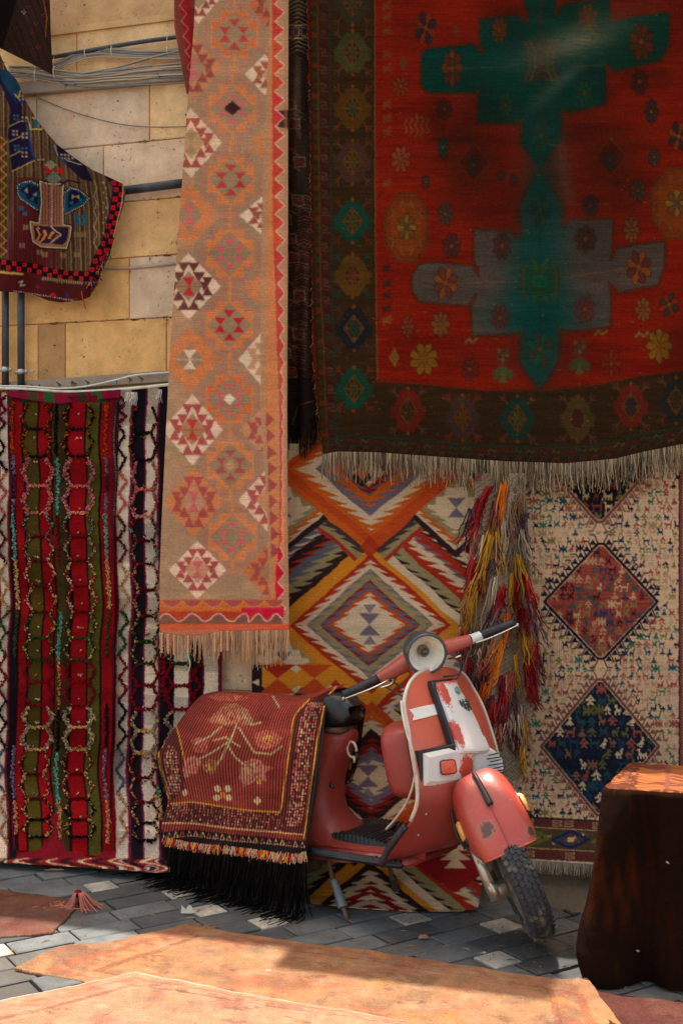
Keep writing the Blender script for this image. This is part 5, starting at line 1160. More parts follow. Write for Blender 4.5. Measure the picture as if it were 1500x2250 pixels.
# two-headed emblem
eye1 = [(40, 410), (48, 403), (70, 399), (90, 412), (90, 425), (86, 462), (76, 456), (48, 436), (41, 424)]
eye2 = [(143, 426), (155, 413), (176, 420), (194, 436), (182, 450), (143, 470)]
cv.line(eye1, 9, (26, 18, 34), 1, True); cv.line(eye2, 9, (26, 18, 34), 1, True)
cv.poly(eye1, (16, 70, 92)); cv.poly(eye2, (16, 70, 92)); cv.poly([(48, 412), (66, 404), (84, 412), (84, 452), (60, 436)], (30, 22, 50)); cv.poly([(150, 424), (160, 417), (178, 425), (186, 436), (150, 458)], (30, 22, 50)); [cv.poly([(x, y), (x+9, y-6), (x+9, y+6)], (20, 96, 120)) for x, y in ((50, 420), (62, 414), (66, 438), (74, 426), (152, 446), (164, 426), (172, 440))]
for e in (eye1, eye2):
    P_ = np.array(e+e[:1]); c0 = P_.mean(0)
    for a_, b_ in zip(P_[:-1], P_[1:]):
        n = max(int(np.hypot(*(b_-a_))/4.2), 1)
        for t in range(n): q = a_+(b_-a_)*t/n; q = c0+(q-c0)*1.06; cv.rect(q[0]-1.3, q[1]-1.3, q[0]+1.3, q[1]+1.3, (206, 186, 150))
cv.dia(62, 418, 18, 13, (30, 22, 50)); cv.poly([(54, 418), (62, 411), (62, 425)], (150, 130, 110)); cv.poly([(72, 428), (82, 422), (80, 432)], (150, 130, 110)); cv.dia(166, 432, 18, 15, (30, 22, 50)); cv.poly([(158, 427), (166, 432), (158, 438)], (160, 140, 110)); cv.poly([(174, 427), (166, 432), (176, 438)], (160, 140, 110))
body = [(88, 398), (110, 404), (140, 404), (138, 440), (139, 494), (157, 497), (154, 522), (146, 546), (90, 542), (72, 530), (66, 487), (87, 490), (92, 440)]
cv.line(body, 8, (24, 16, 26), 1, True); cv.poly(body, (150, 96, 62)); cv.where((np.mod(X, 6.2) < 2.4) & (X > 88) & (X < 140) & (Y > 404) & (Y < 494), (74, 30, 44), .75); cv.line(body, 2.2, (206, 180, 140), 1, True)
for y in np.arange(400, 500, 5.2):
    for dx in (-5, 0, 5): cv.rect(114+dx-1.4, y, 114+dx+1.4, y+2.6, (50, 28, 60) if dx else (190, 150, 120))
cv.poly([(74, 496), (152, 499), (148, 528), (138, 538), (92, 534), (78, 526)], (44, 26, 50)); cv.line([(84, 500), (104, 516), (88, 532)], 3, (190, 150, 110)); cv.line([(112, 498), (134, 516), (112, 534)], 3, (190, 150, 110)); cv.poly([(90, 506), (100, 516), (90, 526)], (180, 96, 40)); cv.poly([(118, 508), (128, 516), (118, 526)], (180, 96, 40))
for k in range(6): cv.poly([(78+k*9, 500+k*2), (84+k*9, 502+k*2), (90+k*7, 516), (84+k*7, 530-k), (80+k*6, 528-k), (86+k*6, 516)], (206, 120, 52) if k % 2 == 0 else (60, 30, 40))
cv.line([(96, 402), (108, 384), (104, 372), (98, 372)], 3, (70, 30, 60)); cv.line([(132, 408), (150, 396), (176, 402)], 4, (30, 20, 40))
cv.poly([(98, 362), (122, 376), (100, 382)], (196, 26, 30)); cv.poly([(124, 376), (136, 364), (140, 384)], (196, 26, 30)); cv.dia(112, 362, 14, 11, (150, 140, 110)); cv.dia(118, 392, 18, 16, (120, 120, 100))
for i in range(4):
    for j in range(4): cv.rect(104+i*7, 382+j*6, 107+i*7, 385+j*6, (60, 50, 60)); cv.rect(102+i*6, 354+j*5, 104+i*6, 356+j*5, (90, 70, 60))
for (x, y) in ((170, 478), (186, 478), (170, 490), (186, 490), (48, 458), (56, 470)): cv.rect(x-6, y-5, x+5, y+4, (24, 96, 116)); cv.rect(x-1, y-5, x, y+4, (90, 50, 50))
cv.line([(172, 500), (190, 484)], 2, (30, 100, 120))
for (x, y) in ((170, 516), (184, 516), (88, 555), (100, 560), (140, 562), (50, 540), (58, 500), (170, 560)): cv.rect(x-7, y-6, x+6, y+5, (140, 112, 76), .8); cv.rect(x-1, y-6, x, y+5, (80, 30, 34))
for k in range(18):
    y = 400+k*11; cv.rect(226+(k % 2)*6, y, 229+(k % 2)*6, y+3, (190, 160, 110)); 
for k in range(9): cv.line([(206+8*(k % 2), 396+k*17), (206+8*((k+1) % 2), 413+k*17)], 1.8, (190, 160, 100), .8)
# red and black checked edge down the right side and along the bottom
def checks(path, w, n):
    P_ = np.array(path, float); seg = np.r_[0, np.cumsum(np.hypot(*np.diff(P_, axis=0).T))]
    cv.line(path, w, (26, 16, 20))
    for i in range(n):
        t = (i+.5)/n*seg[-1]; x = np.interp(t, seg, P_[:, 0]); y = np.interp(t, seg, P_[:, 1]); t2 = min(t+1, seg[-1]); dx = np.interp(t2, seg, P_[:, 0])-x; dy = np.interp(t2, seg, P_[:, 1])-y; l = math.hypot(dx, dy)+1e-6; nx_, ny_ = -dy/l, dx/l
        s_ = 1 if i % 2 else -1; x += nx_*w*.24*s_; y += ny_*w*.24*s_; h = w*.21
        cv.rect(x-h, y-h, x+h, y+h, (204, 26, 32)); cv.rect(x-h*.3, y-h*.3, x+h*.3, y+h*.3, (90, 10, 20))
checks([(246, 386), (262, 408), (260, 440), (246, 490), (238, 530), (222, 560), (206, 600)], 25, 22)
cv.line([(236, 392), (250, 412), (240, 470), (232, 540)], 3, (44, 30, 60)); cv.line([(272, 400), (268, 450), (250, 520)], 3, (200, 150, 120))
checks([(-20, 578), (30, 584), (80, 590), (110, 600), (160, 606), (208, 608)], 22, 20)
cv.poly([(-30, 596), (55, 604), (110, 614), (120, 622), (192, 626), (206, 622), (196, 655), (150, 670), (60, 648), (-30, 640)], (84, 26, 26))
cv.line([(0, 598), (50, 602)], 5, (206, 160, 80)); cv.line([(96, 612), (180, 622)], 7, (150, 124, 80)); 
for x in range(98, 182, 5): cv.rect(x, 608+(x-98)*.1, x+1.5, 618+(x-98)*.1, (60, 40, 30))
for x in range(30, 180, 5): cv.rect(x, 638+(x-30)*.16, x+2.4, 640.5+(x-30)*.16, (200, 180, 160))
cv.line([(42, 620), (50, 618), (46, 628), (56, 626)], 3, (190, 160, 130)); cv.dia(117, 648, 8, 6, (200, 30, 30)); cv.dia(148, 648, 6, 5, (50, 50, 120)); cv.dia(84, 630, 6, 6, (120, 30, 60))
cv.finish(.7, .10, .05, 61, freq=.15)
lft = [(-30, 110), (-30, 632)]
rgt = [(-2, 116), (14, 150), (38, 175), (52, 210), (78, 255), (105, 288), (125, 310), (160, 336), (200, 363), (240, 380), (268, 393), (275, 406), (270, 440), (258, 480), (245, 525), (240, 545), (222, 580), (210, 612), (192, 640), (176, 650)]
px, py = rug_grid(lft, rgt, 110, 634, 1.35, bot=[(0, 4), (.3, 8), (.42, 10), (.6, 26), (.72, 30), (.9, 26), (1, 18)])
def dbag(s, z): return .11+.02*np.sin(s*14+z*5)+.014*np.sin(s*30-z*9)+.02*fbm(s*5, z*5, 4)+.03*np.clip((z-2.9), 0, 1)
P = surf(px, py, dbag)
bag = empty('kilim', tuple(wpt(120, 640, .12))); tag(bag, 'dark corded kilim with a blue-eyed emblem, draped at the upper left', 'rug')
BAG = mat_rug('corded weave', warp=620, weft=300, bump=.8, streak=.1)
sheet(px, py, sub(P, bag), cv.sample(px, py, .95), 'woven_field', BAG, bag)
g = G()
R = np.random.RandomState(4)
for k in range(46):
    x, y = (lambda t: (np.interp(t, [0, 1], [244, 196]), np.interp(t, [0, 1], [545, 632])))(R.rand()); p = surf(np.array([x]), np.array([y]), dbag)[0]-np.array(bag.location)-WN*.004
    q = p+np.array([R.normal()*.012, -.01*R.rand(), -.012-R.rand()*.02]); tube(g, [p, (p+q)/2+R.normal(size=3)*.003, q], .0022, 4, lin([(150, 30, 30), (40, 50, 110), (30, 24, 30), (180, 110, 70)][R.randint(4)]))
p = surf(np.array([180.]), np.array([640.]), dbag)[0]-np.array(bag.location)
tube(g, smoothpath([p, p+np.array([.006, -.01, -.03]), p+np.array([.014, -.01, -.055]), p+np.array([.02, -.012, -.08])], 5), .0028, 5, lin((140, 70, 44)))
g.build('tassels', YARN, bag)

# dark hanging corner at the very top left
cv = Cv(-30, -24, 125, 180, 1.4, (46, 28, 22)); X, Y = cv.grid()
d_ = (X*.86+Y*.5); cv.where(np.mod(X-.42*Y, 5.4) < 1.5, (96, 70, 52), .6); cv.where((np.mod(X-.42*Y, 16) < 3), (60, 20, 22), .6)
for k in range(24): cv.rect(50+R.rand()*50, R.rand()*120, 54+R.rand()*50, R.rand()*120+4, (110, 24, 28), .0)
for (x, y) in ((52, 22), (78, 48), (70, 70), (96, 30), (84, 100), (60, 10)):
    for dx, dy in ((0, 0), (4, 3), (0, 6), (-4, 3)): cv.rect(x+dx, y+dy, x+dx+2.4, y+dy+2.4, (190, 180, 170) if y == 22 else (130, 40, 40))
cv.line([(96, 0), (104, 40), (100, 80)], 2, (180, 120, 50), .7); cv.where(X+.3*Y < 38, (18, 12, 10), .8); cv.finish(.8, .15, .1, 71)
px, py = rug_grid([(-30, -24), (-30, 90), (60, 135), (108, 160)], [(108, -24), (110, 60), (114, 140), (113, 160)], -24, 160, 1.4, bot=[(0, 0), (1, 4)])
P = surf(px, py, lambda s, z: .17+.03*np.sin(s*30+z*6)+.02*fbm(s*8, z*6, 3))
ck = empty('kilim', tuple(wpt(110, 160, .15))); tag(ck, 'dark brown striped cloth corner hanging down at the top left of the picture', 'rug')
sheet(px, py, sub(P, ck), cv.sample(px, py, .7), 'woven_field', RUG, ck)

# ================================================================== SHAGGY TASSEL RUG
cv = Cv(985, 1030, 1215, 1740, 1.5, (120, 98, 78)); X, Y = cv.grid()
ang = X*.55+Y*.84; v_ = .5+.5*np.sin(ang*1.25+3*fbm(X*.02, Y*.02, 4)); w2 = fbm(X*.02, Y*.02, 9)
bs = np.array([118, 98, 80])/255; hi = np.array([170, 148, 124])/255; cv.img = (bs*(1-v_[..., None]*.6)+hi*v_[..., None]*.6).astype(np.float32); cv.where(np.mod(ang, 9) < 1.4, (60, 40, 34), .6)
an2 = X*.75-Y*.66; cv.where((X > 1110) & (np.mod(an2, 6) < 2.2), (176, 156, 130), .6)
cv.where((w2 > .60), (96, 34, 36), .55)
cv.finish(.8, .15, .1, 81)
px, py = rug_grid([(1044, 1040), (1040, 1120), (1030, 1220), (1014, 1320), (1004, 1420), (1008, 1500), (1040, 1600), (1080, 1690)], [(1150, 1040), (1158, 1150), (1166, 1250), (1178, 1350), (1188, 1440), (1184, 1520), (1150, 1600), (1150, 1700)], 1040, 1690, 1.5, bot=[(0, -6), (.4, 14), (.7, 26), (1, 8)])
def dtul(s, z): return .17+.05*np.sin(s*26+z*1.7+.2)+.03*np.sin(s*47-z*3)+.02*fbm(s*7, z*5, 7)+.03*np.clip(1.2-z, 0, 1)
P = surf(px, py, dtul)
tul = empty('rug', tuple(wpt(1110, 1690, .18))); tag(tul, 'shaggy rug with long red, orange and yellow yarn tassels, bunched and hanging', 'rug')
sheet(px, py, sub(P, tul), cv.sample(px, py, .95), 'woven_field', RUG, tul)
bx = np.linspace(px.shape[1]*.3, px.shape[1]-1, 50).astype(int)
fringe('fringe', sub(P[-1, bx], tul), .03, [(190, 168, 140), (160, 140, 116)], tul, r=.002, spread=.012, seed=15)
O_ = [(224, 108, 30), (214, 92, 26), (230, 130, 50)]; Y_ = [(206, 150, 50), (190, 130, 40), (214, 160, 66)]; R_ = [(150, 28, 34), (130, 20, 30), (176, 50, 48)]; W_ = [(206, 180, 150), (186, 160, 136)]; L_ = [(96, 72, 84), (84, 60, 70), (130, 100, 100)]; B_ = [(160, 100, 56), (176, 120, 60)]; PK = [(190, 84, 76), (200, 110, 96)]
TF = [(1108, 1062, 100, -12, O_, 16, 11), (1106, 1090, 90, -8, O_, 12, 8), (1076, 1070, 60, -22, R_, 14, 12), (1056, 1100, 90, -24, R_, 14, 12), (1052, 1140, 90, -22, PK, 10, 10), (1086, 1150, 150, -40, Y_, 18, 16), (1094, 1148, 120, 8, Y_, 9, 12), (1110, 1130, 100, 0, W_, 8, 8), (1098, 1180, 60, 0, L_, 8, 10),
      (1142, 1160, 80, 16, W_, 9, 18), (1138, 1222, 90, 18, Y_, 12, 14), (1126, 1224, 20, -6, B_, 7, 6), (1070, 1190, 110, -30, R_, 12, 14), (1060, 1240, 140, -36, Y_, 14, 14), (1086, 1270, 110, -20, W_, 12, 14), (1060, 1180, 60, -16, W_, 6, 8), (1046, 1220, 120, -20, R_, 14, 12),
      (1104, 1290, 60, -10, R_, 16, 16), (1124, 1260, 90, -2, Y_, 8, 6), (1132, 1270, 80, 8, R_, 10, 14), (1152, 1260, 90, 26, R_, 12, 10), (1160, 1310, 80, 16, L_, 10, 10), (1148, 1340, 60, 10, R_, 14, 16), (1116, 1350, 60, -4, O_, 12, 10), (1094, 1330, 90, -30, L_, 10, 12), (1030, 1310, 90, -10, B_, 12, 12), (1042, 1290, 120, -22, Y_, 10, 8),
      (1150, 1390, 70, 14, Y_, 14, 18), (1168, 1370, 80, 12, B_, 10, 10), (1104, 1410, 80, -28, O_, 16, 14), (1096, 1440, 70, -18, O_, 14, 16), (1060, 1450, 60, -14, PK, 12, 14), (1032, 1440, 60, -6, R_, 12, 14), (1046, 1480, 60, 0, L_, 10, 14), (1070, 1500, 80, -16, O_, 16, 14), (1130, 1440, 80, 10, Y_, 8, 8),
      (1160, 1450, 80, 14, R_, 18, 18), (1120, 1480, 70, 0, PK, 12, 14), (1108, 1510, 80, -6, R_, 16, 18), (1090, 1540, 80, -10, R_, 12, 16), (1132, 1530, 80, 2, L_, 10, 12), (1140, 1550, 80, 4, W_, 10, 10), (1120, 1570, 70, -4, W_, 12, 14), (1084, 1580, 60, -6, L_, 10, 14), (1150, 1570, 90, 8, B_, 10, 8), (1146, 1640, 70, 6, Y_, 12, 8), (1100, 1600, 50, -4, PK, 8, 14), (1166, 1500, 60, 10, R_, 10, 10), (1020, 1380, 70, -6, R_, 10, 10), (1176, 1410, 60, 8, R_, 8, 8), (1016, 1440, 60, 6, L_, 8, 10), (1050, 1410, 50, 0, W_, 10, 14)]
R = np.random.RandomState(78)
for k in range(37):
    y_ = 1080+R.rand()*540; xa_, xb_ = np.interp(y_, [1040, 1220, 1420, 1500, 1690], [1044, 1030, 1006, 1010, 1090]), np.interp(y_, [1040, 1250, 1440, 1600, 1700], [1150, 1166, 1188, 1150, 1150]); x_ = xa_+R.rand()*(xb_-xa_)
    TF.insert(0, (x_, y_, 50+50*R.rand(), (x_-1100)*.25+R.normal()*8, [[(160, 130, 110), (130, 104, 90)], [(110, 60, 60), (96, 50, 56)], [(120, 96, 80)], [(140, 50, 46), (110, 36, 40)], [(150, 110, 70)], [(96, 72, 84)]][R.randint(6)], 9, 20))
R = np.random.RandomState(77)
for x, y, L_px, dx, cc, n, w in TF:
    g = G(); n = int(n*1.0)
    for i in range(n):
        x0 = x+R.normal()*w*.35; y0 = y+R.normal()*4; Lp = L_px*(.6+.5*R.rand()); xe = x0+dx*(.6+.7*R.rand())+R.normal()*w*.45
        ts = np.linspace(0, 1, 9); ph = R.rand()*6.3; fq = 3+R.rand()*5
        xx = x0+(xe-x0)*ts+np.sin(ts*fq*1.7+ph)*4.6*ts*(.4+.6*ts); yy = y0+Lp*ts**(.9)
        Q = surf(xx, yy, dtul)-WN*(.006+.022*np.sin(np.clip(ts*1.4, 0, 1)*2.6)*R.rand()+.006*R.rand())[:, None]-np.array(tul.location)
        tube(g, smoothpath(Q, 2), np.linspace(.0034, .0018, 17)*(.75+.5*R.rand()), 5, lin(cc[R.randint(len(cc))])*(.4+.55*R.rand()), caps=False)
    g.build('tassel', YARN, tul)
# ================================================================== SCOOTER
def rotm(axis, a):
    axis = np.array(axis, float); axis /= np.linalg.norm(axis); K = np.array([[0, -axis[2], axis[1]], [axis[2], 0, -axis[0]], [-axis[1], axis[0], 0]])
    return np.eye(3)+math.sin(a)*K+(1-math.cos(a))*K@K
T0 = np.array([.12, 4.56, 0.0]); RS = rotm((0, 0, 1), math.radians(-38))@rotm((0, 1, 0), math.radians(-3.7)); O0 = np.array([.52, 0, 0])
SA = np.array([.78, 0, .98]); SR = rotm((-.37, 0, .77), -.878)
def unp(px, py, y):
    """photo pixel -> scooter-local point lying y metres left of its centre plane"""
    px, py, y = np.broadcast_arrays(np.asarray(px, float), np.asarray(py, float), np.asarray(y, float))
    a, b = ray(px, py); d = np.stack([a, np.ones_like(a), b], -1)@RS; o = (np.array([0, 0, CAMH])-T0)@RS
    t = (y-o[1])/d[..., 1]; return o+t[..., None]*d+O0
sc_root = empty('scooter', tuple(T0)); sc_root.rotation_euler = Matrix(RS.tolist()).to_euler()
tag(sc_root, 'old faded red and white scooter with turned handlebars, parked on its stand', 'scooter')
def lo(P): return np.asarray(P, float)-O0                    # body parts
def st(P): return (np.asarray(P, float)-SA)@SR.T+SA-O0       # parts that turn with the bars

def paint(name, col, worn=(150, 128, 112), amt=.6, rough=.34, rust=None, coat=.45):
    m, n, b, N, L = newmat(name)
    tc = N('ShaderNodeTexCoord')
    def noise(s, d=6, r=.6):
        q = N('ShaderNodeTexNoise'); q.inputs['Scale'].default_value = s; q.inputs['Detail'].default_value = d; q.inputs['Roughness'].default_value = r; L(tc.outputs['Object'], q.inputs['Vector']); return q.outputs[0]
    def rng_(src, a, b_, c=0., d=1.):
        q = N('ShaderNodeMapRange'); q.inputs[1].default_value = a; q.inputs[2].default_value = b_; q.inputs[3].default_value = c; q.inputs[4].default_value = d; L(src, q.inputs[0]); return q.outputs[0]
    def mix(f, A, B, bt='MIX'):
        q = N('ShaderNodeMix'); q.data_type = 'RGBA'; q.blend_type = bt
        for s_, v in ((0, f), (6, A), (7, B)):
            if isinstance(v, (int, float)): q.inputs[s_].default_value = v
            elif isinstance(v, tuple): q.inputs[s_].default_value = (*lin(v), 1)
            else: L(v, q.inputs[s_])
        return q.outputs[2]
    big = noise(5, 5); fine = noise(60, 8, .7); sc = noise(22, 10, .8)
    c = mix(1.0, col, rng_(big, .3, .7, .82, 1.14), 'MULTIPLY')
    c = mix(rng_(sc, .60, .74, 0, amt), c, worn)                      # chalky scuffs
    mp = N('ShaderNodeMapping'); mp.inputs['Scale'].default_value = (9, 9, 70); mp.inputs['Rotation'].default_value = (.3, .5, .2); L(tc.outputs['Object'], mp.inputs[0])
    sn = N('ShaderNodeTexNoise'); sn.inputs['Scale'].default_value = 3; sn.inputs['Detail'].default_value = 4; L(mp.outputs[0], sn.inputs['Vector'])
    c = mix(rng_(sn.outputs[0], .66, .72, 0, .35), c, (196, 150, 130))    # fine scratches
    if rust: 
        for (x, y, z, r) in rust:
            vm = N('ShaderNodeVectorMath'); vm.operation = 'DISTANCE'; L(tc.outputs['Object'], vm.inputs[0]); vm.inputs[1].default_value = (x, y, z)
            ad = N('ShaderNodeMath'); ad.operation = 'MULTIPLY_ADD'; L(fine, ad.inputs[0]); ad.inputs[1].default_value = -r*2.2; L(vm.outputs['Value'], ad.inputs[2])
            c = mix(rng_(ad.outputs[0], -r*.35, r*.15, .8, 0), c, (158, 92, 76)); c = mix(rng_(ad.outputs[0], -r*.55, -r*.35, 1, 0), c, (84, 50, 40))
    L(c, b.inputs['Base Color']); L(rng_(sc, .3, .75, rough, rough+.35), b.inputs['Roughness']); b.inputs['Coat Weight'].default_value = coat; b.inputs['Coat Roughness'].default_value = .2
    bp = N('ShaderNodeBump'); bp.inputs['Strength'].default_value = .12; bp.inputs['Distance'].default_value = .002; L(big, bp.inputs['Height']); L(bp.outputs[0], b.inputs['Normal'])
    return m
REDP = paint('faded red paint', (150, 50, 42), (150, 116, 102), .6, .40, coat=.2)
ARMP = paint('bar red paint', (176, 76, 62), (190, 150, 130), .5, .34)
WHT = paint('chalky white paint', (214, 212, 208), (196, 110, 92), .25, .38)
BLK_ = mat_plain('black rubber', (30, 31, 34), .5, 0, .25, 40, bump=.3, dirt=(92, 84, 76), dirt_amt=.5, dscale=14)
BLT = mat_plain('black trim', (34, 34, 40), .4, 0, .15, 40)
CHR = mat_plain('dull chrome', (190, 188, 182), .22, .95, .1, 40, dirt=(110, 84, 60), dirt_amt=.5, dscale=20)
ALU = mat_plain('aluminium', (190, 184, 172), .4, .8, .15, 30, dirt=(120, 90, 66), dirt_amt=.5, dscale=14)
BEAD = mat_plain('cream beading', (206, 192, 176), .35, .25, .1, 30, dirt=(140, 110, 90), dirt_amt=.5, dscale=20)
RUSTM = mat_plain('rusty iron', (96, 66, 48), .8, .3, .4, 50, bump=.5, dirt=(130, 112, 96), dirt_amt=.6, dscale=18)
VINYL = mat_plain('black vinyl', (22, 22, 25), .38, 0, .2, 20, bump=.25, bscale=120, dirt=(70, 60, 54), dirt_amt=.5, dscale=9)

def loft(rows, closed=False):
    g = G(); R_ = np.array(rows); nv, nu = R_.shape[:2]; g.add(lo(R_).reshape(-1, 3), grid_faces(nv, nu, 0, closed)); return g
def solid(o, t, off=-1):
    m = o.modifiers.new('thickness', 'SOLIDIFY'); m.thickness = t; m.offset = off; return o

# --- leg shield
ZR = [.925, .921, .914, .905, .893, .875, .855, .83, .79, .74, .68, .60, .54, .48, .42, .37, .33, .30, .275, .255, .25]
ZI = [.25, .275, .29, .33, .42, .5, .6, .72, .83, .925]
XC = lambda z: np.interp(z, [.25, .27, .29, .31, .35, .42, .5, .6, .72, .83, .925], [.80, .885, .945, .985, 1.02, 1.04, 1.03, .995, .955, .915, .880])
XE = lambda z: np.interp(z, [.25, .30, .37, .42, .50, .60, .74, .83, .925], [.765, .80, .865, .915, .957, .945, .913, .882, .868])
WD = lambda z: np.interp(z, [.25, .29, .37, .42, .50, .60, .68, .74, .79, .83, .855, .875, .893, .905, .914, .921, .925], [.245, .255, .265, .272, .275, .272, .264, .254, .243, .226, .210, .192, .168, .145, .12, .09, .05])
rows = []; uu = np.linspace(-1, 1, 41)
for z in ZR:
    w_ = WD(z); zz_ = z-.02*(1-np.abs(uu)**2)*(z < .4)*(0)
    rows.append(np.stack([XE(z)+(XC(z)-XE(z))*(1-np.abs(uu)**1.9), w_*uu, zz_+0*uu], -1))
SHP = paint('shield red with painted light', (196, 88, 66), (190, 140, 120), .5, .27)
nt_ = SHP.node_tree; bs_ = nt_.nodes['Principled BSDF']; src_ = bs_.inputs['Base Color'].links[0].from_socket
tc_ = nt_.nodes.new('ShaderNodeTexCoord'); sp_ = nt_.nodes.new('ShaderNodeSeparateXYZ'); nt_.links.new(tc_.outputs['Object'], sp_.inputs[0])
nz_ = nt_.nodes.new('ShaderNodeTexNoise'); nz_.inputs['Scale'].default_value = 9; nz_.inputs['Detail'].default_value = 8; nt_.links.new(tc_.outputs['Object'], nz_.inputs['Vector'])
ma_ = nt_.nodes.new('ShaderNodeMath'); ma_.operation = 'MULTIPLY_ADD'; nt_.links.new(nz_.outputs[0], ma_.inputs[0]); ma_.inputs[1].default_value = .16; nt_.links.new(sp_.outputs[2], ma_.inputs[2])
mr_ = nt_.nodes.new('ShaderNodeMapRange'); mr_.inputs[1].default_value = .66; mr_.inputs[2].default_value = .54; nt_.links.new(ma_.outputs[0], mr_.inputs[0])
mx_ = nt_.nodes.new('ShaderNodeMix'); mx_.data_type = 'RGBA'; mx_.blend_type = 'MULTIPLY'; nt_.links.new(mr_.outputs[0], mx_.inputs[0]); nt_.links.new(src_, mx_.inputs[6]); mx_.inputs[7].default_value = (.48, .34, .42, 1); nt_.links.new(mx_.outputs[2], bs_.inputs['Base Color'])   # dimmer light on the lower sheet, painted in as a deeper red
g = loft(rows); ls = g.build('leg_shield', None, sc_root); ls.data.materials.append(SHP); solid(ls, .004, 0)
def shield_pt(y, z):
    w_ = WD(z); u = np.clip(abs(y)/w_, 0, 1); return np.array([XE(z)+(XC(z)-XE(z))*(1-u**1.9), y, z])
# edge beading: left, over the top, right
E = [(XE(z), -WD(z)-.002, z) for z in ZR[::-1] if z > .38]+[(XE(z), WD(z)+.002, z) for z in ZR if z > .38]
g = G(); tube(g, lo(smoothpath(E, 3)), .0072, 10); g.build('beading', BEAD, sc_root)
E = [(XE(z)-.004, -WD(z)-.004, z) for z in (.255, .30, .34, .37, .40)]
g = G(); tube(g, lo(smoothpath([(.40, -.224, .252), (.60, -.226, .25), (.74, -.228, .248)]+E, 4)), .012, 10, flat=1.3); g.build('rubber_edge', BLK_, sc_root)
# loose strip of beading
g = G(); tube(g, lo(smoothpath(unp([881, 884, 893, 903, 909, 911, 904, 890, 868, 848], [1540, 1570, 1610, 1640, 1665, 1700, 1735, 1768, 1800, 1822], [-.25, -.27, -.29, -.29, -.285, -.28, -.27, -.26, -.245, -.22]), 4)), .0045, 8); g.build('loose_trim', BEAD, sc_root)

def plate(name, rows, nrm, h, inset, mat, back=.012, mask=None):
    """chamfered raised plate over a grid of points"""
    R_ = np.array(rows, float); nv, nu = R_.shape[:2]; n = np.array(nrm, float); n /= np.linalg.norm(n); g = G()
    cen = R_.reshape(-1, 3).mean(0)
    inner = R_.copy()
    c_u = R_[:, nu//2:nu//2+1]; 
    def ins(A, B, d): v = B-A; l = np.linalg.norm(v, axis=-1, keepdims=True); return A+v/np.maximum(l, 1e-9)*d
    inner[0] = ins(R_[0], R_[-1], inset); inner[-1] = ins(R_[-1], R_[0], inset)
    inner[:, 0] = ins(inner[:, 0], inner[:, -1], inset); inner[:, -1] = ins(inner[:, -1], inner[:, 0], inset)
    idx = np.arange(nv*nu).reshape(nv, nu); loop = np.concatenate([idx[0, :-1], idx[:-1, -1], idx[-1, :0:-1], idx[:0:-1, 0]]); m = len(loop)
    A = inner.reshape(-1, 3)+n*h; B = R_.reshape(-1, 3)[loop]+n*h*.15; D = R_.reshape(-1, 3)[loop]-n*back
    N_ = nv*nu; Fc = grid_faces(nv, nu)[:, ::-1].tolist(); a = np.arange(m)
    Fc += np.stack([loop[a], loop[(a+1) % m], N_+(a+1) % m, N_+a], -1).tolist()+np.stack([N_+a, N_+(a+1) % m, N_+m+(a+1) % m, N_+m+a], -1).tolist()
    g.add(lo(np.vstack([A, B, D])), Fc); return g.build(name, mat, sc_root, smooth=False)
def refine(rows, ku=4, kv=4): 
    R_ = [smoothpath(r, ku) for r in rows]; R_ = np.array(R_); return np.stack([smoothpath(R_[:, j], kv) for j in range(R_.shape[1])], 1)
# worn white paint with red showing through: colour by local position
def worn_white():
    m, n, b, N, L = newmat('white paint flaking to red')
    tc = N('ShaderNodeTexCoord'); nz = N('ShaderNodeTexNoise'); nz.inputs['Scale'].default_value = 60; nz.inputs['Detail'].default_value = 12; nz.inputs['Roughness'].default_value = .85; L(tc.outputs['Object'], nz.inputs['Vector'])
    n0 = N('ShaderNodeTexNoise'); n0.inputs['Scale'].default_value = 8; L(tc.outputs['Object'], n0.inputs['Vector'])
    fac = None
    for (x, y, z, r) in WORN:
        vs = N('ShaderNodeVectorMath'); vs.operation = 'SUBTRACT'; L(tc.outputs['Object'], vs.inputs[0]); vs.inputs[1].default_value = (x-O0[0], y, z)
        vl = N('ShaderNodeVectorMath'); vl.operation = 'DIVIDE'; L(vs.outputs[0], vl.inputs[0]); vl.inputs[1].default_value = (9, r[0], r[1])
        ln = N('ShaderNodeVectorMath'); ln.operation = 'LENGTH'; L(vl.outputs[0], ln.inputs[0])
        a = N('ShaderNodeMath'); a.operation = 'MULTIPLY_ADD'; L(nz.outputs[0], a.inputs[0]); a.inputs[1].default_value = 3.2; L(ln.outputs['Value'], a.inputs[2])
        q = N('ShaderNodeMapRange'); q.inputs[1].default_value = 2.62; q.inputs[2].default_value = 2.48; L(a.outputs[0], q.inputs[0])
        if fac is None: fac = q.outputs[0]
        else:
            mm = N('ShaderNodeMath'); mm.operation = 'MAXIMUM'; L(fac, mm.inputs[0]); L(q.outputs[0], mm.inputs[1]); fac = mm.outputs[0]
    mr = N('ShaderNodeMapRange'); mr.inputs[3].default_value = .88; mr.inputs[4].default_value = 1.08; L(n0.outputs[0], mr.inputs[0])
    w = N('ShaderNodeMix'); w.data_type = 'RGBA'; w.blend_type = 'MULTIPLY'; w.inputs[0].default_value = 1; w.inputs[6].default_value = (*lin((216, 212, 208)), 1); L(mr.outputs[0], w.inputs[7])
    mx = N('ShaderNodeMix'); mx.data_type = 'RGBA'; L(fac, mx.inputs[0]); L(w.outputs[2], mx.inputs[6]); mx.inputs[7].default_value = (*lin((190, 72, 56)), 1)
    L(mx.outputs[2], b.inputs['Base Color']); b.inputs['Roughness'].default_value = .4; b.inputs['Coat Weight'].default_value = .15
    return m
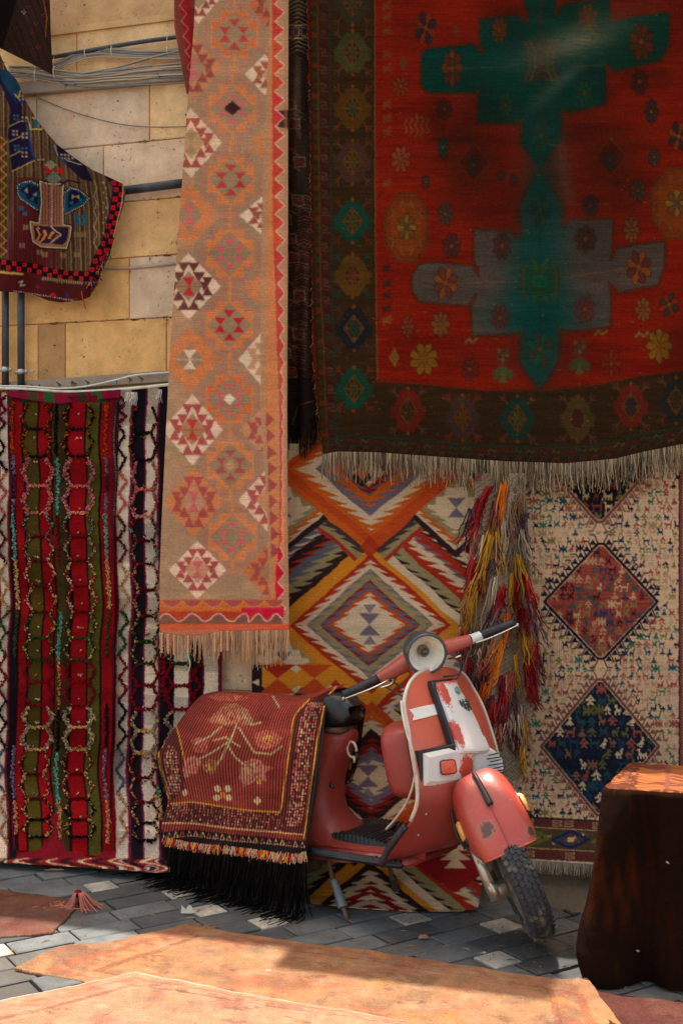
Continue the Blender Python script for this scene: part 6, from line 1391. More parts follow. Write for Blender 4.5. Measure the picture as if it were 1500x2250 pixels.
WORN = [(.93, 0, .90, (.10, .030)), (.93, -.075, .85, (.018, .06)), (.99, -.085, .70, (.016, .05)), (1.0, .070, .69, (.020, .022)), (1.02, -.055, .575, (.040, .050)), (1.02, -.02, .53, (.05, .016)), (.96, .06, .86, (.02, .04))]
WW = worn_white()
# centre column (horn cover) between the shield top and the front panel
cl = [(958, 1499, -.08), (963, 1516, -.09), (977, 1555, -.092), (990, 1593, -.094), (1005, 1640, -.098), (1008, 1656, -.098)]
cr = [(998, 1493, .06), (1006, 1512, .062), (1028, 1553, .066), (1047, 1590, .07), (1070, 1637, .075), (1074, 1652, .075)]
rows = []
for (xa, ya, y1), (xb_, yb_, y2) in zip(cl, cr):
    a_, b_ = unp(xa, ya, y1), unp(xb_, yb_, y2); rows.append([a_+(b_-a_)*t+np.array([.016, 0, 0])*math.sin(math.pi*t) for t in np.linspace(0, 1, 7)])
plate('horn_cover', refine(rows, 2, 3), (.93, 0, .36), .010, .011, WW, back=.03)
rows2 = []
for (xa, ya, y1), (xb_, yb_, y2) in zip(cl, cr):
    a_, b_ = unp(xa-6, ya-4, y1-.009), unp(xb_+2, yb_-3, y2+.004); rows2.append([a_+(b_-a_)*t+np.array([.012, 0, 0])*math.sin(math.pi*t)-np.array([.012, 0, 0]) for t in np.linspace(0, 1, 7)])
plate('cover_gasket', refine(rows2, 2, 3), (.93, 0, .36), .004, .004, BLT, back=.02)
# front panel, two wings meeting in a ridge
top = [(930, 1656, -.25), (960, 1650, -.19), (1000, 1642, -.10), (1040, 1650, .0)]; bot = [(930, 1727, -.25), (962, 1726, -.19), (1000, 1722, -.10), (1040, 1717, .0)]
def wing(top, bot, nm, nrm, e=0, mat=WW, h=.014, ins_=.016, off=0):
    A = [unp(*p) for p in top]; B = [unp(*p) for p in bot]; rows = [[a_+(b_-a_)*t for a_, b_ in zip(A, B)] for t in np.linspace(0, 1, 5)]
    R_ = refine(rows, 3, 1)+np.array([off, 0, 0]); return plate(nm, R_, nrm, h, ins_, mat, back=.03)
wing([(923, 1650, -.262), (950, 1645, -.20), (978, 1639, -.15), (1003, 1634, -.11)], [(925, 1733, -.262), (952, 1732, -.2), (980, 1730, -.15), (1005, 1727, -.10)], 'panel_gasket', (.93, -.3, .1), mat=BLT, h=.004, ins_=.004, off=-.006)
wing(top, bot, 'front_panel', (.93, -.34, .1))
wing([(1041, 1649, .004), (1062, 1639, .06), (1083, 1648, .11), (1096, 1662, .15)], [(1041, 1715, .004), (1065, 1709, .06), (1087, 1703, .10), (1102, 1699, .14)], 'front_panel', (.93, .3, .12))
# vents on the far wing
for k, y in enumerate((1658, 1666, 1672, 1680, 1687, 1694, 1700)):
    x0, x1 = ((1062, 1082), (1058, 1088), (1066, 1088), (1062, 1093), (1070, 1092), (1065, 1097), (1072, 1094))[k]
    a_ = unp(x0, y+1, .055)+np.array([.022, 0, 0]); b_ = unp(x1, y-4.0, .115)+np.array([.022, 0, 0]); g = G(); tube(g, lo([a_, (a_+b_)/2+np.array([.002, 0, 0]), b_]), .0022, 6); g.build('vent_slot', BLT, sc_root)
# orange indicator
LENS = mat_plain('orange lens', (206, 74, 44), .25, 0, .2, 60, bump=.4, bscale=160, coat=.5)
A = [unp(x, y, z_)+np.array([.016, -.004, 0]) for x, y, z_ in ((958, 1671, -.19), (990, 1668, -.13), (994, 1697, -.13), (962, 1701, -.19))]
def rquad(A, k=5, r=.22):
    A = np.array(A); out = []
    for i in range(4):
        p = A[i]; a_ = A[i-1]; b_ = A[(i+1) % 4]; s_ = p+(a_-p)*r; e_ = p+(b_-p)*r
        for t in np.linspace(0, 1, k): out.append((1-t)**2*s_+2*t*(1-t)*p+t*t*e_)
    return np.array(out)
def slab(name, P, n, h, mat, parent=None, bevel=.85):
    n = np.array(n, float); n /= np.linalg.norm(n); c = P.mean(0); m = len(P); g = G()
    V = np.vstack([P-n*.004, P+n*h*.6, c+(P-c)*bevel+n*h, [c+n*h*1.1]]); Fc = [(l*m+i, l*m+(i+1) % m, (l+1)*m+(i+1) % m, (l+1)*m+i) for l in (0, 1) for i in range(m)]+[(2*m+i, 2*m+(i+1) % m, 3*m) for i in range(m)]
    g.add(lo(V), Fc); return g.build(name, mat, parent or sc_root, smooth=False)
ind = slab('indicator', rquad(A), (.93, -.34, .1), .007, LENS)
g = G(); Q = rquad(A)*1.0; c_ = Q.mean(0); Q = c_+(Q-c_)*1.04; tube(g, lo(np.vstack([Q, Q[:1]])+np.array([.003, -.001, 0])), .0022, 6); g.build('rim', BLT, ind)
# ribbon badge, enamel drop and the worn letter badge
A = np.array([unp(x, y, z_) for x, y, z_ in ((895, 1559, -.205), (925, 1552, -.14), (953, 1547, -.085), (968, 1568, -.085), (935, 1576, -.14), (903, 1584, -.2), (905, 1573, -.2))]); 
def on_shield(x, y):
    lo_, hi_ = -.27, .2
    for _ in range(30):
        m_ = (lo_+hi_)/2; p = unp(x, y, m_)
        if p[0] > shield_pt(m_, p[2])[0]: lo_, hi_ = (lo_, m_) if SIGN > 0 else (m_, hi_)
        else: lo_, hi_ = (m_, hi_) if SIGN > 0 else (lo_, m_)
    return unp(x, y, (lo_+hi_)/2)
f0 = lambda m_: unp(930, 1565, m_)[0]-shield_pt(m_, unp(930, 1565, m_)[2])[0]
SIGN = 1 if f0(.0) > f0(-.25) else -1
A = np.array([on_shield(x, y)+np.array([.004, 0, 0]) for x, y in ((896, 1559), (925, 1552), (951, 1547), (967, 1567), (935, 1576), (904, 1583), (907, 1572))])
slab('ribbon_badge', A, (.93, -.3, .2), .002, paint('badge white', (226, 224, 220), (150, 150, 150), .5, .3), bevel=.97)
A = np.array([unp(*p)+np.array([.034, 0, 0]) for p in ((986, 1507, -.02), (992, 1513, .0), (994, 1521, .0), (991, 1526, .0), (984, 1519, -.02), (983, 1511, -.02))]); slab('enamel_badge', A, (.93, 0, .36), .002, mat_plain('enamel', (124, 158, 146), .3, 0, .2, 90))
g = G()
def bp(x, y): return lo(unp(x, y, (x-1003)*.0022)+np.array([.036, 0, 0]))
for a_, b_ in (((991, 1538), (1000, 1562)), ((997, 1536), (1006, 1562)), ((1003, 1535), (1012, 1561)), ((1007, 1536), (1016, 1559)), ((992, 1543), (1010, 1539)), ((995, 1549), (1012, 1545)), ((998, 1556), (1014, 1552)), ((996, 1545), (1012, 1549))): tube(g, [bp(*a_), bp(*b_)], .0030, 5)
g.build('letter_badge', mat_plain('pewter', (76, 80, 82), .4, .4, .2, 80), sc_root)

# --- glove box behind the shield
g = G(); R_ = []
for x_, s_ in ((.895, .80), (.885, 1.0), (.79, 1.0), (.765, .97), (.755, .85)):
    th = np.linspace(0, 2*np.pi, 41)[:-1]; c1, s1 = np.cos(th), np.sin(th); hy, hz = .215*s_, .14*s_; e = 2/4.5
    R_.append(np.stack([x_+0*th+.0*(s1), np.sign(c1)*np.abs(c1)**e*hy, .60+np.sign(s1)*np.abs(s1)**e*hz], -1))
R_ = np.array(R_); R_[..., 0] -= (R_[..., 2]-.6)*.16; R_ = R_[::-1]
g.add(lo(R_).reshape(-1, 3), grid_faces(5, 40, 0, True).tolist()+[tuple(range(40))[::-1]]); g.build('glove_box', REDP, sc_root)

# --- floor, tunnel, mats
g = G(); box(g, lo((.60, 0, .2475)), (.50, .44, .012), None, None, .004); box(g, lo((.60, 0, .235)), (.46, .30, .02), None, None, .003)
g.build('floor_board', REDP, sc_root)
rows = []
for x_, h_ in ((.43, .05), (.50, .034), (.60, .03), (.72, .035), (.80, .07), (.88, .14)):
    u = np.linspace(-1, 1, 13); rows.append(np.stack([x_+0*u, .15*u, .256+h_*(1-np.abs(u)**3)], -1))
loft(rows).build('floor_tunnel', REDP, sc_root)
g = G()       # ribbed rubber mat
mc = np.array([unp(x, y, 0) for x, y in ()]) if False else None
V = []; nx_, ny_ = 60, 20
for i in range(nx_):
    for j in range(ny_):
        x_ = .40+.29*i/(nx_-1); y_ = -.125+.27*j/(ny_-1); tp = .296-.022*((i/(nx_-1)-.35)/.65)**2; e = i in (0, nx_-1) or j in (0, ny_-1)
        skew = .05*(1-j/(ny_-1)); V.append((x_+skew*.4, y_, .262 if e else tp+(.006 if (i//2) % 2 else 0)+(.01 if j > 15 and i < 40 else 0)))
g.add(lo(V), grid_faces(nx_, ny_)[:, ::-1].tolist()); g.build('floor_mat', BLK_, sc_root, smooth=False)
for yy_ in (-.222, .222):
    g = G(); box(g, lo((.60, yy_, .246)), (.47, .036, .024), None, None, .008); g.build('runner_strip', BLK_, sc_root)
    g = G()
    for k in range(22): box(g, lo((.385+k*.0205, yy_-.001, .2595)), (.012, .026, .004), None, None, .001)
    g.build('runner_ribs', BLK_, sc_root) if False else g.build('ribbed_rubber', BLK_, sc_root)
g = G(); p = lo(unp(868, 1835, -.13)); tube(g, [p+np.array([0, 0, -.04]), p+np.array([.01, 0, 0]), p+np.array([-.01, 0, .02])], .006, 6); box(g, p+np.array([-.02, -.01, .022]), (.06, .04, .012), rotm((0, 1, 0), -.5), None, .003); g.build('brake_pedal', BLK_, sc_root)

# --- central body below the seat
zb = [.20, .24, .275, .316, .358, .42, .49, .586, .642, .668, .688, .697]
xfz = [.60, .58, .50, .428, .392, .380, .398, .442, .474, .476, .462, .435]
hwz = [.15, .15, .145, .13, .118, .11, .105, .10, .092, .085, .072, .05]
rows = []
for z, xf, hw in zip(zb, xfz, hwz):
    th = np.linspace(-math.pi/2, math.pi/2, 17); fr = np.stack([xf-.16+.16*np.cos(th)**.75*1, hw*np.sin(th)*1.0, z+0*th], -1)
    bk_ = [(xf-.3, hw*1.02, z), (.0, hw*1.1, z), (-.2, hw, z), (-.32, hw*.5, z), (-.34, 0, z), (-.32, -hw*.5, z), (-.2, -hw, z), (.0, -hw*1.1, z), (xf-.3, -hw*1.02, z)]
    rows.append(np.vstack([fr, bk_]))
g = G(); R_ = np.array(rows)
top_ = R_[-1].copy(); R_ = np.vstack([R_, (top_*[.97, .3, 1]+[0, 0, .003])[None]])
g.add(lo(R_).reshape(-1, 3), grid_faces(len(R_), R_.shape[1], 0, True)[:, ::-1].tolist()+[tuple(range((len(R_)-1)*R_.shape[1], len(R_)*R_.shape[1]))]); g.build('centre_body', REDP, sc_root)
for sy in (-1, 1):      # bulging side cowls (under the rug)
    g = G(); V = []; nth, nph = 24, 10
    for i in range(nph+1):
        ph = i/nph*math.pi/2
        for j in range(nth):
            th = j*2*math.pi/nth; V.append((-.02+.36*math.cos(th)*math.cos(ph)-.03*math.sin(th), sy*(.09+.135*math.sin(ph)), .46+.19*math.sin(th)*math.cos(ph)))
    f_ = grid_faces(nph+1, nth, 0, True); g.add(lo(V), (f_ if sy > 0 else f_[:, ::-1]).tolist()); g.build('side_cowl', REDP, sc_root)
# tail lamp and rear mudguard
g = G(); box(g, lo((-.35, 0, .50)), (.05, .12, .07), None, None, .012); g.build('tail_lamp', LENS, sc_root)
# seat
rows = []
for x_, hw, zt, zb_ in ((-.30, .04, .74, .70), (-.28, .08, .755, .69), (-.20, .095, .77, .69), (0, .10, .77, .69), (.15, .10, .765, .69), (.24, .09, .77, .69), (.30, .08, .795, .69), (.36, .078, .822, .69), (.42, .076, .828, .69), (.465, .066, .81, .70), (.488, .045, .775, .72)):
    th = np.linspace(0, 2*np.pi, 29)[:-1]; c1, s1 = np.cos(th), np.sin(th); e = .6
    rows.append(np.stack([x_+0*th+.006*np.sin(th*3+x_*20), np.sign(c1)*np.abs(c1)**e*hw, (zt+zb_)/2+np.sign(s1)*np.abs(s1)**e*(zt-zb_)/2], -1))
g = G(); R_ = np.array(rows); g.add(lo(R_).reshape(-1, 3), grid_faces(len(R_), 28, 0, True).tolist()+[tuple(range(28))[::-1], tuple(range((len(R_)-1)*28, len(R_)*28))]); seat = g.build('seat', VINYL, sc_root)
g = G(); box(g, lo((.41, -.02, .682)), (.11, .12, .022), None, None, .005); g.build('seat_bracket', RUSTM, sc_root)
# pressed seams, bolts and control cables
seam = [(z_, float(np.interp(z_, zb, xfz))-.10, -float(np.interp(z_, zb, hwz))*.93) for z_ in np.linspace(.66, .30, 12)]
g = G(); tube(g, lo(smoothpath([(x_, y_-.001, z_) for z_, x_, y_ in seam], 3)), .0016, 5); g.build('body_seam', REDP, sc_root)
for p in ((.45, -.20, .2555), (.58, -.20, .2555), (.70, -.20, .2555), (.70, .2, .2555)):
    g = G(); tube(g, lo([p, (p[0], p[1], p[2]+.004)]), .006, 6); g.build('floor_bolt', RUSTM, sc_root)
for sy, q0, q1 in ((-1, (.77, -.13, .925), (.85, -.02, .90)), (-1, (.775, -.16, .918), (.86, -.03, .86)), (1, (.78, .20, .915), (.86, .05, .88)), (1, (.775, .17, .92), (.85, .06, .85))):
    g = G(); a_, b_ = np.array(q0), np.array(q1); mid_ = (a_+b_)/2+np.array([.045, 0, -.03]); tube(g, st(smoothpath([a_, mid_, b_], 6)), .0032, 6); g.build('control_cable', BLT, sc_root)
for y_, z_ in ((-.20, .60), (-.235, .50), (-.22, .42), (.17, .60)):
    p = shield_pt(y_, z_-.06); g = G(); tube(g, lo([p, p+np.array([.006, 0, 0])]), .0045, 6); g.build('shield_rivet', ALU, sc_root)
# bag hook
g = G(); p = unp(772, 1647, -.02); 
ring = [p+np.array([0.002, 0, 0])+np.array([.022*math.cos(t), 0, .03*math.sin(t)]) for t in np.linspace(-.2, 5.2, 20)]+[p+np.array([.01, 0, -.05])]
tube(g, lo(smoothpath(ring, 2)), .0055, 8); g.build('hook', BEAD, sc_root)
g = G(); p = unp(727, 1720, -.12); tube(g, lo([p, p+np.array([.012, -.018, -.006]), p+np.array([.028, -.022, -.012])]), .007, 7); g.build('fuel_tap', BLK_, sc_root)

# --- rear wheel, engine hints, exhaust (mostly behind the rug)
def wheel(tr, root, cx, cz, name='wheel', yo=0):
    TY = tyre_mat; R0, r0 = .165, .048
    g = G(); nt_, ns = 72, 18; V = []
    for i in range(nt_):
        a_ = i*2*math.pi/nt_
        for j in range(ns):
            b_ = j*2*math.pi/ns; rr = R0+r0*math.cos(b_)*(1.0 if math.cos(b_) < .0 else .93); V.append((cx+rr*math.cos(a_), yo+.047*np.sign(math.sin(b_))*abs(math.sin(b_))**.8, cz+rr*math.sin(a_)))
    i = np.arange(nt_)[:, None]; j = np.arange(ns)[None, :]; Fc = np.stack([i*ns+j, ((i+1) % nt_)*ns+j, ((i+1) % nt_)*ns+(j+1) % ns, i*ns+(j+1) % ns], -1).reshape(-1, 4)
    g.add(tr(V), Fc.tolist()); ty = g.build('tyre', TY, root)
    # hexagonal tread blocks
    g = G(); K = 54
    for q in range(K):
        for r_ in range(-2, 3):
            a_ = (q+.5*(r_ % 2))*2*math.pi/K; y_ = r_*.0175; rad = R0+.046-abs(r_)*abs(r_)*.0024
            cc = np.array([cx+rad*math.cos(a_), yo+y_, cz+rad*math.sin(a_)]); er = np.array([math.cos(a_), 0, math.sin(a_)]); et = np.array([-math.sin(a_), 0, math.cos(a_)]); ey = np.array([0, 1, 0.])
            n2 = er+ey*r_*.28; n2 /= np.linalg.norm(n2); ey2 = np.cross(et, n2)*-1
            H = [(math.cos(t), math.sin(t)) for t in np.arange(6)*math.pi/3]; V = [cc+et*.0112*u+ey2*.0100*v-n2*.002 for u, v in H]+[cc+et*.0100*u+ey2*.0090*v+n2*.0016 for u, v in H]
            Fc = [(6, 7, 8, 9, 10, 11)]+[(k, (k+1) % 6, 6+(k+1) % 6, 6+k) for k in range(6)]; g.add(tr(V), Fc, lin((44, 46, 50)))
    g.build('tread', TY, ty, smooth=False)
    g = G(); V = []; prof_ = [(.135, .03), (.125, .036), (.115, .02), (.09, .012), (.05, .02), (.03, .045), (.0, .047)]
    for sy in (-1, 1):
        base = len(V)
        for r_, y_ in prof_:
            for k in range(28): a_ = k*2*math.pi/28; V.append((cx+r_*math.cos(a_), yo+sy*y_, cz+r_*math.sin(a_)))
    Fc = grid_faces(7, 28, 0, True).tolist()+(grid_faces(7, 28, 7*28, True)[:, ::-1]).tolist(); g.add(tr(V), Fc); g.build('rim', ALU, root)
m_, n__, b__, N__, L__ = newmat('dusty tyre rubber'); tyre_mat = m_
tc = N__('ShaderNodeTexCoord'); nz = N__('ShaderNodeTexNoise'); nz.inputs['Scale'].default_value = 28; nz.inputs['Detail'].default_value = 8; L__(tc.outputs['Object'], nz.inputs['Vector'])
sx = N__('ShaderNodeSeparateXYZ'); L__(tc.outputs['Object'], sx.inputs[0]); mz = N__('ShaderNodeMapRange'); mz.inputs[1].default_value = .14; mz.inputs[2].default_value = .02; L__(sx.outputs[2], mz.inputs[0])
mm_ = N__('ShaderNodeMath'); mm_.operation = 'MULTIPLY_ADD'; L__(mz.outputs[0], mm_.inputs[0]); mm_.inputs[1].default_value = .16; L__(nz.outputs[0], mm_.inputs[2])
r_ = N__('ShaderNodeMapRange'); r_.inputs[1].default_value = .56; r_.inputs[2].default_value = .80; L__(mm_.outputs[0], r_.inputs[0])
mx = N__('ShaderNodeMix'); mx.data_type = 'RGBA'; L__(r_.outputs[0], mx.inputs[0]); mx.inputs[6].default_value = (*lin((44, 46, 50)), 1); mx.inputs[7].default_value = (*lin((120, 108, 90)), 1); L__(mx.outputs[2], b__.inputs['Base Color']); b__.inputs['Roughness'].default_value = .85
rw = empty('rear_wheel'); rw.parent = sc_root; wheel(lo, rw, 0.0, .21)
g = G(); tube(g, lo(smoothpath([(.30, -.05, .16), (.15, -.10, .13), (0, -.14, .15), (-.12, -.15, .17)], 4)), .03, 10); g.build('exhaust', RUSTM, sc_root)
g = G(); box(g, lo((.08, -.06, .25)), (.28, .12, .16), None, None, .03); tube(g, lo([(.14, -.05, .20), (.14, -.14, .20)]), .05, 16); g.build('engine', RUSTM, sc_root)
# --- centre stand
for k, (pts, rs) in enumerate((([(unp(722, 1886, -.15)), (unp(727, 1915, -.155)), (unp(741, 1960, -.165)), (unp(756, 2000, -.175)), (unp(769, 2042, -.18))], .009), ([(unp(848, 1886, .05)), (unp(858, 1915, .07)), (unp(866, 1945, .11)), (unp(876, 1970, .15)), (unp(884, 1988, .17))], .009))):
    g = G(); tube(g, lo(smoothpath(pts, 4)), rs, 8, caps=True); leg = g.build('stand_leg', RUSTM, sc_root)
    g = G(); a_, b_ = (pts[1]*.6+pts[2]*.4), (pts[3]*.85+pts[2]*.15); tube(g, lo(smoothpath([a_, (a_*.6+b_*.4), (a_*.15+b_*.85), b_], 4)), [.015]*5+[.017]*4+[.020]*3+[.014], 10); g.build('sleeve', mat_plain('grey sleeve %d' % k, (100, 106, 112) if k == 0 else (62, 54, 48), .6, 0, .2, 40, bump=.4), leg)
g = G(); tube(g, lo([unp(722, 1886, -.15), unp(848, 1886, .05)]), .011, 8); g.build('stand_bar', RUSTM, sc_root)
g = G(); box(g, lo(unp(769, 2044, -.18)), (.05, .025, .01), None, None, .003); g.build('stand_foot', RUSTM, sc_root)

# --- steering: fork, front wheel, fender, bars, headlight
fw = empty('front_wheel'); fw.parent = sc_root; wheel(st, fw, 1.235, .21)
g = G(); tube(g, st(smoothpath([(.86, 0, .80), (1.0, 0, .52), (1.08, -.03, .40), (1.13, -.075, .33), (1.19, -.08, .24), (1.235, -.078, .21)], 4)), .018, 10); g.build('fork', mat_plain('grey fork', (96, 86, 76), .6, .5, .2, 30, dirt=(120, 80, 50), dirt_amt=.6), sc_root)
g = G(); tube(g, st([(1.20, -.100, .39), (1.275, -.104, .20)]), .019, 12); box(g, st((1.225, -.095, .335)), (.05, .035, .075), SR@rotm((0, 1, 0), .4), None, .008); box(g, st((1.262, -.098, .235)), (.055, .03, .06), SR@rotm((0, 1, 0), .4), None, .008); tube(g, st([(1.235, -.05, .21), (1.235, -.10, .21)]), .028, 14); box(g, st((1.20, -.084, .30)), (.05, .03, .05), SR, None, .006)
g.build('shock_absorber', ALU, sc_root)
g = G(); tube(g, st(smoothpath([(1.14, -.13, .46), (1.17, -.125, .40), (1.20, -.115, .33), (1.215, -.10, .27)], 4)), .0045, 6); tube(g, st(smoothpath([(1.12, -.12, .50), (1.15, -.135, .43), (1.18, -.13, .37)], 4)), .004, 6); g.build('brake_cable', BLT, sc_root)
# fender
prof = [((1.085, .572), (1.04, .52), .066), ((1.11, .590), (1.05, .485), .098), ((1.15, .588), (1.075, .445), .112), ((1.20, .562), (1.115, .415), .118), ((1.25, .520), (1.165, .39), .119), ((1.29, .474), (1.215, .372), .117), ((1.322, .426), (1.262, .364), .108), ((1.342, .388), (1.295, .362), .100), ((1.346, .376), (1.300, .358), .097)]
rows = []
for (xr_, zr_), (xe_, ze_), hw in prof:
    th = np.linspace(-1, 1, 27); a_ = np.abs(th)**2.9
    rows.append(np.stack([xr_+(xe_-xr_)*a_, hw*np.sin(th*math.pi/2*.98), zr_+(ze_-zr_)*a_], -1))
g = G(); g.add(st(np.array(rows)).reshape(-1, 3), grid_faces(len(rows), 27)[:, ::-1].tolist())
rp = st((1.295, -.045, .455)); FEN = paint('fender red', (172, 62, 50), (176, 120, 100), .5, .34, rust=[(rp[0], rp[1], rp[2], .036), (*st((1.31, .085, .39)), .03), (*st((1.30, -.095, .365)), .02)])
fen = g.build('fender', FEN, sc_root); s_ = fen.modifiers.new('sub', 'SUBSURF'); s_.levels = 1; s_.render_levels = 2; solid(fen, .004, 0)
fr = np.array(rows)
g = G(); tube(g, st(smoothpath(fr[-1][::2]+np.array([.002, 0, 0]), 2)), .0045, 6); tube(g, st(smoothpath(fr[3:, 13]+np.array([.003, 0, .003]), 3)), .0022, 5); g.build('edge_seam', FEN, fen)
crest = [(1.13, 0, .588), (1.16, 0, .579), (1.20, 0, .556), (1.23, 0, .533), (1.255, 0, .511)]
g = G(); tube(g, st(smoothpath(np.array(crest)+np.array([.008, 0, .010]), 4)), np.linspace(.008, .0125, 17), 8, flat=1.0); g.build('crest', BLT, fen)
for sy, pts in ((-1, [(1.165, -.108, .46), (1.215, -.112, .41)]), (1, [(1.185, .108, .475), (1.235, .110, .42)])):
    a_, b_ = np.array(pts); n_ = np.array([.5, sy*.85, .1]); n_ /= np.linalg.norm(n_); ax_ = (b_-a_)/np.linalg.norm(b_-a_); M = np.stack([ax_, n_, np.cross(ax_, n_)], 1)
    g = G(); V0 = G(); box(V0, (0, 0, 0), (.105, .022, .038), M, None, .008); g.add(st(V0.v[0]+(a_+b_)/2+n_*.004), V0.f); rf = g.build('reflector', BLT, fen)
    g = G(); V0 = G(); box(V0, (0, 0, 0), (.07, .012, .026), M, None, .003); g.add(st(V0.v[0]+(a_+b_)/2+n_*.014-ax_*.008), V0.f); g.build('lens', mat_plain('amber %d' % sy, (222, 160, 78), .35, 0, .1, 50), rf)
# headset and arms
def hb(sy):
    P = [(.785, sy*.03+.02, .965), (.785, sy*.08+.022, .958), (.775, sy*.13+.025, .948), (.765, sy*.185+.03, .940)]
    return np.array(P)
def ovtube(P, ry, rz, mat, name, n=16, parent=None):
    P = np.array(P, float); T = np.gradient(P, axis=0); T /= np.linalg.norm(T, axis=1, keepdims=True); V = []
    for p, t, a_, b_ in zip(P, T, ry, rz):
        e1 = np.array([1., 0, 0]); e1 -= t*np.dot(e1, t); e1 /= np.linalg.norm(e1); e2 = np.cross(t, e1)
        for k in range(n): th = k*2*math.pi/n; c1, s1 = math.cos(th), math.sin(th); V.append(p+e1*a_*np.sign(c1)*abs(c1)**.7+e2*b_*np.sign(s1)*abs(s1)**.7)
    g = G(); m = len(P); g.add(st(V), grid_faces(m, n, 0, True).tolist()+[tuple(range(n))[::-1], tuple(range((m-1)*n, m*n))]); return g.build(name, mat, parent or sc_root)
arms = []
for sy in (-1, 1):
    P = smoothpath(hb(sy), 4); m = len(P); arms.append(ovtube(P, np.linspace(.040, .022, m), np.linspace(.036, .020, m), ARMP, 'handlebar_arm'))
P = smoothpath([hb(1)[-1], (.758, .235, .937), (.752, .262, .935)], 4); ovtube(P, np.linspace(.021, .020, len(P)), np.linspace(.019, .017, len(P)), WHT, 'switch_housing')
for sy in (-1, 1):
    s0 = .190 if sy < 0 else .262; e0 = .335 if sy < 0 else .40; yo = .03
    P = [(.752, sy*s0+yo*(sy < 0), .936), (.738, sy*e0+(yo if sy < 0 else 0), .926)]; P = np.array([P[0]+(np.array(P[1])-P[0])*t for t in np.linspace(0, 1, 26)]); rr = .0165+.0012*(np.arange(26) % 2); rr[0] = .021; rr[-1] = .019
    g = G(); tube(g, st(P), rr, 14); g.build('grip', BLK_, sc_root)
    a_, b_ = P[0], P[-1]; d_ = (b_-a_)
    g = G(); lev = [a_-d_*.25+np.array([.030, 0, -.012]), a_+np.array([.046, 0, -.010]), a_+d_*.35+np.array([.058, 0, -.006]), a_+d_*.75+np.array([.056, 0, -.002]), b_+d_*.04+np.array([.050, 0, 0])]
    tube(g, st(smoothpath(lev, 4)), np.linspace(.0075, .0055, 17), 8, flat=.6); q = st(lev[-1]); tube(g, [q-np.array([.004, 0, 0]), q+np.array([.003, 0, 0])], .009, 8); g.build('lever', CHR, sc_root)
g = G(); p = np.array([.80, .11, .915]); tube(g, st([p, p+np.array([.02, .02, -.003]), p+np.array([.03, .045, 0])]), [.006, .009, .011], 8, flat=.5); g.build('switch_lever', CHR, sc_root); g = G(); p = np.array([.79, -.10, .925]); tube(g, st(smoothpath([p, p+np.array([.03, -.03, -.01]), p+np.array([.035, -.07, -.004])], 3)), .005, 8); g.build('switch_lever', CHR, sc_root)
# headset body + neck
P = smoothpath([(.83, .01, .83), (.815, .012, .88), (.79, .016, .93), (.765, .02, .975), (.75, .02, 1.005)], 4); m = len(P); ovtube(P, [.045]*4+[.05]*(m-4-4)+[.045, .04, .03, .015], [.06]*4+[.065]*(m-8)+[.06, .05, .035, .015], REDP, 'headset')
# headlight: bucket, rim, reflector bowl, bulb, glass
HC = np.array([.875, .026, .994]); HN = np.array([.985, .045, -.06]); HN /= np.linalg.norm(HN)
e1 = np.cross([0, 0, 1], HN); e1 /= np.linalg.norm(e1); e2 = np.cross(HN, e1)
def spin(prof, n=48):
    V = [HC+HN*d+e1*r*math.cos(t)+e2*r*math.sin(t) for d, r in prof for t in np.arange(n)*2*math.pi/n]; return st(V), grid_faces(len(prof), n, 0, True).tolist()
hl = empty('headlight'); hl.parent = sc_root
g = G(); g.add(*spin([(-.11, .002), (-.105, .03), (-.09, .052), (-.06, .068), (-.02, .074), (.018, .076)])); g.build('bucket', mat_plain('dark bucket', (54, 58, 62), .35, .3, .2, 30, dirt=(130, 120, 110), dirt_amt=.4), hl)
g = G(); g.add(*spin([(.0, .0765), (.012, .0785), (.024, .078), (.031, .074), (.031, .0685), (.024, .0665)])); g.build('rim', mat_plain('gunmetal rim', (70, 76, 80), .3, .35, .2, 30, dirt=(170, 170, 160), dirt_amt=.4, dscale=26), hl)
g = G(); g.add(*spin([(.026, .0668), (.012, .060), (-.006, .050), (-.022, .037), (-.032, .024), (-.036, .016), (-.036, .0)])); g.build('reflector_bowl', mat_plain('tarnished reflector', (240, 232, 216), .28, .15, .12, 18, dirt=(150, 110, 80), dirt_amt=.55, dscale=22), hl)
g = G(); g.add(*spin([(-.034, .0215), (-.010, .0212), (-.003, .018), (-.002, .0125), (-.002, .013), (-.004, .010), (-.003, .0)], 24)); g.build('bulb_shield', mat_plain('bulb shield', (132, 116, 98), .4, .7), hl)
g = G(); g.add(*spin([(.006, .0115), (.010, .008), (.012, .0)], 16)); g.build('bulb', mat_plain('dark bulb', (24, 30, 36), .12, 0, .1, 30, coat=1), hl)
m, n, b, N, L = newmat('headlight glass'); b.inputs['Transmission Weight'].default_value = 1; b.inputs['Roughness'].default_value = .02; b.inputs['IOR'].default_value = 1.1; b.inputs['Alpha'].default_value = .12; b.inputs['Base Color'].default_value = (1, 1, 1, 1)
g = G(); g.add(*spin([(.0265, .067), (.033, .05), (.038, .028), (.040, .0)])); g.build('glass', m, hl)

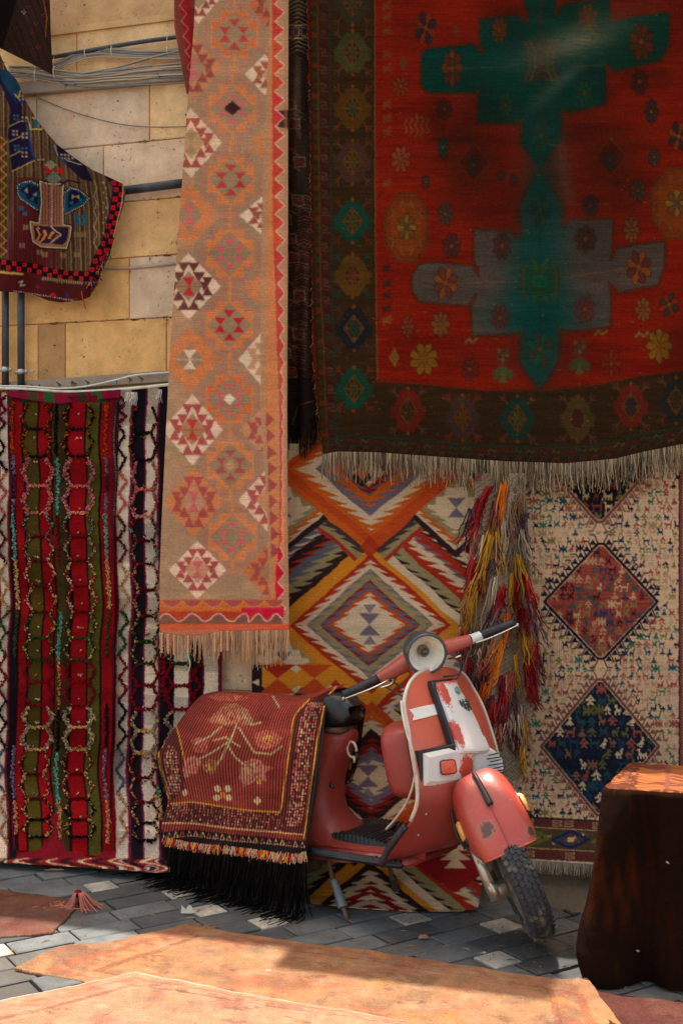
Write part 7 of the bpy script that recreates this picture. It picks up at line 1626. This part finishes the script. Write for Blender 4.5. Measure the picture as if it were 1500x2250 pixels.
# ================================================================== POUCH hanging under the seat nose
Pp = np.array([unp(x, y, .09) for x, y in ((764, 1560), (762, 1600), (758, 1650), (752, 1700), (754, 1722))]); Pq = np.array([unp(x, y, .09) for x, y in ((803, 1560), (797, 1600), (791, 1650), (781, 1690), (768, 1722))])
pc_root = empty('pouch', tuple(T0+RS@(Pq[0]-O0))); tag(pc_root, 'small dark embroidered bag hanging from the scooter below its seat nose', 'bag')
def wl_(P): return (np.asarray(P)-O0)@RS.T+T0-np.array(pc_root.location)
A = smoothpath(Pp, 5); B = smoothpath(Pq, 5); V = []; CC = []
for i, (a_, b_) in enumerate(zip(A, B)):
    for s_ in (-1, 1):
        for t in (np.linspace(0, 1, 12) if s_ < 0 else np.linspace(1, 0, 12)): V.append(a_+(b_-a_)*t+np.array([0, s_*.022*math.sin(math.pi*t)**.6, 0])); CC.append(lin((34, 22, 24))*(.7+rng.rand()*.8) if rng.rand() < .85 else lin([(150, 110, 60), (110, 30, 36)][rng.randint(2)]))
g = G(); g.add(wl_(V), grid_faces(len(A), 24, 0, True).tolist(), np.array(CC)); g.build('cloth', YARN, pc_root)
g = G(); a_, b_ = Pp[0], Pq[0]; tube(g, wl_(smoothpath([a_, a_+np.array([-.02, -.01, .05]), b_+np.array([-.06, -.01, .06]), b_], 5)), .003, 6, lin((30, 20, 20))); g.build('strap', YARN, pc_root)

# ================================================================== RUG over the scooter's seat
cv = Cv(330, 1490, 780, 1890, 1.25, (138, 58, 48)); X, Y = cv.grid(); zx = lambda P: [(320+x/3., 1480+y/3.) for x, y in P]
cv.mul((.82+.4*fbm(X*.02, Y*.03, 5)).astype(np.float32))
BDR = (92, 44, 40); PKR = (214, 118, 102); CRR = (206, 178, 134); GDR = (206, 138, 50)
rb = zx([(1250, 90), (1190, 160), (1140, 400), (1090, 720), (1045, 1080), (860, 1045), (560, 1020), (300, 985), (110, 990), (130, 900), (170, 855), (300, 845), (420, 862), (560, 885), (700, 903), (885, 915), (900, 860), (940, 560), (975, 300), (1000, 250), (1080, 170)])
cv.poly(rb, BDR)
lb = zx([(75, 470), (205, 320), (245, 480), (262, 600), (250, 760), (165, 850), (130, 700)]); cv.poly(lb, BDR)
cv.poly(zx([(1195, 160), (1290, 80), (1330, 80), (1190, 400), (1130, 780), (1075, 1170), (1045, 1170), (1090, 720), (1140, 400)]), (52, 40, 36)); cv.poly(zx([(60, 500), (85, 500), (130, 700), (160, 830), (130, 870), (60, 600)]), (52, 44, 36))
for ln_ in ([(1255, 85), (1190, 160), (1140, 400), (1090, 720), (1045, 1085)], [(1080, 170), (1000, 250), (975, 300), (940, 560), (900, 860), (885, 915)], [(885, 915), (700, 903), (560, 885), (420, 862), (300, 845), (170, 858)], [(200, 330), (240, 480), (262, 600)], [(85, 480), (100, 620), (135, 720), (160, 830)]): cv.line(zx(ln_), 3.6, GDR)
cv.line(zx([(110, 985), (300, 985), (560, 1020), (860, 1045), (1045, 1062)]), 4, (206, 150, 100))
R = np.random.RandomState(21)
def brick(pts, n, w, h):         # mosaic of the borders
    P_ = np.array(pts, float)
    for a_, b_ in zip(P_[:-1], P_[1:]):
        k = max(int(np.hypot(*(b_-a_))/n), 1)
        for i in range(k):
            c0 = a_+(b_-a_)*(i+.5)/k
            for dx in np.linspace(-1, 1, 7): 
                if R.rand() < .70: cv.rect(c0[0]+dx*w-2.0, c0[1]+R.normal()*1.0-h/2-.4, c0[0]+dx*w+2.0, c0[1]+h/2, [PKR, CRR, (190, 90, 80), (196, 150, 110)][R.randint(4)] if abs(dx) < .9 else PKR, .9)
brick(zx([(1130, 190), (1075, 300), (1045, 500), (1020, 700), (990, 900), (965, 1010)]), 6.4, 16, 4.4)
P_ = zx([(150, 925), (300, 915), (560, 955), (760, 975), (900, 985)])
for k in range(40):
    t = k/39*(len(P_)-1); i = min(int(t), len(P_)-2); x = P_[i][0]+(P_[i+1][0]-P_[i][0])*(t-i); y = P_[i][1]+(P_[i+1][1]-P_[i][1])*(t-i)
    for dy in (-18, -12, -6, 0, 6, 12, 18):
        if R.rand() < .6: cv.rect(x-1.6, y+dy-2, x+1.6, y+dy+2.2, [PKR, CRR, (190, 90, 80), (200, 120, 90)][R.randint(4)], .85)
brick(zx([(150, 450), (170, 560), (190, 700), (180, 800)]), 6.4, 13, 4.4)
# flowers and stems of the field
def blossom(P_, col, n=60, w=2.6):
    P2 = zx(P_); cv.poly(P2, col, .74)
    x0_, y0_ = np.min(P2, 0); x1_, y1_ = np.max(P2, 0)
    for q in range(int((x1_-x0_)*(y1_-y0_)/70)): cv.rect(*(lambda x, y: (x, y, x+3, y+6))(x0_+R.rand()*(x1_-x0_-3), y0_+R.rand()*(y1_-y0_-6)), (146, 58, 50), .7)
blossom([(400, 320), (520, 200), (590, 195), (680, 240), (720, 330), (640, 345), (600, 300), (560, 350), (480, 330)], (176, 124, 86)); blossom([(440, 290), (560, 250), (660, 290), (600, 330), (500, 330)], (206, 130, 96))
blossom([(720, 400), (790, 370), (860, 390), (910, 430), (860, 480), (780, 500), (730, 470)], (198, 110, 84)); blossom([(760, 420), (820, 400), (860, 440), (800, 470)], (206, 150, 80))
blossom([(630, 590), (700, 560), (760, 570), (780, 600), (850, 620), (790, 650), (800, 710), (730, 700), (700, 720), (650, 750), (620, 690)], (206, 136, 112)); blossom([(650, 600), (720, 590), (730, 660), (660, 680)], (188, 150, 110)); blossom([(730, 690), (770, 680), (760, 730), (735, 730)], (206, 160, 70))
blossom([(380, 600), (420, 560), (480, 580), (470, 640), (430, 670), (385, 640)], (150, 120, 80)); blossom([(395, 600), (430, 595), (440, 640), (400, 645)], (214, 150, 50))
blossom([(270, 560), (330, 540), (370, 580), (340, 660), (260, 690), (245, 640)], (204, 130, 106)); blossom([(300, 440), (350, 420), (420, 440), (410, 520), (330, 520)], (196, 106, 88), 40)
for ln_ in ([(600, 330), (560, 440), (500, 560), (470, 600)], [(540, 470), (600, 560), (640, 590)], [(560, 440), (440, 520), (360, 560)], [(620, 360), (660, 430), (720, 520), (830, 530), (900, 480)], [(500, 350), (430, 410), (330, 460)], [(640, 260), (700, 340), (760, 320)], [(450, 440), (530, 420), (620, 480)], [(840, 150), (880, 220)]):
    P_ = zx(ln_); cv.line(P_, 4.6, (176, 152, 104), .95)
for cx, cy, s_ in ((510, 800, 1.5), (738, 838, 1.0), (262, 785, .7)):
    for dx, dy in ((-22, -28), (22, -28), (-26, 12), (26, 12), (0, 0)) if s_ > 1.2 else ((0, -14), (-12, 0), (12, 0), (0, 14)):
        x, y = 320+(cx+dx*s_)/3, 1480+(cy+dy*s_)/3; cv.disc(x, y, 5*s_ if s_ > 1.2 else 4, 5*s_ if s_ > 1.2 else 4.6, (204, 170, 128) if (dx or s_ < 1.2) else (206, 110, 50))
blossom([(400, 150), (520, 120), (620, 140), (700, 160), (600, 180), (480, 180)], (186, 96, 74)); blossom([(560, 140), (640, 150), (600, 175)], (200, 130, 80))
# toothed band and edge
for k in range(22):
    x = 358+k*14.6; y = float(np.interp(x, [350, 420, 507, 606, 668], [1833, 1826, 1837, 1845, 1852])); cv.rect(x-8, y-4, x+8, y+44, (44, 36, 34)); cv.line([(x-5, y+10), (x, y-1), (x+5, y+10)], 2.2, [(190, 150, 120), (206, 130, 110), (214, 170, 80), (170, 60, 60)][k % 4]); cv.rect(x-6, y+9, x+6, y+11, (190, 140, 110))
cv.finish(.7, .12, .08, 91, freq=.15)
Ttop = smoothpath([(436, 1533), (452, 1524), (480, 1519), (520, 1520), (560, 1522), (600, 1524), (640, 1528), (670, 1527), (700, 1519), (730, 1509), (757, 1504)], 6)
Bbot = smoothpath([(350, 1838), (380, 1842), (420, 1850), (470, 1856), (520, 1860), (580, 1868), (630, 1876), (672, 1870)], 6)
Lft = smoothpath([(436, 1533), (412, 1560), (384, 1600), (356, 1640), (345, 1662), (348, 1690), (362, 1735), (368, 1765), (358, 1800), (350, 1838)], 6)
Rgt = smoothpath([(757, 1504), (738, 1514), (724, 1532), (715, 1560), (710, 1600), (705, 1650), (699, 1710), (690, 1770), (681, 1825), (672, 1870)], 6)
def reparam(P, n): s_ = np.r_[0, np.cumsum(np.hypot(*np.diff(P, axis=0).T))]; t = np.linspace(0, s_[-1], n); return np.stack([np.interp(t, s_, P[:, 0]), np.interp(t, s_, P[:, 1])], -1)
nu, nv = 300, 290; T_, B_, Lf, Rg = reparam(Ttop, nu), reparam(Bbot, nu), reparam(Lft, nv), reparam(Rgt, nv)
u = np.linspace(0, 1, nu)[None, :, None]; v = np.linspace(0, 1, nv)[:, None, None]
PX = (1-v)*T_[None]+v*B_[None]+(1-u)*Lf[:, None]+u*Rg[:, None]-((1-u)*(1-v)*T_[0]+u*(1-v)*T_[-1]+(1-u)*v*B_[0]+u*v*B_[-1])
px, py = PX[..., 0], PX[..., 1]; uu_, vv_ = u[..., 0], v[..., 0]
sm = lambda t: t*t*(3-2*t)
ydep = -(.02+.225*np.sin(np.clip(vv_/.42, 0, 1)*math.pi/2)+.035*np.clip(vv_-.4, 0, 1)) 
ydep = ydep+.14*(1-sm(np.clip(uu_/.16, 0, 1)))*sm(np.clip(vv_/.3, 0, 1))*(1-.35*vv_)
ydep = ydep*(1-.55*sm(np.clip((uu_-.86)/.14, 0, 1))*(1-sm(np.clip((vv_-.1)/.5, 0, 1)))) 
# saddle fold between seat and front, hanging folds
ydep = ydep-.022*np.exp(-((uu_-.80+.25*vv_)/.05)**2)*np.clip(vv_*6, 0, 1)*(1-vv_)+.03*np.exp(-((uu_-.70+.3*vv_)/.06)**2)*np.clip(vv_*5, 0, 1)*np.clip(1-vv_*1.8, 0, 1)
ydep = ydep+.012*np.sin(uu_*15+1.2*vv_*3)*vv_+.006*np.sin(uu_*31-vv_*4)*vv_+.014*(fbm(uu_*5+0*vv_, vv_*4+0*uu_, 3)-.5)*np.clip(vv_*4, 0, 1)
Pl = unp(px, py, ydep)
col = cv.sample(px, py)
s_u = np.cumsum(np.r_[0, np.hypot(np.diff(px[nv//2]), np.diff(py[nv//2]))]); rib = .5+.5*np.cos(s_u*2*math.pi/6.6)[None, :]; rib = np.repeat(rib, nv, 0); dash = (np.sin(py*2*math.pi/5.0+np.floor(s_u/6.6)[None, :]*2.1) > -.75)
col = col*(1-.85*np.clip(rib*1.8-.75, 0, 1)[..., None])*1.12*(.86+.14*dash[..., None])
seatrug = empty('rug', tuple(T0+RS@(np.array([0, -.27, .25])-O0))); tag(seatrug, 'small rose-red flowered rug with gold lines thrown over the scooter seat', 'rug')
def toW(P): return (np.asarray(P)-O0)@RS.T+T0-np.array(seatrug.location)
RIB = mat_rug('ribbed weave', warp=10, weft=300, bump=.5, streak=.15)
Pw = toW(Pl)-(RS@np.array([0, 1, 0]))*.0025*(1-rib)[..., None]
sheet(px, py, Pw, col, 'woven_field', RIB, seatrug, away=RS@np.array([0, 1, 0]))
# far half of the rug, over the seat and down the other side
rowsb = []; top_l = Pl[0]; col0 = col[2]
for w_ in np.linspace(0, 1, 24): rowsb.append(top_l+np.stack([0*top_l[:, 0], .24*math.sin(w_*math.pi/2)*(1-.6*sm(np.clip((np.linspace(0, 1, nu)-.6)/.4, 0, 1))), -.012-(.34-.31*sm(np.clip((np.linspace(0, 1, nu)-.45)/.4, 0, 1)))*w_**1.6+.01*np.sin(np.arange(nu)*.1)*w_], -1))
Rb = np.array(rowsb)[:, ::2]; g = G(); g.add(toW(Rb).reshape(-1, 3), grid_faces(24, Rb.shape[1]).tolist(), np.repeat(col0[None, ::2], 24, 0).reshape(-1, 3)); g.build('far_side', RIB, seatrug)
B0 = toW(Pl[-1]); nrm_l = RS@np.array([0, -1, 0])
def fr2(name, n, Lm, cols_, r, seed, spread, **k):
    R = np.random.RandomState(seed); idx = np.linspace(1, nu-2, n).astype(int); return fringe(name, B0[idx]-nrm_l*.004+np.array([0, 0, .012]), Lm if not callable(Lm) else np.array([Lm(i/nu) for i in idx]), cols_, seatrug, r=r, seed=seed, spread=spread, out=nrm_l, **k)
fr2('black_fringe', 280, lambda t: np.interp(t, [0, .3, .6, 1], [.30, .27, .275, .30]), [(12, 9, 9), (18, 13, 12), (8, 7, 8)], .0036, 31, .15, sway=.014, clump=5, seg=12, floor_z=.008-seatrug.location.z)
fr2('black_fringe', 240, lambda t: np.interp(t, [0, .3, .6, 1], [.13, .14, .12, .15]), [(20, 15, 14), (28, 20, 18)], .0045, 32, .02, sway=.008, seg=6)
fr2('coloured_fringe', 1100, .042, [(206, 160, 116), (200, 150, 110), (206, 96, 40), (196, 50, 60), (190, 120, 96), (214, 150, 60), (170, 40, 60), (190, 160, 130)], .0028, 33, .030, sway=.008, seg=4, clump=22)
# chain hanging from the tail end of the rug
ch = empty('chain', tuple(T0+RS@(unp(485, 1893, -.2)-O0))); tag(ch, 'short brass chain with a ring under the scooter rug fringe', 'chain')
g = G(); prev = None
P = unp([485, 498, 509, 520, 531, 541, 550], [1895, 1900, 1901, 1901, 1900, 1897, 1892], -.262)
for k, p in enumerate(P):
    c_ = (p-O0)@RS.T+T0-np.array(ch.location); r_ = .012 if k == 0 else .006
    tube(g, np.array([c_+r_*(WA*math.cos(t)+np.array([0, 0, 1])*math.sin(t))+WN*.003*(k % 2) for t in np.linspace(0, 2*math.pi, 13)]), .002, 5)
g.build('link', mat_plain('brass', (150, 120, 76), .4, .8, .2, 40), ch)
# ================================================================== RUGS ON THE GROUND
FLOORM = mat_rug('trodden weave', pile=True, warp=150, weft=110, bump=1.0, fuzz=.3, streak=.15)
FLOORM.node_tree.nodes['Bump'].inputs['Distance'].default_value = .007
def floor_rug(name, label, quad, seed, base, cols, z0, res=(260, 200), paint_fn=None, curl=None, gain=1.0, frng=None):
    A = np.array([gpt(x, y) for x, y in quad]); nv, nu = res; u = np.linspace(0, 1, nu)[None, :, None]; v = np.linspace(0, 1, nv)[:, None, None]
    P = (1-v)*((1-u)*A[0]+u*A[1])+v*((1-u)*A[3]+u*A[2]); s_, t_ = P[..., 0], P[..., 1]
    e = np.minimum(np.minimum(u[..., 0], 1-u[..., 0]), np.minimum(v[..., 0], 1-v[..., 0]))
    P = P.copy(); P[..., 0] += .05*(fbm(t_*6, s_*3, seed, 5)-.5); P[..., 1] += .045*(fbm(s_*7, t_*3, seed+1, 5)-.5)
    P[..., 2] = z0+.004*fbm(s_*5, t_*5, seed+2)+.003*fbm(s_*16, t_*16, seed+3)
    if curl is not None: P[..., 2] += curl(u[..., 0]+0*v[..., 0], v[..., 0]+0*u[..., 0])
    X = (u[..., 0]+0*v[..., 0]); Y = (v[..., 0]+0*u[..., 0]); n1 = fbm(s_*7, t_*9, seed+5, 5); n2 = fbm(s_*30, t_*24, seed+6, 4)
    c = np.array(lin(base))*np.ones(P.shape)
    for k, cc in enumerate(cols):
        m = np.clip((fbm(s_*(4+3*k), t_*(6+3*k), seed+10+k, 4)-.5)*5, 0, 1)*.6; c = c*(1-m[..., None])+lin(cc)*m[..., None]
    if paint_fn is not None: c = paint_fn(X, Y, c, s_, t_)
    gr_ = np.random.RandomState(seed).rand(*X.shape); c = c*(.8+.4*n2[..., None])*(.82+.36*gr_[..., None])*(.9+.2*fbm(s_*60, t_*9, seed+30)[..., None])*gain*1.28
    o = P[nv//2, nu//2].copy(); root = empty(name, tuple(o)); tag(root, label, 'rug')
    sheet(s_*520, -t_*520, P-o, c, 'woven_field', FLOORM, root, away=np.array([0, 0, -1.0]), thick=z0+.004)
    if frng:
        i0, i1, row = frng; Q = P[row, i0:i1:2]-o; dirn = (P[0, 0]-P[-1, 0]) if row == 0 else (P[-1, 0]-P[0, 0]); dirn = dirn/np.linalg.norm(dirn)
        fringe('fringe', Q, .03, [(190, 140, 96), (170, 120, 84)], root, r=.0018, gravity=(dirn[0], dirn[1], -.15), spread=.01, seed=seed, out=np.array([0, 0, 1.]))
    return root, P
def pA(X, Y, c, s_, t_):
    def mixin(m, col, a): m = (m*a)[..., None]; return c*(1-m)+lin(col)*m
    d = np.minimum(np.minimum(X, 1-X)*1.0, np.minimum(Y, 1-Y)*.8)
    c = mixin(((d > .04) & (d < .055)).astype(float), (150, 80, 60), .5); c = mixin(((d > .10) & (d < .115)).astype(float), (120, 66, 52), .5)
    for k in range(60):
        R_ = np.random.RandomState(k*7+3); cx, cy, r_ = R_.rand(), R_.rand(), .012+.03*R_.rand(); m = (np.abs(X-cx)*1.2+np.abs(Y-cy)*.9 < r_) & (fbm(s_*60, t_*60, k) > .42); c = mixin(m.astype(float), [(110, 62, 54), (176, 120, 66), (96, 70, 62), (170, 110, 90)][k % 4], .45)
    wn = (fbm(s_*9, t_*14, 88, 5) > .6); c = mixin(wn.astype(float), (160, 140, 114), .22)
    sw = np.sin(X*70)*np.sin(Y*46); sw = np.clip(sw, -1, 1); c = mixin(((sw > .45) & (d > .055) & (d < .10)).astype(float), (140, 74, 60), .4); c = mixin(((np.sin(X*30+2*np.sin(Y*18))*np.sin(Y*24) > .55) & (d > .14)).astype(float), (176, 110, 84), .35)
    return c
floor_rug('rug', 'large worn orange-pink rug lying in front of the scooter, half in sunlight', [(392, 2036), (1292, 2168), (1500, 2420), (34, 2136)], 3, (150, 110, 80), [(156, 116, 74), (134, 84, 66), (152, 116, 90), (116, 90, 72)], .006, (300, 620), pA, lambda u, v: .02*np.exp(-((u-1)/.04)**2)*np.exp(-((v-.0)/.3)**2)+.03*np.exp(-(u/.03)**2)*np.exp(-((v-.75)/.2)**2), frng=(2, 60, 0))
floor_rug('rug', 'pale sun-bleached rug with a white selvedge corner, nearest to the camera', [(303, 2149), (900, 2262), (1500, 2420), (-360, 2290)], 8, (152, 118, 94), [(148, 108, 86), (158, 126, 102), (130, 84, 74), (144, 120, 94)], .017, (260, 620), lambda X, Y, c, s_, t_: pA(X, Y, c*(1-.0), s_, t_)*(1-np.exp(-(np.minimum(X*1.0, Y)/.007)**2)[..., None]*.9)+lin((196, 182, 168))*(np.exp(-(np.minimum(X*1.0+.002, Y)/.007)**2)[..., None]*.9))
rC, P = floor_rug('rug', 'dull brown-red rug with a tassel at its corner, at the left edge', [(-120, 1944), (176, 1984), (120, 2056), (-160, 2076)], 14, (108, 70, 60), [(90, 52, 48), (120, 84, 54), (100, 76, 68)], .006, (140, 220), None, None)
o = gpt(172, 1990); tsl = empty('tassel', tuple(o)); tag(tsl, 'dusty pink tassel with a dark red knot lying on the paving', 'tassel')
g = G(); R = np.random.RandomState(8); top = np.array([0, 0, .045])
for k in range(70):
    a_ = R.rand()*6.28; q = np.array([math.cos(a_)*.05+.02, math.sin(a_)*.04-.02, -.0]); r1 = .5+.8*R.rand(); tube(g, smoothpath([top, top+q*.4+np.array([0, 0, .006]), q*.8*r1+np.array([0, 0, .022]), q*1.3*r1+np.array([0, 0, .003])], 4), .0022, 4, lin((176, 110, 96))*(.7+.5*R.rand()))
g.build('strands', YARN, tsl); g = G(); V = [(.016*math.cos(t)*math.sin(p), .016*math.sin(t)*math.sin(p), .048+.014*math.cos(p)) for p in np.linspace(0.01, 3.13, 8) for t in np.arange(12)*math.pi/6]; g.add(V, grid_faces(8, 12, 0, True).tolist(), lin((110, 24, 36))); g.build('knot', YARN, tsl)
g = G(); R = np.random.RandomState(18)
for k in range(50):
    p = np.array([.0, .0, .004])+np.array([-.06+R.normal()*.03, -.03+R.normal()*.02, 0]); q = p+np.array([R.normal()*.03, R.normal()*.02, .006*R.rand()]); tube(g, smoothpath([p, (p+q)/2+R.normal(size=3)*[.006, .006, .002]+np.array([0, 0, .004]), q], 3), .0018, 4, lin((170, 110, 90)))
g.build('loose_threads', YARN, tsl)
floor_rug('rug', 'dark brown-red rug lying under the draped table at the lower right', [(1315, 2186), (1720, 2240), (1900, 2420), (1390, 2420)], 19, (84, 50, 44), [(70, 40, 36), (100, 64, 54)], .008, (120, 160))
# litter
LM = mat_plain('pale litter', (206, 200, 186), .8, 0, .15, 60)
for x, y, s_, lb, nm in ((590, 2133, .011, 'small white flake on the sunlit orange rug', 'paper_scrap'), (410, 2006, .028, 'torn white paper scrap standing beside the black fringe', 'paper_scrap'), (930, 2060, .022, 'small brown stone chip on the paving below the front wheel', 'stone_chip'), (118, 1912, .02, 'thin wooden splinter on the paving by the red striped rug', 'splinter')):
    o = gpt(x, y, .008); R = np.random.RandomState(int(x)); g = G(); n = 7; V = []
    for zz_, k in ((0, 1), (s_*(.9 if nm == 'paper_scrap' and s_ > .02 else .3), .7)):
        for i in range(n): a_ = i*6.283/n; r_ = s_*(.6+.5*R.rand())*k; V.append((r_*math.cos(a_)*(2.4 if nm == 'splinter' else 1), r_*math.sin(a_)*(.25 if nm != 'stone_chip' else .8), zz_*(.5+R.rand())))
    g.add(V, [(i, (i+1) % n, n+(i+1) % n, n+i) for i in range(n)]+[tuple(range(n, 2*n))]); ob = g.build(nm, LM if nm == 'paper_scrap' else mat_plain(nm, (150, 116, 90), .9), smooth=False); ob.location = o; tag(ob, lb, {'paper_scrap': 'litter', 'stone_chip': 'stone', 'splinter': 'litter'}[nm])

# ================================================================== TABLE UNDER A BROWN RUG (right)
fl, bl = np.array([.852, 3.83]), np.array([1.03, 4.23]); wdir = np.array(WA[:2]); Wd = .95; fr_, br = fl+wdir*Wd, bl+wdir*Wd
tb = empty('draped_table', (fl[0]+.4, fl[1]+.1, 0)); tag(tb, 'market table standing hidden under the dark brown rug at the right', 'table')
TH = .625; tbo = np.array(tb.location)
g = G(); c4 = [fl, fr_, br, bl]; cen = sum(c4)/4; c4i = [cen+(c-cen)*.9 for c in c4]
V = [(*c, z) for z in (TH-.05, TH-.02) for c in c4i]; g.add(np.array(V)-tbo, [(0, 1, 2, 3)[::-1], (4, 5, 6, 7), (0, 1, 5, 4), (1, 2, 6, 5), (2, 3, 7, 6), (3, 0, 4, 7)]); WOOD = mat_plain('table wood', (110, 78, 50), .7); g.build('table_top', WOOD, tb, smooth=False)
for c in c4i:
    p = cen+(c-cen)*.9; g = G(); tube(g, np.array([(p[0], p[1], 0), (p[0], p[1], TH-.05)])-tbo, .02, 8); g.build('leg', WOOD, tb)
dr = empty('rug', (fl[0]+.3, fl[1]+.05, TH)); tag(dr, 'dark brown rug with an orange patterned top, draped over the table at the right', 'rug'); dro = np.array(dr.location)
def loopxy(n=420, r=.03):
    pts = []; cor = [fl, fr_, br, bl]; L_ = []
    for i in range(4):
        p = cor[i]; a_ = cor[i-1]; b_ = cor[(i+1) % 4]; da = (a_-p)/np.linalg.norm(a_-p); db = (b_-p)/np.linalg.norm(b_-p)
        for t in np.linspace(0, 1, 12): L_.append((1-t)**2*(p+da*r)+2*t*(1-t)*p+t*t*(p+db*r))
    L_ = np.array(L_+L_[:1]); s_ = np.r_[0, np.cumsum(np.hypot(*np.diff(L_, axis=0).T))]; t = np.linspace(0, s_[-1], n+1)[:-1]; return np.stack([np.interp(t, s_, L_[:, 0]), np.interp(t, s_, L_[:, 1])], -1), t, s_[-1]
Lp, sl_2, per = loopxy(); n = len(Lp); cxy = Lp.mean(0)
tan_ = np.roll(Lp, -1, 0)-np.roll(Lp, 1, 0); nrm2 = np.stack([tan_[:, 1], -tan_[:, 0]], -1); nrm2 /= np.linalg.norm(nrm2, axis=1, keepdims=True)
k_ = 9; nrm2 = sum(np.roll(nrm2, q, 0) for q in range(-k_, k_+1)); nrm2 /= np.linalg.norm(nrm2, axis=1, keepdims=True)
if ((Lp+nrm2*.1-cxy)**2).sum() < ((Lp-cxy)**2).sum(): nrm2 = -nrm2
# perimeter starts at the front-left corner
rows = []; cols_ = []; zs_ = np.r_[np.linspace(TH, TH-.03, 6), np.linspace(TH-.04, .006, 120)]
for z in zs_:
    t = (TH-z)/TH; rnd = .012*math.sqrt(max(0, 1-max(0, 1-(TH-z)/.02)**2)); s_ = sl_2
    sgn = (s_+per/2) % per-per/2        # signed distance from the corner; negative = left side
    fold = .012*t+.02*np.exp(-((t-.8)/.2)**2)+np.exp(-((sgn-.05)/.04)**2)*(.045*math.sin(min(t*1.25, 1)*math.pi)**1.0+.005*t)+np.exp(-((sgn+.10)/.035)**2)*(-.045*min(t*3, 1))+np.exp(-((sgn+.21)/.08)**2)*(.015*t+.02*math.sin(t*5))
    fold = fold+.03*math.sin(z*9+.6)*np.exp(-((sgn+.02)/.12)**2)*t+.014*np.sin(s_*33+2*math.sin(z*6))*min(t*2, 1)
    fold = fold-np.exp(-((sgn-.155)/.035)**2)*.035*min(t*3, 1)
    fold = fold+.018*t*np.sin(s_*21+1)+.008*t*np.sin(s_*43+z*8)+.012*(fbm(s_*9, z*7+0*s_, 4)-.5)
    P = Lp+nrm2*(rnd+fold)[:, None]; rows.append(np.c_[P, np.full(n, z)+.0*s_])
    nap = .5*fbm(s_*70, z*9+0*s_, 7, 4)+.5*fbm(s_*10, z*4+0*s_, 8, 3); st_ = .5+.5*np.sin(s_*70+4*fbm(s_*5, z*3+0*s_, 3)); base = lin((30, 15, 9))[None]*(1-np.clip((nap-.5)*3, 0, 1))[:, None]+lin((84, 34, 12))[None]*(np.clip((nap-.5)*3, 0, 1)*(.3+.7*np.exp(-((sgn-.02)/.10)**2)))[:, None]  # orange kept strongest at the corner fold: sunlit edge painted into the colour
    lb_ = ((sgn < -.02) & (z > .40)); stp = (np.sin((s_*.5+z)*90) > .2) & lb_; base = np.where(stp[:, None], lin((120, 58, 24)), base)
    spk = np.random.RandomState(int(z*9999)).rand(n) > .9994; base = np.where(spk[:, None], lin((214, 200, 180)), base); cols_.append(base)  # scattered pale dots paint in the sparkle of sunlit dust
R_ = np.array(rows); nv = len(zs_); V = R_.reshape(-1, 3); CC = np.array(cols_).reshape(-1, 3)
q = grid_faces(nv, n, 0, True)
# top surface: shrink the loop towards the centre line
TR = []; TC = []
for j, f_ in enumerate(np.linspace(1, 0.0, 70)):
    c0 = cxy+(Lp-cxy)*[1, 1]; axis_ = wdir; along = ((Lp-cxy)@axis_)[:, None]*axis_*(.6+.4*f_); across = (Lp-cxy)-((Lp-cxy)@axis_)[:, None]*axis_
    P = cxy+along+across*f_; zt = TH+.004*fbm(P[:, 0]*14, P[:, 1]*14, 3)+.003*np.sin(P[:, 0]*60+3*np.sin(P[:, 1]*20)); TR.append(np.c_[P, zt if j else np.full(n, TH)])
    a1 = (P-fl)@wdir; a2 = (P-fl)@np.array([-wdir[1], wdir[0]]); pat = fbm(a1*9, a2*30, 6, 4); c_ = lin((150, 88, 50))[None]*np.ones((n, 1)); c_ = np.where((pat > .56)[:, None], lin((104, 60, 48)), c_); gb = (np.abs(np.mod(a1*1.0, .13)-.065) < .008) | (np.abs(np.mod(a2, .1)-.05) < .004); c_ = np.where(gb[:, None], lin((120, 70, 56)), c_); e_ = (a1 < .10)|(a2 < .02); c_ = np.where((e_ & (fbm(a1*40, a2*40, 9) > .47))[:, None], lin((92, 50, 34)), c_); TC.append(c_)
V2 = np.array(TR).reshape(-1, 3); q2 = grid_faces(70, n, len(V), True)[:, ::-1]
Vall = np.vstack([V, V2])-dro; cc = np.vstack([CC, np.array(TC).reshape(-1, 3)]); uv = np.c_[Vall[:, 0]+Vall[:, 1]*.6, Vall[:, 2]+Vall[:, 1]]
VEL = mat_rug('velvety pile', pile=True, warp=500, weft=500, bump=.8, fuzz=.35, sheen=.0)
link('cloth', big_mesh('cloth', Vall, np.vstack([q, q2]), cc, uv), VEL, dr)

# straw, grit and dust on the paving
R = np.random.RandomState(55); g = G()
for k in range(1500):
    if R.rand() < .5: px_, py_ = 850+R.rand()*450, 1985+R.rand()**1.5*150
    else: px_, py_ = R.rand()*1300, 1925+R.rand()*190
    p = gpt(px_, py_, .004); s_ = .0010+.0022*R.rand()**2; a_ = R.rand()*6.28; e_ = 1+5*(R.rand() < .2)
    d1 = np.array([math.cos(a_), math.sin(a_), 0])*s_*e_; d2 = np.array([-math.sin(a_), math.cos(a_), 0])*s_*.6; V = [p-d1-d2, p+d1-d2, p+d1+d2, p-d1+d2, p+np.array([0, 0, s_])]
    g.add(V, [(0, 1, 4), (1, 2, 4), (2, 3, 4), (3, 0, 4)], lin([(120, 98, 68), (100, 82, 60), (84, 70, 54), (140, 122, 96)][R.randint(4)]))
ob = g.build('grit', YARN, smooth=False); tag(ob, 'straw, grit and dust scattered on the grey paving', 'grit', kind='stuff')
